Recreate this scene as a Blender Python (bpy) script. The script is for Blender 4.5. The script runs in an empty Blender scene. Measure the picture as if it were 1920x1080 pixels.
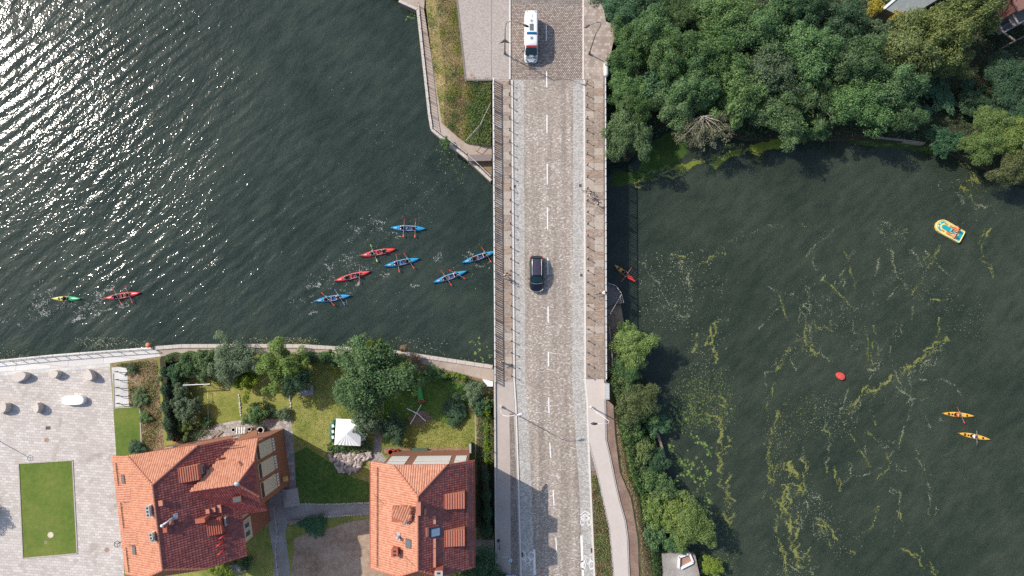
import bpy, bmesh, math, random
import numpy as np
from mathutils import Vector, Matrix, Quaternion
from mathutils.geometry import intersect_point_tri_2d
random.seed(7)
C = bpy.context.scene.collection
scn = bpy.context.scene
D2R = math.radians
# ---------------------------------------------------------------- camera, sky, sun, exposure
F = 1274.0            # focal length in pixels of a 1920 px wide frame
CAMH = 91.0           # drone height above the road
NAD = (940.0, 605.0)  # where the plumb line under the drone meets the frame
def cdir(px, py): return Vector(((px-960.0)/F, -(py-540.0)/F, -1.0))
QC = cdir(*NAD).normalized().rotation_difference(Vector((0, 0, -1)))
cam_d = bpy.data.cameras.new('camera'); cam = bpy.data.objects.new('camera', cam_d); C.objects.link(cam)
cam.location = (0, 0, CAMH); cam.rotation_mode = 'QUATERNION'; cam.rotation_quaternion = QC
cam_d.sensor_width = 36.0; cam_d.lens = F/1920.0*36.0; cam_d.clip_start = 1.0; cam_d.clip_end = 6000.0
scn.camera = cam
SUN_EL, SUN_AZ = D2R(41.5), D2R(-61.5)      # azimuth clockwise from north (+y)
SUN_STRENGTH, SKY_STRENGTH, EXPOSURE = 3.75, 0.149, 0.30
w = bpy.data.worlds.new('World'); scn.world = w; w.use_nodes = True
nt = w.node_tree; sky = nt.nodes.new('ShaderNodeTexSky'); sky.sky_type = 'NISHITA'; sky.sun_disc = False
sky.sun_elevation = SUN_EL; sky.sun_rotation = SUN_AZ; sky.air_density = 1.0; sky.dust_density = 1.5
nt.links.new(sky.outputs[0], nt.nodes['Background'].inputs[0]); nt.nodes['Background'].inputs[1].default_value = SKY_STRENGTH
sl = bpy.data.lights.new('sun', 'SUN'); sl.energy = SUN_STRENGTH; sl.angle = D2R(0.53); sl.color = (1.0, 0.935, 0.84)
so = bpy.data.objects.new('sun', sl); C.objects.link(so)
sdir = Vector((math.sin(SUN_AZ)*math.cos(SUN_EL), math.cos(SUN_AZ)*math.cos(SUN_EL), math.sin(SUN_EL)))
so.rotation_mode = 'QUATERNION'; so.rotation_quaternion = sdir.to_track_quat('Z', 'Y'); so.location = sdir*150
vs = scn.view_settings; vs.view_transform = 'Standard'; vs.look = 'None'; vs.gamma = 1.0; vs.use_curve_mapping = False; vs.exposure = EXPOSURE
scn.cycles.use_denoising = False; scn.cycles.max_bounces = 5; scn.cycles.diffuse_bounces = 2; scn.cycles.glossy_bounces = 2
scn.cycles.transmission_bounces = 2; scn.cycles.transparent_max_bounces = 4; scn.cycles.caustics_reflective = False; scn.cycles.caustics_refractive = False
scn.cycles.sample_clamp_indirect = 3.0
# ---------------------------------------------------------------- helpers
def P(px, py, z=0.0):
    """the point of the level plane z that the photograph shows at pixel px, py"""
    d = QC @ cdir(px, py); t = (z-CAMH)/d.z
    return Vector((d.x*t, d.y*t, z))
WZ, GZ = -4.0, -2.0       # water level, level of gardens and plaza
def PP(pts, z): return [P(a, b, z) for a, b in pts]
class MB:
    def __init__(s): s.v, s.f = [], []
    def add(s, v, f):
        n = len(s.v); s.v += [tuple(p) for p in v]; s.f += [tuple(i+n for i in q) for q in f]; return s
    def box(s, c, size, rz=0.0, tilt=None):
        x, y, z = [a/2 for a in size]; m = Matrix.Rotation(rz, 3, 'Z')
        if tilt is not None: m = m @ tilt
        v = [m @ Vector((i*x, j*y, k*z)) + Vector(c) for i in (-1, 1) for j in (-1, 1) for k in (-1, 1)]
        return s.add(v, [(0,1,3,2),(4,6,7,5),(0,4,5,1),(2,3,7,6),(0,2,6,4),(1,5,7,3)])
    def bar(s, a, b, w_, h_):
        a, b = Vector(a), Vector(b); d = b-a; L = d.length
        if L < 1e-6: return s
        d.normalize(); up = Vector((0,0,1)) if abs(d.z) < .95 else Vector((1,0,0))
        r = d.cross(up).normalized(); u = r.cross(d)
        v = [p + r*i*w_/2 + u*j*h_/2 for p in (a, b) for i, j in ((-1,-1),(1,-1),(1,1),(-1,1))]
        return s.add(v, [(3,2,1,0),(4,5,6,7),(0,1,5,4),(1,2,6,5),(2,3,7,6),(3,0,4,7)])
    def tube(s, pts, r, n=8, cap=True):
        pts = [Vector(p) for p in pts]; m = len(pts); R = r if isinstance(r, (list, tuple)) else [r]*m
        v = []
        ref = None
        for i, p in enumerate(pts):
            d = (pts[min(i+1, m-1)]-pts[max(i-1, 0)])
            if d.length < 1e-9: d = Vector((0,0,1))
            d.normalize()
            if ref is None: ref = Vector((0,0,1)) if abs(d.z) < .9 else Vector((1,0,0))
            a = (ref - d*ref.dot(d))
            if a.length < 1e-4: a = d.orthogonal()
            a.normalize(); ref = a; b = d.cross(a)
            v += [p + (a*math.cos(2*math.pi*k/n)+b*math.sin(2*math.pi*k/n))*R[i] for k in range(n)]
        f = [(i*n+k, i*n+(k+1)%n, (i+1)*n+(k+1)%n, (i+1)*n+k) for i in range(m-1) for k in range(n)]
        if cap: f += [tuple(range(n))[::-1], tuple((m-1)*n+k for k in range(n))]
        return s.add(v, f)
    def cyl(s, a, b, r0, r1=None, n=12): return s.tube([a, b], [r0, r0 if r1 is None else r1], n)
    def prism(s, poly, z0, z1):
        n = len(poly); q = [Vector((p[0], p[1], 0)) for p in poly]
        area = sum(q[i].x*q[(i+1) % n].y-q[(i+1) % n].x*q[i].y for i in range(n))
        if area < 0: q = q[::-1]
        v = [(p.x, p.y, z0) for p in q]+[(p.x, p.y, z1) for p in q]
        return s.add(v, [tuple(range(n))[::-1], tuple(range(n, 2*n))]+[(i, (i+1) % n, n+(i+1) % n, n+i) for i in range(n)])
    def sheet(s, poly):
        n = len(poly); q = [Vector(p) for p in poly]
        area = sum(q[i].x*q[(i+1) % n].y-q[(i+1) % n].x*q[i].y for i in range(n))
        if area < 0: q = q[::-1]
        return s.add(q, [tuple(range(n))])
    def lathe(s, prof, c=(0,0,0), n=16):
        c = Vector(c); v = [c+Vector((r*math.cos(2*math.pi*k/n), r*math.sin(2*math.pi*k/n), z)) for r, z in prof for k in range(n)]
        m = len(prof)
        f = [(i*n+k, i*n+(k+1) % n, (i+1)*n+(k+1) % n, (i+1)*n+k) for i in range(m-1) for k in range(n)]
        f += [tuple(range(n))[::-1], tuple((m-1)*n+k for k in range(n))]
        return s.add(v, f)
    def ball(s, c, r, n=10, m=6):
        r = r if isinstance(r, (tuple, list)) else (r, r, r); c = Vector(c); v = [c+Vector((0, 0, -r[2]))]
        for i in range(1, m):
            t = math.pi*i/m
            v += [c+Vector((r[0]*math.sin(t)*math.cos(2*math.pi*k/n), r[1]*math.sin(t)*math.sin(2*math.pi*k/n), -r[2]*math.cos(t))) for k in range(n)]
        v.append(c+Vector((0, 0, r[2]))); f = []
        for k in range(n): f.append((0, 1+(k+1) % n, 1+k))
        for i in range(m-2):
            for k in range(n):
                a = 1+i*n; f.append((a+k, a+(k+1) % n, a+n+(k+1) % n, a+n+k))
        a = 1+(m-2)*n
        for k in range(n): f.append((a+k, a+(k+1) % n, len(v)-1))
        return s.add(v, f)
    def strip(s, pts, w_, z):
        """flat painted line of width w_ along pts"""
        pts = [Vector((p[0], p[1], 0)) for p in pts]; v = []
        for i, p in enumerate(pts):
            d = pts[min(i+1, len(pts)-1)]-pts[max(i-1, 0)]; d.normalize(); r = Vector((-d.y, d.x, 0))*w_/2
            v += [(p.x+r.x, p.y+r.y, z), (p.x-r.x, p.y-r.y, z)]
        return s.add(v, [(2*i, 2*i+1, 2*i+3, 2*i+2) for i in range(len(pts)-1)])
    def xf(s, m): s.v = [tuple(m @ Vector(p)) for p in s.v]; return s
    def build(s, name, mat, parent=None, world=False, smooth=False, kind=None):
        v = s.v
        if parent is not None and world:
            o_ = Vector((0, 0, 0)); q = parent
            while q: o_ += q.location; q = q.parent
            v = [(p[0]-o_.x, p[1]-o_.y, p[2]-o_.z) for p in v]
        me = bpy.data.meshes.new(name); me.from_pydata(v, [], s.f); me.materials.append(mat)
        if smooth: me.polygons.foreach_set('use_smooth', [True]*len(me.polygons))
        me.update(); return place(name, me, parent, kind)
def place(name, me, parent=None, kind=None, mat=None, loc=(0, 0, 0), rz=0.0, scale=1.0):
    o = bpy.data.objects.new(name, me); C.objects.link(o); o.parent = parent; o.location = loc; o.rotation_euler[2] = rz
    if scale != 1.0: o.scale = (scale,)*3 if not isinstance(scale, tuple) else scale
    if mat is not None: o.material_slots[0].link = 'OBJECT'; o.material_slots[0].material = mat
    if kind: o['kind'] = kind
    return o
def np_mesh(name, V, Q, mat):
    """V (n,3) vertices, Q (m,k) faces"""
    V = np.asarray(V, dtype=np.float32); Q = np.asarray(Q, dtype=np.int32); k = Q.shape[1]
    me = bpy.data.meshes.new(name); me.vertices.add(len(V)); me.vertices.foreach_set('co', V.ravel())
    me.loops.add(Q.size); me.loops.foreach_set('vertex_index', Q.ravel()); me.polygons.add(len(Q))
    me.polygons.foreach_set('loop_start', np.arange(0, Q.size, k, dtype=np.int32)); me.update(calc_edges=True); me.materials.append(mat); return me
def tag(o, label, cat, group=None):
    o['label'] = label; o['category'] = cat
    if group: o['group'] = group
    return o
def thing(name, label, cat, loc=(0,0,0), rz=0.0, group=None):
    o = bpy.data.objects.new(name, None); C.objects.link(o); o.location = loc; o.rotation_euler[2] = rz
    o.empty_display_size = .2; return tag(o, label, cat, group)
def copy_tree(o, parent=None):
    c = o.copy(); C.objects.link(c); c.parent = parent
    for ch in KIDS.get(o.name, [k for k in o.children]): copy_tree(ch, c)
    return c
KIDS = {}
def pip(x, y, poly):
    ins = False; n = len(poly); j = n-1
    for i in range(n):
        xi, yi, xj, yj = poly[i][0], poly[i][1], poly[j][0], poly[j][1]
        if (yi > y) != (yj > y) and x < (xj-xi)*(y-yi)/(yj-yi)+xi: ins = not ins
        j = i
    return ins
def pip_np(X, Y, poly):
    ins = np.zeros(len(X), bool); n = len(poly); j = n-1
    for i in range(n):
        xi, yi, xj, yj = poly[i][0], poly[i][1], poly[j][0], poly[j][1]
        if yi != yj: ins ^= ((yi > Y) != (yj > Y)) & (X < (xj-xi)*(Y-yi)/(yj-yi)+xi)
        j = i
    return ins
ORD = ['first','second','third','fourth','fifth','sixth','seventh','eighth','ninth','tenth','eleventh','twelfth','thirteenth','fourteenth','fifteenth','sixteenth','seventeenth','eighteenth','nineteenth','twentieth','twenty-first','twenty-second','twenty-third','twenty-fourth','twenty-fifth','twenty-sixth','twenty-seventh']
# ---------------------------------------------------------------- materials
def new_mat(name):
    m = bpy.data.materials.new(name); m.use_nodes = True; t = m.node_tree
    return m, t, t.nodes['Principled BSDF'], lambda k: t.nodes.new('ShaderNode'+k)
def lk(t, a, b): t.links.new(a, b)
def noise(t, N, vec, scale, detail=4, rough=.55, dist=0.0):
    n = N('TexNoise'); n.inputs['Scale'].default_value = scale; n.inputs['Detail'].default_value = detail
    n.inputs['Roughness'].default_value = rough; n.inputs['Distortion'].default_value = dist; lk(t, vec, n.inputs['Vector']); return n.outputs['Fac']
def ramp(t, N, fac, stops):
    r = N('ValToRGB'); e = r.color_ramp.elements
    while len(e) < len(stops): e.new(.5)
    for i, (p, c) in enumerate(stops): e[i].position = p; e[i].color = (*c, 1) if len(c) == 3 else c
    lk(t, fac, r.inputs[0]); return r.outputs[0]
def mixc(t, N, fac, a, b, mode='MIX'):
    m = N('Mix'); m.data_type = 'RGBA'; m.blend_type = mode
    for s_, v in ((m.inputs[0], fac), (m.inputs[6], a), (m.inputs[7], b)):
        if hasattr(v, 'links') or isinstance(v, bpy.types.NodeSocket): lk(t, v, s_)
        else: s_.default_value = v if isinstance(v, (int, float)) else (*v, 1)
    return m.outputs[2]
def math_(t, N, op, a, b=0.0):
    m = N('Math'); m.operation = op
    for s_, v in ((m.inputs[0], a), (m.inputs[1], b)):
        if isinstance(v, bpy.types.NodeSocket): lk(t, v, s_)
        else: s_.default_value = v
    return m.outputs[0]
def bump(t, N, h, dist, strength=1.0, prev=None):
    b = N('Bump'); b.inputs['Distance'].default_value = dist; b.inputs['Strength'].default_value = strength; lk(t, h, b.inputs['Height'])
    if prev: lk(t, prev, b.inputs['Normal'])
    return b.outputs[0]
def coords(t, N, rot=0.0, scale=(1,1,1)):
    c = N('TexCoord'); m = N('Mapping'); m.vector_type = 'TEXTURE'; m.inputs['Rotation'].default_value = (0, 0, -rot); m.inputs['Scale'].default_value = tuple(1/x for x in scale)
    lk(t, c.outputs['Object'], m.inputs[0]); return m.outputs[0]
def simple(name, c, rough=.6, metal=0.0, var=.18, scale=6.0, bmp=.0, spec=.5):
    m, t, b, N = new_mat(name); v = coords(t, N)
    n = noise(t, N, v, scale, 5)
    col = ramp(t, N, n, [(.3, tuple(x*(1-var) for x in c)), (.7, tuple(min(1, x*(1+var)) for x in c))])
    lk(t, col, b.inputs['Base Color']); b.inputs['Roughness'].default_value = rough; b.inputs['Metallic'].default_value = metal
    b.inputs['Specular IOR Level'].default_value = spec
    if bmp: lk(t, bump(t, N, n, bmp), b.inputs['Normal'])
    return m
def ground(name, stops, big=.25, small=3.0, fine=18.0, bmp=.05, rough=.9, spots=None):
    """mottled natural ground: three octaves of noise choose among stops (dark..light)"""
    m, t, b, N = new_mat(name); v = coords(t, N)
    a = noise(t, N, v, big, 3); c = noise(t, N, v, small, 6, .65); d = noise(t, N, v, fine, 3, .7)
    s_ = math_(t, N, 'ADD', math_(t, N, 'MULTIPLY', a, .38), math_(t, N, 'ADD', math_(t, N, 'MULTIPLY', c, .32), math_(t, N, 'MULTIPLY', d, .30)))
    col = ramp(t, N, s_, stops)
    if spots:
        p = noise(t, N, v, spots[0], 2); k = math_(t, N, 'GREATER_THAN', p, spots[1]); col = mixc(t, N, k, col, spots[2])
    lk(t, col, b.inputs['Base Color']); b.inputs['Roughness'].default_value = rough; b.inputs['Specular IOR Level'].default_value = .2
    h = math_(t, N, 'ADD', c, d); lk(t, bump(t, N, h, bmp), b.inputs['Normal']); return m
def pavers(name, w_, h_, stops, joint, rot=0.0, tracks=0.0, patch=(.35, .5), stain=None, bmp=.012, joint_w=.012, rough=.85, lightk=.22, offset=.5):
    """blocks laid in courses; each block takes its own tone from stops; patch noise shifts the tone over metres"""
    m, t, b, N = new_mat(name); v = coords(t, N, rot)
    br = N('TexBrick'); br.offset = offset; br.inputs['Color1'].default_value = (0,0,0,1); br.inputs['Color2'].default_value = (1,1,1,1); br.inputs['Mortar'].default_value = (.5,.5,.5,1)
    br.inputs['Scale'].default_value = 1.0; br.inputs['Brick Width'].default_value = w_; br.inputs['Row Height'].default_value = h_
    br.inputs['Mortar Size'].default_value = joint_w; br.inputs['Mortar Smooth'].default_value = .3; br.inputs['Bias'].default_value = 0.0
    lk(t, v, br.inputs['Vector'])
    wn = N('TexNoise'); wn.inputs['Scale'].default_value = patch[0]; wn.inputs['Detail'].default_value = 5; wn.inputs['Roughness'].default_value = .6; lk(t, v, wn.inputs['Vector'])
    tone = math_(t, N, 'ADD', br.outputs['Color'], math_(t, N, 'MULTIPLY', math_(t, N, 'SUBTRACT', wn.outputs['Fac'], .5), patch[1]*4))
    col = ramp(t, N, tone, stops)
    if tracks: tone2 = noise(t, N, coords(t, N, 0, (1.0, .035, 1)), .9, 3, .6); col = mixc(t, N, tracks, col, ramp(t, N, tone2, [(.35, (.70,.69,.68)), (.65, (1.25,1.25,1.25))]), 'MULTIPLY')
    fi = noise(t, N, v, 9.0, 5, .7)
    col = mixc(t, N, .5, col, ramp(t, N, fi, [(.25, (.62,.62,.62)), (.75, (1.35,1.35,1.35))]), 'MULTIPLY')
    if stain:
        sn = noise(t, N, v, stain[0], 5, .6, .6); k = ramp(t, N, sn, [(stain[1], (0,0,0)), (stain[1]+.12, (1,1,1))]); col = mixc(t, N, math_(t, N, 'MULTIPLY', k, stain[3]), col, stain[2])
    col = mixc(t, N, br.outputs['Fac'], col, joint)
    lk(t, col, b.inputs['Base Color']); b.inputs['Roughness'].default_value = rough; b.inputs['Specular IOR Level'].default_value = .3
    h = math_(t, N, 'SUBTRACT', math_(t, N, 'MULTIPLY', fi, .5), br.outputs['Fac'])
    lk(t, bump(t, N, h, bmp), b.inputs['Normal']); return m
def foliage(name, dark, light, tip=None):
    m, t, b, N = new_mat(name); g = N('NewGeometry'); v = coords(t, N)
    r = g.outputs['Random Per Island']; n = noise(t, N, v, .9, 3)
    s_ = math_(t, N, 'ADD', math_(t, N, 'MULTIPLY', r, .55), math_(t, N, 'MULTIPLY', n, .5))
    st = [(.2, dark), (.62, light)]
    if tip: st.append((.9, tip))
    col = ramp(t, N, s_, st); lk(t, col, b.inputs['Base Color']); b.inputs['Roughness'].default_value = .62; b.inputs['Specular IOR Level'].default_value = .35
    oi = N('ObjectInfo'); hv = N('HueSaturation'); lk(t, col, hv.inputs['Color'])
    for inp, a0, a1 in (('Value', 1.0, 1.65), ('Hue', .482, .508), ('Saturation', .92, 1.12)):
        mr = N('MapRange'); mr.inputs['To Min'].default_value = a0; mr.inputs['To Max'].default_value = a1
        src = oi.outputs['Random'] if inp == 'Value' else math_(t, N, 'FRACT', math_(t, N, 'MULTIPLY', oi.outputs['Random'], 7.13 if inp == 'Hue' else 13.7))
        lk(t, src, mr.inputs[0]); lk(t, mr.outputs[0], hv.inputs[inp])
    col = hv.outputs[0]; lk(t, col, b.inputs['Base Color'])
    tr = N('BsdfTranslucent'); lk(t, mixc(t, N, 1.0, col, (1.1, 1.25, .5), 'MULTIPLY'), tr.inputs[0]); ms = N('MixShader'); ms.inputs[0].default_value = .22
    lk(t, b.outputs[0], ms.inputs[1]); lk(t, tr.outputs[0], ms.inputs[2]); lk(t, ms.outputs[0], t.nodes['Material Output'].inputs[0]); return m
def water_mat():
    m, t, b, N = new_mat('river_water'); v = coords(t, N)
    def nz(sc, rot, scale, det=2, ro=.5, dist=0.0): return noise(t, N, coords(t, N, rot, scale), sc, det, ro, dist)
    cen = lambda s_, k: math_(t, N, 'MULTIPLY', math_(t, N, 'SUBTRACT', s_, .5), k)
    # crests run from lower left to upper right; the west basin is rougher than the sheltered east one
    sx = N('SeparateXYZ'); lk(t, v, sx.inputs[0])
    west = N('MapRange'); west.inputs['From Min'].default_value = 2.0; west.inputs['From Max'].default_value = -40.0; west.inputs['To Min'].default_value = .35; west.inputs['To Max'].default_value = 1.0
    lk(t, sx.outputs[0], west.inputs[0]); W = west.outputs[0]
    # long curved crests (boat wash), wind chop and ripples; heights in metres
    wv = N('TexWave'); wv.wave_type = 'BANDS'; wv.bands_direction = 'Y'; wv.inputs['Scale'].default_value = .21; wv.inputs['Distortion'].default_value = 5.0; wv.inputs['Detail'].default_value = 2.0; wv.inputs['Detail Scale'].default_value = .28; wv.inputs['Detail Roughness'].default_value = .5
    lk(t, coords(t, N, D2R(-38), (.8, 1, 1)), wv.inputs['Vector'])
    patch = ramp(t, N, noise(t, N, v, .045, 2), [(.36, (.15,.15,.15)), (.60, (1,1,1))])
    swell = math_(t, N, 'ADD', math_(t, N, 'MULTIPLY', math_(t, N, 'MULTIPLY', wv.outputs['Fac'], .034), patch), cen(nz(.5, D2R(-48), (.4, 1, 1), 2, .4, .4), .16))
    mid = cen(nz(1.5, D2R(-35), (.5, 1, 1), 2, .5, .5), .050)
    rip = cen(nz(2.7, D2R(-50), (.7, 1, 1), 2, .55, .6), .046)
    gust = ramp(t, N, noise(t, N, v, .11, 3), [(.35, (.65,.65,.65)), (.65, (1.15,1.15,1.15))])
    h = math_(t, N, 'MULTIPLY', math_(t, N, 'ADD', swell, math_(t, N, 'MULTIPLY', math_(t, N, 'ADD', mid, rip), gust)), W)
    lk(t, bump(t, N, h, 1.0), b.inputs['Normal'])
    n1 = noise(t, N, v, .07, 4, .6); n2 = noise(t, N, coords(t, N, D2R(-42), (.4,1,1)), .8, 6, .72)  # finer noise along the crests: sky reflection on wave slopes painted as colour
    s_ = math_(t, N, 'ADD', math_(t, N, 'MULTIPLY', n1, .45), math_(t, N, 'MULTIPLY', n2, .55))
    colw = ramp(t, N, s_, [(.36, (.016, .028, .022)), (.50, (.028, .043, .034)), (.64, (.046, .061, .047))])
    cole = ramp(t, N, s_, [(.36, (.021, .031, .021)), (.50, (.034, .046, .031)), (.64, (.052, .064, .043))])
    k = N('MapRange'); k.inputs['From Min'].default_value = 0.0; k.inputs['From Max'].default_value = 26.0; lk(t, sx.outputs[0], k.inputs[0])
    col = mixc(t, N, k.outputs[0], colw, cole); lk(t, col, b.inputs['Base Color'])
    # silt and algae in the water scatter light sideways, so shadows on it are soft
    b.inputs['Subsurface Weight'].default_value = .35; b.inputs['Subsurface Radius'].default_value = (1, 1, 1); b.inputs['Subsurface Scale'].default_value = .55
    b.inputs['Roughness'].default_value = .10; b.inputs['IOR'].default_value = 1.33; return m
M = {}
def S(k, c, **kw): M[k] = simple(k, c, **kw); return M[k]
# ---------------------------------------------------------------- the palette
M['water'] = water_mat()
M['road'] = pavers('road_setts', .235, .15, [(.05, (.28,.225,.18)), (.45, (.365,.305,.255)), (.76, (.42,.36,.305)), (.90, (.49,.43,.375)), (.99, (.62,.57,.51))], (.31,.265,.23), patch=(.22, .22), tracks=.8, stain=(.5,.66,(.17,.145,.125),.35), bmp=.015)
M['road_north'] = pavers('brown_setts', .27, .21, [(.1, (.29,.23,.19)), (.5, (.40,.335,.285)), (.9, (.54,.47,.41))], (.16,.12,.10), patch=(.2, .08), joint_w=.04, bmp=.03)
M['gutter'] = pavers('pale_gutter_setts', .22, .16, [(.1, (.33,.31,.28)), (.5, (.425,.40,.365)), (.95, (.54,.52,.48))], (.38,.355,.32), patch=(.4, .14), stain=(.9, .63, (.22,.20,.18), .5), bmp=.01)
M['kerb'] = S('kerb_stone', (.62,.58,.53), var=.12, rough=.8, bmp=.004)
M['kerb_dark'] = S('dark_gutter', (.11,.09,.08), rough=.8)
M['foot'] = pavers('footway_blocks', .42, .42, [(.1, (.30,.235,.19)), (.5, (.37,.30,.245)), (.95, (.46,.38,.32))], (.25,.20,.165), patch=(.3, .15), bmp=.006)
M['slab_a'] = pavers('pattern_slab_a', .19, .19, [(.1, (.27,.205,.16)), (.5, (.34,.27,.215)), (.95, (.43,.35,.285))], (.21,.16,.13), rot=D2R(45), bmp=.006)
M['slab_b'] = pavers('pattern_slab_b', .6, .13, [(.1, (.30,.215,.16)), (.5, (.375,.28,.21)), (.95, (.45,.35,.275))], (.22,.165,.13), bmp=.006)
M['slab_c'] = simple('pattern_slab_c', (.40,.335,.275), var=.2, scale=4, rough=.85, bmp=.004)
M['asphalt_pink'] = ground('pale_footway', [(.3, (.38,.315,.275)), (.5, (.44,.375,.33)), (.75, (.52,.455,.41))], big=.3, small=1.5, fine=30, bmp=.006)
M['pave_grey'] = ground('rough_grey_paving', [(.3, (.36,.315,.28)), (.5, (.43,.385,.35)), (.72, (.52,.475,.435))], big=.5, small=4, fine=40, bmp=.01)
M['pave_nw'] = pavers('small_grey_paving', .22, .11, [(.1, (.34,.29,.25)), (.5, (.405,.355,.315)), (.95, (.47,.42,.38))], (.33,.28,.245), patch=(.2, .1), bmp=.004)
M['setts_dark'] = pavers('dark_verge_setts', .12, .12, [(.1, (.19,.155,.13)), (.5, (.28,.235,.20)), (.95, (.40,.35,.305))], (.17,.14,.12), bmp=.01)
M['plaza'] = pavers('plaza_slabs', .62, .36, [(.0, (.46,.41,.37)), (.45, (.53,.475,.43)), (.8, (.565,.515,.47)), (.98, (.60,.555,.51))], (.43,.38,.335), rot=D2R(4), patch=(.10, .30), stain=(.33, .575, (.30,.245,.20), .6), joint_w=.02, bmp=.012)
M['quay_white'] = pavers('pale_quay_slabs', 4.6, 2.0, [(.1, (.60,.57,.53)), (.9, (.72,.69,.65))], (.38,.34,.31), rot=D2R(6), joint_w=.03, patch=(.3, .05), bmp=.004)
M['quay_brown'] = ground('worn_quay_concrete', [(.3, (.27,.205,.16)), (.5, (.40,.325,.27)), (.72, (.52,.45,.39))], big=.4, small=2, fine=16, bmp=.012)
M['quay_cap'] = S('quay_coping', (.50,.445,.39), var=.2, rough=.85, bmp=.01)
M['gravel_white'] = ground('white_gravel', [(.35, (.40,.37,.34)), (.5, (.60,.58,.55)), (.65, (.78,.76,.73))], big=.5, small=6, fine=22, bmp=.03)
M['lawn'] = ground('mown_lawn', [(.34, (.070,.120,.018)), (.5, (.125,.175,.032)), (.64, (.20,.21,.05))], big=.22, small=1.6, fine=24, bmp=.03)
M['garden_grass'] = ground('garden_grass', [(.34, (.11,.145,.03)), (.45, (.20,.23,.05)), (.54, (.30,.29,.08)), (.64, (.42,.36,.14))], big=.30, small=1.5, fine=14, bmp=.08)
M['shade_green_grass'] = ground('shade_green_grass', [(.34, (.040,.095,.018)), (.47, (.075,.155,.030)), (.58, (.14,.20,.045)), (.70, (.22,.24,.07))], big=.4, small=1.6, fine=14, bmp=.08)  # deep green of the shaded lawn, put into the grass colour
M['dry_grass'] = ground('dry_bank_grass', [(.30, (.08,.11,.03)), (.43, (.19,.19,.06)), (.54, (.33,.26,.12)), (.72, (.48,.39,.23))], big=.5, small=1.6, fine=9, bmp=.1)
M['dirt'] = ground('yard_dirt', [(.34, (.13,.085,.055)), (.46, (.30,.205,.14)), (.56, (.43,.315,.23)), (.68, (.54,.43,.33))], big=.25, small=1.6, fine=12, bmp=.03)
M['soil'] = ground('bank_soil', [(.3, (.03,.028,.018)), (.5, (.055,.05,.03)), (.7, (.10,.085,.05))], bmp=.06)
M['mulch'] = ground('brown_mulch', [(.30, (.10,.058,.042)), (.5, (.25,.165,.125)), (.68, (.40,.30,.24))], big=.6, small=5, fine=22, bmp=.05)
M['bed'] = ground('planting_bed_soil', [(.30, (.13,.085,.045)), (.5, (.29,.205,.12)), (.70, (.44,.34,.22))], big=.5, small=2.4, fine=14, bmp=.06)
M['path_tan'] = ground('smooth_path', [(.3, (.47,.405,.355)), (.5, (.52,.455,.405)), (.75, (.58,.515,.465))], big=.5, small=3, fine=30, bmp=.004)
M['gravel_grey'] = ground('grey_gravel', [(.30, (.16,.14,.12)), (.5, (.31,.28,.255)), (.68, (.52,.49,.46))], big=.4, small=7, fine=26, bmp=.03)
M['patio'] = pavers('patio_slabs', .5, .5, [(.1, (.30,.265,.235)), (.5, (.38,.34,.305)), (.95, (.47,.43,.39))], (.24,.20,.17), rot=D2R(-8), joint_w=.02, stain=(1.2,.6,(.24,.2,.17),.5))
M['white_line'] = S('road_paint', (.76,.74,.71), var=.22, scale=7, rough=.7)
M['iron'] = S('dark_iron', (.035,.03,.028), rough=.5)
M['steel'] = S('galvanised_steel', (.50,.50,.50), rough=.42, metal=.35, var=.1)
M['steel_light'] = S('pale_handrail', (.62,.59,.56), rough=.45, var=.08)
M['steel_dark'] = S('grey_baluster', (.13,.12,.115), rough=.5)
M['concrete'] = S('concrete', (.42,.37,.335), rough=.85, bmp=.01)
M['concrete_dark'] = S('dark_concrete', (.20,.165,.15), rough=.85, bmp=.01)
M['wood'] = S('weathered_wood', (.27,.22,.175), rough=.8, scale=3, var=.3)
M['rust'] = S('rusty_lid', (.34,.19,.145), rough=.7, var=.25, scale=9)
M['white'] = S('white_paint', (.78,.78,.77), rough=.4, var=.04)
M['bark'] = S('bark', (.10,.08,.06), rough=.9, bmp=.02)
M['bark_pale'] = S('bare_pale_branches', (.36,.32,.26), rough=.85)
# ---------------------------------------------------------------- ground, water, banks
def terrain(name, px, z, mat, bottom=None):
    pts = PP(px, z); mb = MB()
    if bottom is None: mb.sheet(pts)
    else: mb.prism(pts, bottom, z)
    return mb.build(name, M[mat], kind='structure')
R_ = 1400
MB().sheet([(-R_,-R_,-6.5),(R_,-R_,-6.5),(R_,R_,-6.5),(-R_,R_,-6.5)]).build('ground', M['soil'], kind='structure')
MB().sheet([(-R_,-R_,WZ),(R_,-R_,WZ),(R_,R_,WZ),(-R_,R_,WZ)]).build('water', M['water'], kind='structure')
quay_edge = [(-900,760),(-300,705),(0,675),(100,665),(200,657.5),(290,651),(341,647.5),(455,647),(565,647.5),(640,652),(673,652.5),(742,659),(822,671),(926,687)]
terrain('garden_ground', quay_edge+[(926,1080),(926,1900),(-900,1900)], GZ, 'garden_grass', -6.6)
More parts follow.
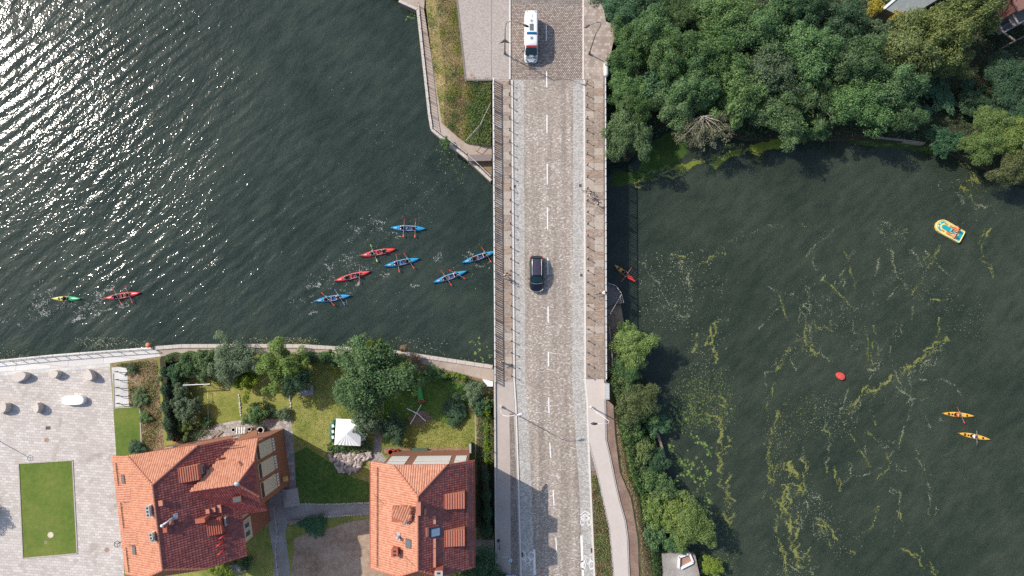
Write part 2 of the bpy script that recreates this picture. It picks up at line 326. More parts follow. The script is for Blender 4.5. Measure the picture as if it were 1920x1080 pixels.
# plaza and its strips
Z1, Z2, Z3, Z4 = GZ+.004, GZ+.008, GZ+.012, GZ+.016
plaza_r = [(206,683),(212,763),(218,856),(228,940),(233,1080),(262,1900)]
terrain('plaza_paving', [(-900,700),(0,674.5),(206,656.5)]+plaza_r+[(-900,1900)], Z1, 'plaza')
terrain('quay_pavement', [(-900,765),(-300,706),(0,676),(100,666),(200,658.5),(290,652),(302,668),(206,681),(100,690),(0,697),(-300,728),(-900,790)], Z2, 'quay_white')
terrain('gravel_strip', [(-300,729),(0,698),(100,691),(206,682),(207,687),(100,697),(0,704),(-300,737)], Z2, 'gravel_white')
terrain('quay_walkway', [(290,652.5),(341,649),(455,648.5),(565,649),(640,653.5),(742,660.5),(822,672.5),(926,688),(926,714),(900,709),(800,684),(740,676),(640,668),(560,664),(341,664),(302,668)], Z2, 'quay_brown')
def slab_ring(name, px, z, mat, wpx_in, label=None): pass
terrain('large_lawn', [(35,869),(136,863),(145,1038),(43,1047)], Z2, 'lawn')
terrain('corner_lawn', [(214,765),(262,762),(268,850),(300,870),(262,1080),(233,1080),(228,940),(218,856)], Z2, 'lawn')
terrain('rack_pad', [(209,689),(238,687),(242,761),(214,763)], Z2, 'gravel_white')
terrain('planting_bed', [(207,683),(294,670),(308,850),(268,854),(263,762),(243,761),(239,686),(208,688)], Z2, 'bed')
# kerbs round the lawns
for nm, lab, px in (('lawn_kerb','thin stone edging round the large plaza lawn',[(35,869),(136,863),(145,1038),(43,1047),(35,869)]),
                    ('lawn_kerb','thin stone edging between the corner lawn, the planting bed and the plaza',[(212,700),(214,765),(262,762),(266,851)])):
    mb = MB(); q = PP(px, GZ+.02)
    for a, b in zip(q, q[1:]): mb.bar(a, b, .14, .10)
    tag(mb.build(nm, M['concrete']), lab, 'kerb')
# yard, patio and paths between the houses
terrain('shade_green_lawn', [(551,850),(575,838),(620,868),(660,895),(694,905),(694,945),(557,947)], Z1, 'shade_green_grass')  # sheet cut to the house shadow, the shade's green in its colour
terrain('shade_green_lawn', [(720,700),(760,690),(800,700),(860,715),(880,740),(880,785),(850,800),(800,780),(760,800),(720,838)], Z1, 'shade_green_grass')
terrain('patio', [(385,800),(440,789),(490,787),(545,784),(549,812),(552,900),(520,905),(500,800),(380,835),(340,840),(330,826)], Z3, 'patio')
terrain('gravel_yard', [(520,845),(551,835),(557,945),(694,943),(694,965),(560,974),(540,979),(535,1000),(545,1080),(560,1300),(470,1300),(515,1060),(500,960)], Z2, 'gravel_grey')
terrain('dirt_yard', [(552,1010),(575,1000),(620,990),(650,980),(694,972),(760,1010),(760,1300),(560,1300),(546,1080)], Z3, 'dirt')
terrain('side_path', [(704,800),(716,800),(716,850),(730,866),(690,870),(700,846)], Z2, 'gravel_grey')
terrain('flower_strip', [(876,770),(890,770),(893,860),(886,1080),(926,1080),(926,735),(895,735)], Z2, 'bed')
terrain('side_paving', [(886,1013),(926,1012),(926,1052),(886,1052)], Z3, 'gravel_grey')
terrain('worn_grass', [(720,838),(880,838),(888,848),(720,850)], Z2, 'bed')
terrain('sand_spot', [(765,783),(782,770),(800,772),(812,785),(790,796),(768,797)], Z2, 'mulch')
terrain('garden_border', [(800,685),(900,710),(926,716),(926,735),(880,722),(800,700)], Z2, 'mulch')
# north-west bank
NWq = [(922,340),(875,297),(836,266.5),(808.6,244),(804,217),(792,108),(782,16),(748,-1),(640,-60),(300,-300),(-500,-800)]
terrain('north_bank', [(922,150)]+NWq+[(922,-900)], -3.0, 'soil', -6.6)
z = -2.6
terrain('north_quay_walkway', NWq[:8]+[(740,-60),(800,-60),(795,19),(812,125),(823,193),(826.7,229),(861.6,260),(875,268),(922,276)], z, 'quay_brown', -3.6)
terrain('ochre_quay_floor', [(922,300),(922,330),(893,303)], z+.004, 'bed')
gr = MB()
top = [(857,-300,-.05),(857,0,-.05),(873,150,-.08),(921,150,-.08)]; bot = [(790,-300,-2.55),(799,19,-2.55),(812,125,-2.55),(823,193,-2.55),(826.7,229,-2.55),(861.6,260,-2.55),(875,268,-2.55),(921,275,-2.55)]
midl = [(833,-300,-1.0),(838,60,-1.0),(850,150,-1.1),(880,205,-1.4),(921,205,-1.4)]
def L3(l): return [P(a, b, c) for a, b, c in l]
T, Mi, B = L3(top), L3(midl), L3(bot)
gr.add(T+Mi+B, [(0,1,5,4),(1,2,6,5),(2,3,8,7),(2,7,6),(4,5,10,9),(5,6,11,10),(6,12,11),(6,7,13,12),(7,14,13),(7,8,16,15),(7,15,14)])
gr.build('grass_bank', M['dry_grass'], kind='structure')
MB().strip([P(893,165,-.2), P(898,205,-.2), P(884,245,-.2)], 1.0, -.2)
# road abutments and bridge deck
terrain('north_abutment', [(857,-900),(857,0),(873,149.5),(922,149.5),(1133,149.5),(1133,118),(1142,112),(1158,50),(1136,40),(1130,0),(1130,-900)], 0.0, 'pave_nw', -6.6)
terrain('south_abutment', [(927,715),(1137,715),(1137,748),(1150,760),(1153,815),(1162,885),(1183,935),(1196,1013),(1198,1080),(1230,1900),(935,1900),(930,1080)], 0.0, 'mulch', -6.6)
deck = MB().prism(PP([(923,149.8),(1134,149.8),(1136,714.8),(927,714.8)], 0), -.9, -.001)
deck.build('bridge_deck', M['concrete'], kind='structure')
for yy in (240, 420, 600):
    a, b = P(930, yy, -.9), P(1130, yy, -.9); MB().box(((a.x+b.x)/2, a.y, -3.7), (b.x-a.x, 1.3, 5.6)).build('bridge_pier', M['concrete_dark'], kind='structure')
z1, z2, z3 = .004, .008, .012
yL = lambda pts: pts
KL = [(957,-900),(957,0),(958,149),(961,150),(965,715),(968,760),(973,905),(978,1080),(990,1900)]
KR = [(1092,-900),(1092,0),(1093,149),(1094,150),(1096,715),(1100,752),(1102,815),(1106,911),(1114,1080),(1135,1900)]
terrain('road_north', [(957,-900),(957,148.5),(1093,148.5),(1092,-900)], z1, 'road_north')
terrain('road', KL[3:]+KR[:2:-1], z1, 'road')
terrain('crossing_band', [(957,-60),(957,7),(1091,9),(1091,-60)], z2, 'setts_dark')
GL = [(982,150),(985,715),(990,780),(996,905),(1003,1080),(1013,1900)]
GR = [(1075,150),(1073,715),(1078,800),(1086,911),(1093,1080),(1110,1900)]
terrain('gutter_west', KL[3:]+GL[::-1], z2, 'gutter')
terrain('gutter_east', GR+KR[:2:-1], z2, 'gutter')
# footways 12 cm up
terrain('footway_north_west', [(858,-900),(858,0),(874,149.8),(955,149.8),(955,-900)], .12, 'pave_nw', -.05)
terrain('footway_north_east', [(1095,-900),(1095,149.8),(1132,149.8),(1133,118),(1142,112),(1157,50),(1136,40),(1129,0),(1129,-900)], .12, 'foot', -.05)
fw = terrain('footway_west', [(924.5,150.2),(958,150.2),(962,714.5),(928.5,714.5)], .10, 'foot', -.05)
fe = terrain('footway_east', [(1097,150.2),(1132,150.2),(1134,710),(1099,710)], .10, 'foot', -.05)
terrain('footway_south_west', [(929,715),(962,715),(965,760),(970,905),(975,1080),(987,1900),(936,1900),(931,1080)], .12, 'asphalt_pink', -.05)
terrain('verge_setts', [(955,775),(963,775),(969,905),(974,1080),(986,1900),(970,1900),(958,1080),(957,905)], .124, 'setts_dark')
terrain('path_east', [(1099,711),(1133,711),(1135,824),(1142,853),(1153,907),(1160.5,940),(1171,976),(1175.5,1007),(1178.5,1080),(1195,1900),(1165,1900),(1151,1080),(1143,992),(1131.5,940),(1119.5,882),(1104,824),(1101,752)], .12, 'path_tan', -.05)
terrain('verge_triangle', [(1103,824),(1108,884),(1119,884)], .10, 'setts_dark', -.05)
terrain('planting_strip', [(1108,886),(1118,886),(1130,940),(1142,992),(1150,1080),(1163,1900),(1135,1900),(1115,1080),(1110,960)], .06, 'mulch', -.05)
# kerb lines
def kerb(px, w_, z0, mat, name, label, h_=.14):
    mb = MB(); q = PP(px, z0)
    for a, b in zip(q, q[1:]): mb.bar(a, b, w_, h_)
    return tag(mb.build(name, M[mat]), label, 'kerb')
kerb([(960,150),(964,715),(967,760),(972,905),(977,1080),(985,1400)], .22, .065, 'kerb', 'kerb', 'pale kerbstone line along the west side of the carriageway')
kerb([(1095.5,150),(1097.5,715),(1101,752),(1103,815),(1107,911),(1114.5,1080),(1122,1400)], .22, .065, 'kerb', 'kerb', 'pale kerbstone line along the east side of the carriageway')
kerb([(956,-300),(956,149)], .2, .065, 'kerb', 'kerb', 'kerb beside the dark setts at the north-west end of the bridge')
kerb([(1093.5,-300),(1093.5,149)], .2, .065, 'kerb', 'kerb', 'kerb beside the dark setts at the north-east end of the bridge')
kerb([(1135.5,745),(1136.5,824),(1143.5,853),(1154.5,907),(1162,940),(1172.5,976),(1177,1007),(1180,1080),(1190,1500)], .12, .07, 'concrete', 'path_edging', 'thin stone edging on the mulch side of the curving footpath')
kerb([(1104,830),(1119,884),(1131,940),(1142.5,992),(1150.5,1080),(1160,1500)], .16, .08, 'concrete', 'path_edging', 'rough stone edging between the planting strip and the curving footpath')
kerb([(857,-300),(857,0),(873,150),(922,150)], .2, .10, 'concrete_dark', 'edging', 'dark edging where the grey paving meets the dry grass bank')
kerb([(921.5,-300),(921.5,149)], .07, .095, 'concrete_dark', 'edging', 'dark joint strip down the north-west paving', .06)
# north-east bank
shore = [(1133,305),(1180,300),(1215,262),(1240,240),(1290,232),(1330,243),(1400,262),(1470,258),(1560,262),(1640,262),(1735,268),(1790,290),(1920,345),(2400,500)]
terrain('north_east_bank', shore+[(2400,-900),(1132,-900)], -3.2, 'soil', -6.6)
# south-east bank: level shelf above the water and a slope up to the road
se = [(1133,592),(1165,590),(1180,640),(1212,715),(1230,812),(1250,878),(1275,955),(1296,1030),(1312,1090),(1420,1900)]
terrain('south_east_bank', se+[(1132,1900)], -3.3, 'soil', -6.6)
sl_ = MB(); T = L3([(1137,716,-.05),(1137,748,-.05),(1150,760,-.05),(1153,815,-.05),(1162,885,-.05),(1183,935,-.05),(1196,1013,-.05),(1198,1080,-.05),(1230,1900,-.05)])
B = L3([(1160,700,-3.25),(1172,760,-3.25),(1190,790,-3.25),(1195,840,-3.25),(1205,890,-3.25),(1222,935,-3.25),(1236,1000,-3.25),(1246,1080,-3.25),(1290,1900,-3.25)])
sl_.add(T+B, [(i, i+1, 10+i, 9+i) for i in range(8)]); sl_.build('bank_slope', M['dry_grass'], kind='structure')
terrain('stone_pad', [(1241,1038),(1290,1034),(1300,1040),(1309,1080),(1330,1400),(1260,1400)], -2.2, 'gravel_grey', -3.5)
terrain('under_bridge_slope', [(1134,577),(1164,570),(1172,620),(1150,700),(1137,712)], -3.1, 'dirt', -3.6)
# ---------------------------------------------------------------- paving slabs of the bridge footways
rs = random.Random(3)
def slabs(parent, xa0, xa1, xb0, xb1, y0, y1, n, z):
    for i in range(n):
        ya, yb = y0+(y1-y0)*i/n, y0+(y1-y0)*(i+1)/n; t0, t1 = (ya-150)/565, (yb-150)/565
        xl0, xl1 = xa0+(xa1-xa0)*t0, xa0+(xa1-xa0)*t1; xr0, xr1 = xb0+(xb1-xb0)*t0, xb0+(xb1-xb0)*t1
        e = .18; q = PP([(xl0+e, ya+e), (xr0-e, ya+e), (xr1-e, yb-e), (xl1+e, yb-e)], z)
        zz = z+rs.uniform(.0, .006)
        MB().prism(q, z-.06, zz).build('paving_slab', rs.choice([M['slab_a'], M['slab_a'], M['slab_b'], M['slab_c']]), parent)
slabs(fw, 942, 945, 957, 960.5, 152, 713, 38, .125)
slabs(fw, 925.5, 928.5, 941.6, 944.6, 152, 713, 38, .125)
slabs(fe, 1098, 1099.5, 1113.5, 1114.5, 152, 709, 40, .125)
slabs(fe, 1114, 1115, 1131, 1133, 152, 709, 40, .125)
# ---------------------------------------------------------------- painted markings, lids
mk = MB()
def cx(y):
    K = [(0,1024),(150,1025),(715,1028.5),(820,1030),(900,1036),(1040,1044),(1080,1046)]
    for (a, b), (c, d) in zip(K, K[1:]):
        if y <= c: return b+(d-b)*(y-a)/(c-a)
    return 1046
for a, b in ((47,76),(134,164),(215,250),(307,346),(389,430),(483,515),(574,603),(660,687),(745,775),(830,858),(918,948),(1008,1037)):
    mk.strip([P(cx(a), a), P(cx((a+b)/2), (a+b)/2), P(cx(b), b)], .15, z3+.004)
mk.strip([P(1001.5,1030), P(1002.5,1078)], .30, z3+.004); mk.strip([P(1090,1004), P(1093,1080)], .30, z3+.004)
def flat_ring(mb, c, r0, r1, z, n=20, sx=1.0, sy=1.0):
    v = []
    for k in range(n):
        a = 2*math.pi*k/n; v += [(c[0]+r*sx*math.cos(a), c[1]+r*sy*math.sin(a), z) for r in (r0, r1)]
    mb.add(v, [(2*k, 2*k+1, (2*k+3) % (2*n), (2*k+2) % (2*n)) for k in range(n)])
def bike(mb, px, py, flip=1, s=1.0):
    c = P(px, py); z = z3+.004
    for i in (-1, 1): flat_ring(mb, (c.x+i*.52*s, c.y-.55*s*flip), .34*s, .46*s, z, 20, .72, 1.25)
    def ln(a, b, w_=.07): mb.strip([(c.x+a[0]*s, c.y+a[1]*s*flip), (c.x+b[0]*s, c.y+b[1]*s*flip)], w_*s, z+.001*len(mb.f)/400)
    ln((-.52,-.55),(-.2,.35)); ln((-.2,.35),(.38,.30)); ln((.38,.30),(.52,-.55)); ln((-.2,.2),(.05,-.5)); ln((.05,-.5),(.40,.2)); ln((-.40,.55),(-.02,.55)); ln((.38,.3),(.34,.7)); ln((.34,.72),(.60,.72))
bike(mk, 1098, 972, 1, .85); bike(mk, 1101, 1051, 1, 1.05); bike(mk, 988.5, 1050, -1, 1.0)
for o_ in (0, .45):
    c = P(1097, 957); mk.strip([(c.x-.62, c.y-.55-o_), (c.x, c.y-.05-o_), (c.x+.62, c.y-.55-o_)], .12, z3+.004)
mk.build('road_markings', M['white_line'], kind='structure')
def lid(px, py, r, z, mat, label, name='manhole_cover'):
    c = P(px, py, z); t = thing(name, label, 'manhole cover', c)
    MB().lathe([(r*.8, 0), (r*.8, .012), (r*.74, .02)], n=20).build('lid', M[mat], t)
    mb = MB(); flat_ring(mb, (0,0), r*.8, r, .016, 20); mb.build('rim', M['concrete'], t)
lid(1015,1072,.34,z2,'rust','round rusty manhole cover in the carriageway near the south end')
lid(87,825,.34,Z2,'rust','round reddish manhole cover on the plaza near the stone seats')
lid(200,1031,.34,Z2,'rust','round brown manhole cover on the plaza beside the orange-roofed house')
lid(884.5,141,.32,.125,'rust','round rusty manhole cover at the corner of the north-west paving')
S('beige_lid', (.62,.52,.36)); S('drain_iron', (.14,.115,.10), rough=.6)
lid(95,1003,.42,Z3,'beige_lid','round sand-coloured cover set in the large plaza lawn')
def grate(px, py, sx, sy, z, label, mat='drain_iron', rz=0.0):
    c = P(px, py, z); t = thing('drain_grate', label, 'drain', c, rz)
    MB().box((0,0,.006), (sx, sy, .012)).build('frame', M[mat], t)
    mb = MB()
    for i in range(5): mb.box(((i-2)*sx/6, 0, .016), (sx/14, sy*.8, .012))
    mb.build('bars', M['iron'], t)
grate(965.5,349.5,.32,.42,z2,'square gutter drain on the west side of the bridge road')
grate(1088,348,.36,.42,z2,'square gutter drain by the east kerb on the northern half of the bridge')
grate(1090,516,.32,.36,z2,'square gutter drain by the east kerb beside the black car')
grate(978.5,1040,.4,.6,z2,'dark drain beside the west kerb by the painted bicycle')
grate(1110,1032,.34,.6,.10,'small drain at the end of the planting strip by the east kerb')
grate(90,802.5,.65,.45,Z2,'small dark rectangular drain on the plaza')
grate(86,1017,.30,.30,Z3,'small square box cover in the large plaza lawn','beige_lid')
for i, (a, b) in enumerate(((933,358),(933.5,447),(935,520))):
    c = P(a, b, .135); t = thing('access_hatch', f'dark skewed access hatch in the west footway, {ORD[i]} from the north', 'hatch', c)
    MB().prism([(-.42,.42),(.1,.5),(.42,-.38),(-.08,-.5)], 0, .018).build('lid', M['concrete_dark'], t)
    MB().prism([(-.06,.06),(.04,.06),(.04,-.02),(-.06,-.02)], .018, .03).build('handle', M['iron'], t)
# ---------------------------------------------------------------- vegetation
FO = {
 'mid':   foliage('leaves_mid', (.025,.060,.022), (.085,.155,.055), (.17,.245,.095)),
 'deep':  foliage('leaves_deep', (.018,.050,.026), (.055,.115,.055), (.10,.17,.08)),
 'light': foliage('leaves_light', (.045,.085,.020), (.125,.185,.050), (.21,.27,.09)),
 'olive': foliage('leaves_olive', (.040,.062,.018), (.105,.135,.045), (.19,.225,.085)),
 'grey':  foliage('leaves_grey', (.040,.068,.035), (.10,.150,.080), (.18,.22,.13)),
 'yellow':foliage('leaves_yellow', (.13,.12,.010), (.34,.27,.025), (.45,.36,.05)),
 'lime':  foliage('leaves_lime', (.065,.115,.015), (.16,.23,.030), (.24,.29,.05)),
 'dry':   foliage('leaves_dry', (.13,.09,.045), (.27,.20,.11), (.36,.28,.17)),
 'willow_grey': foliage('leaves_willow_grey', (.08,.09,.05), (.20,.20,.12), (.32,.31,.20)),
 'brown': foliage('leaves_brown', (.10,.055,.03), (.20,.12,.07), (.26,.18,.11)),
}
def unit(a): return a/np.maximum(np.linalg.norm(a, axis=1, keepdims=True), 1e-6)
def leaf_quads(c, nrm, dirn, size, ratio=.55):
    """a folded diamond at each centre c with normal nrm, pointing along dirn"""
    d = unit(dirn-nrm*np.sum(dirn*nrm, axis=1, keepdims=True)); s_ = np.cross(nrm, d); L = size[:, None]
    V = np.stack([c-d*L*.5, c+s_*L*ratio*.5+nrm*L*.06, c+d*L*.5-nrm*L*.08, c-s_*L*ratio*.5+nrm*L*.06], axis=1).reshape(-1, 3)
    return V, np.arange(len(V)).reshape(-1, 4)
def crown_mesh(name, seed, R, H, ncl, nleaf, leaf, rc=(.16,.30), droop=0.0, ratio=.55, open_=0.0):
    g = np.random.default_rng(seed); zc = H*.62
    a = g.uniform(0, 2*np.pi, ncl); el = np.arcsin(np.clip(g.uniform(-.35, 1.0, ncl), -1, 1))
    lob = 1+.24*np.sin(3*a+seed)+.17*np.sin(5*a+2.1*seed)+.13*np.sin(8*a+seed*.7)
    rad = R*(.46+.46*g.random(ncl)**.8)*lob
    inner = g.random(ncl) < .18; rad[inner] *= .55
    cc = np.stack([rad*np.cos(el)*np.cos(a), rad*np.cos(el)*np.sin(a), zc+rad*np.sin(el)*(H/R)*.36], 1)
    rcl = R*g.uniform(rc[0], rc[1], ncl)
    k = g.choice(ncl, nleaf, p=(rcl**2)/np.sum(rcl**2)); d = unit(g.normal(size=(nleaf, 3))+np.array([0,0,.35]))
    rr = rcl[k]*(.55+.5*g.random(nleaf)**.6)
    p = cc[k]+d*rr[:, None]*np.array([1,1,.75]); n = unit(d*.55+np.array([0,0,.75])+g.normal(size=(nleaf,3))*.42)
    out = unit(p-np.array([0,0,zc*.8])+g.normal(size=(nleaf,3))*R*.25); dirn = out+np.array([0,0,-droop])
    V, Q = leaf_quads(p, n, dirn, leaf*g.uniform(.65, 1.35, nleaf), ratio)
    return np_mesh(name, V, Q, FO['mid'])
def trunk_mesh(name, R, H, seed=0, thick=.035):
    r_ = random.Random(seed); mb = MB(); t = H*thick
    mb.tube([(0,0,-.3),(.04*R,0,H*.25),(0,.03*R,H*.5)], [t*1.25, t, t*.8], 8)
    for i in range(6):
        a = i*1.05+r_.uniform(-.3,.3); e = R*r_.uniform(.4,.65); z0 = H*r_.uniform(.28,.48)
        mb.tube([(0,.02*R,z0),(e*.45*math.cos(a),e*.45*math.sin(a),z0+H*.14),(e*math.cos(a),e*math.sin(a),z0+H*.25)], [t*.55,t*.36,t*.12], 6)
    mb.build(name, M['bark']); o = bpy.data.objects[name]; me = o.data; bpy.data.objects.remove(o); return me
CR = {}
for i in range(4): CR['big%d' % i] = crown_mesh('broad_crown', 11+i, 5.0, 8.0, 200+i*16, 24000, .27, rc=(.08,.26))
for i in range(2): CR['wil%d' % i] = crown_mesh('willow_crown', 31+i, 5.0, 8.0, 190, 22000, .34, rc=(.07,.22), droop=1.3, ratio=.30)
for i in range(3): CR['shr%d' % i] = crown_mesh('shrub_crown', 51+i, 2.2, 3.0, 70, 7000, .21, rc=(.10,.30))
CR['top0'] = crown_mesh('clipped_crown', 71, .7, 1.2, 60, 2600, .10, rc=(.14,.22))
CR['feather0'] = crown_mesh('feathery_crown', 75, 3.4, 6.0, 70, 11000, .24, rc=(.10,.24), droop=.6, ratio=.35)
TR = {'big': trunk_mesh('trunk_a', 5.0, 8.0, 1), 'shr': trunk_mesh('trunk_b', 2.2, 3.0, 2, .02), 'top': trunk_mesh('trunk_c', .7, 1.2, 3, .03)}
BASE = {'big': (5.0, 8.0), 'wil': (5.0, 8.0), 'shr': (2.2, 3.0), 'top': (.7, 1.2), 'feather': (3.4, 6.0)}
rt = random.Random(17)
def tree(px, py, rpx, shape, leaves, label, cat='tree', h=None, gz=-3.0, name=None, group=None, sxy=1.0):
    k = shape.rstrip('0123456789'); R0, H0 = BASE[k]; Rm = rpx/14.2; h = h or Rm*1.5; zc = gz+h*.62
    c = P(px, py, zc); t = thing(name or ('tree' if cat == 'tree' else 'shrub'), label, cat, (c.x, c.y, gz), rt.uniform(0, 6.28), group)
    t.scale = (Rm/R0*sxy, Rm/R0/sxy, h/H0)
    place('crown', CR[shape], t, mat=FO[leaves]); place('trunk', TR[{'wil':'big','feather':'big'}.get(k, k)], t)
    return t
NE = [
 (1168,18,42,'big0','deep','dark round-leaved tree at the corner of the north-east paving',5),
 (1218,12,38,'big1','deep','dark tree crown cut by the top edge, second along from the north-east paving',5),
 (1262,8,36,'wil0','mid','long-leaved shrub crown at the top edge, left of the dark gap in the canopy',4.5),
 (1185,95,46,'wil1','mid','drooping tree reaching over the end of the east railing, near the lamp',6.5),
 (1222,60,40,'big2','mid','mid-green crown just behind the drooping tree at the paving corner',7),
 (1262,100,48,'big3','mid','broad crown with a pale yellowish sprig, left part of the bank canopy',8),
 (1180,165,42,'wil0','mid','narrow-leaved tree beside the north end of the east railing',6),
 (1232,165,38,'shr0','deep','dark crown between the railing-side trees and the middle canopy',6),
 (1176,250,46,'wil1','mid','grey-green willow overhanging the water beside the bridge',6),
 (1190,205,36,'wil0','mid','small drooping crown above the grey-green willow',5.5),
 (1305,30,42,'wil1','mid','long-leaved crown above the dark gap at the top of the canopy',6),
 (1300,165,44,'big1','mid','round crown above the leaning bare-branched tree',7.5),
 (1270,200,40,'big2','mid','crown overhanging the green algae bay',6),
 (1360,30,44,'big3','mid','tree crown at the top edge, above the middle of the canopy',8),
 (1345,110,50,'big0','mid','large bright crown in the middle left of the bank canopy',9),
 (1385,175,52,'wil0','mid','large crown above the yellow algae rim of the north shore',8),
 (1350,200,28,'shr0','mid','low crown right behind the bare-branched tree',4.0),
 (1430,60,50,'big2','mid','large crown in the centre of the canopy near the top edge',9),
 (1440,140,50,'big3','grey','crown in the centre of the canopy, midway between the top edge and water',9),
 (1460,215,46,'big0','mid','crown overhanging the yellow algae patch',7),
 (1500,25,46,'wil0','deep','bluish crown at the top edge, left of the yellow bush',8),
 (1515,100,50,'big1','mid','wide crown in the right centre of the canopy',9),
 (1530,180,50,'feather0','mid','wide crown over the shore, left of the grey-leaved outcrop',8),
 (1530,232,32,'shr1','mid','low waterside crown in the middle of the north shore',4),
 (1575,50,46,'big3','deep','dark crown left of the yellow bush',8),
 (1600,120,48,'big0','mid','grey-green crown below the yellow bush',9),
 (1605,195,50,'big1','mid','broad crown over the wooden bank edging',8),
 (1670,165,48,'big2','mid','rightmost wide crown of the main canopy, jutting over the dark clearing',8.5),
 (1690,215,36,'big3','mid','crown jutting over the shaded bank above the fallen plank',6.5),
 (1640,65,34,'shr2','grey','small grey-green crown right under the yellow bush',6),
 (1700,95,52,'big1','olive','yellowish tree in front of the pale flat roof',9),
 (1762,60,54,'big2','olive','large yellowish tree between the flat roof and the brick house',10),
 (1820,22,46,'big3','light','light yellow-green tree touching the brick house corner',10),
 (1775,110,36,'big0','olive','lower lobe of yellowish foliage hanging over the dark clearing',7),
 (1770,262,30,'shr0','deep','lone dark-green bush on the bank edge',3),
 (1858,236,34,'big1','light','light-green tree crown on the right bank, upper of the sunlit group',6),
 (1838,275,30,'big2','light','light-green crown leaning over the water on the right bank',5.5),
 (1895,262,34,'big3','light','light-green crown at the right edge of the frame',6),
 (1905,310,38,'big0','olive','lowest olive-green crown at the right edge, over the water',5),
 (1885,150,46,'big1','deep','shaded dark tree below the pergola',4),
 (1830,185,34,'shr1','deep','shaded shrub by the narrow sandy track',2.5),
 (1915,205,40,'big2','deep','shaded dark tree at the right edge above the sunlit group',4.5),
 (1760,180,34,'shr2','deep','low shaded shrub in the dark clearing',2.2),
]
for a in NE: tree(a[0], a[1], a[2]*1.10, a[3], a[4], a[5], h=a[6]*rt.uniform(.85,1.1), gz=-3.1, sxy=rt.uniform(.84,1.18))
tree(1643,14,17,'shr0','yellow','golden yellow bush beside the pale flat roof','bush',3.0,-3.1,'bush')
tree(1682,36,14,'shr1','yellow','small golden bush peeping out below the pale flat roof','bush',4.5,-3.1,'bush')
SE = [
 (1180,625,26,'shr0','light','light sunlit bush at the waterside below the viewing platform',2.6),
 (1190,655,40,'big1','light','tall light-green tree beside the southern end of the east railing',5),
 (1175,700,30,'big2','mid','mid-green tree between the light tree and the olive tree, beside the bridge end',4.5),
 (1192,752,42,'big3','olive','olive yellow tree beside the footpath, below the white box',5),
 (1185,800,34,'shr2','mid','green shrub on the slope where the lamp shadow crosses the mulch',3.2),
 (1230,790,26,'shr1','deep','shaded shrub at the water by the timber edging',2.0),
 (1198,850,32,'shr0','light','leafy shrub mass halfway down the path slope',2.8),
 (1225,868,28,'shr1','deep','dark shrub against the timber edging',2.4),
 (1212,905,34,'shr2','mid','shrub on the slope beside the bend of the footpath',2.8),
 (1245,915,30,'shr0','mid','shrub at the lower end of the timber edging',2.6),
 (1228,955,36,'shr1','light','broad green shrub on the lower path slope',3.0),
 (1262,965,36,'shr2','light','bright green bush beside the round sunlit tree',3.2),
 (1222,1000,32,'shr0','mid','shrub above the dry grass near the bottom of the slope',2.8),
 (1296,985,42,'big0','light','round bright sunlit tree leaning over the water, bottom of the east bank',5),
 (1262,1010,28,'shr1','mid','shrub tucked behind the gravel pad',2.6),
 (1335,1065,22,'shr2','lime','low plant in the water beside the gravel pad',1.2),
 (1225,1078,16,'shr0','mid','small weed bush left of the gravel pad',1.2),
]
for a in SE: tree(a[0], a[1], a[2], a[3], a[4], a[5], 'tree' if a[3][0] == 'b' else 'bush', a[6], -3.2, None if a[3][0] == 'b' else 'bush')
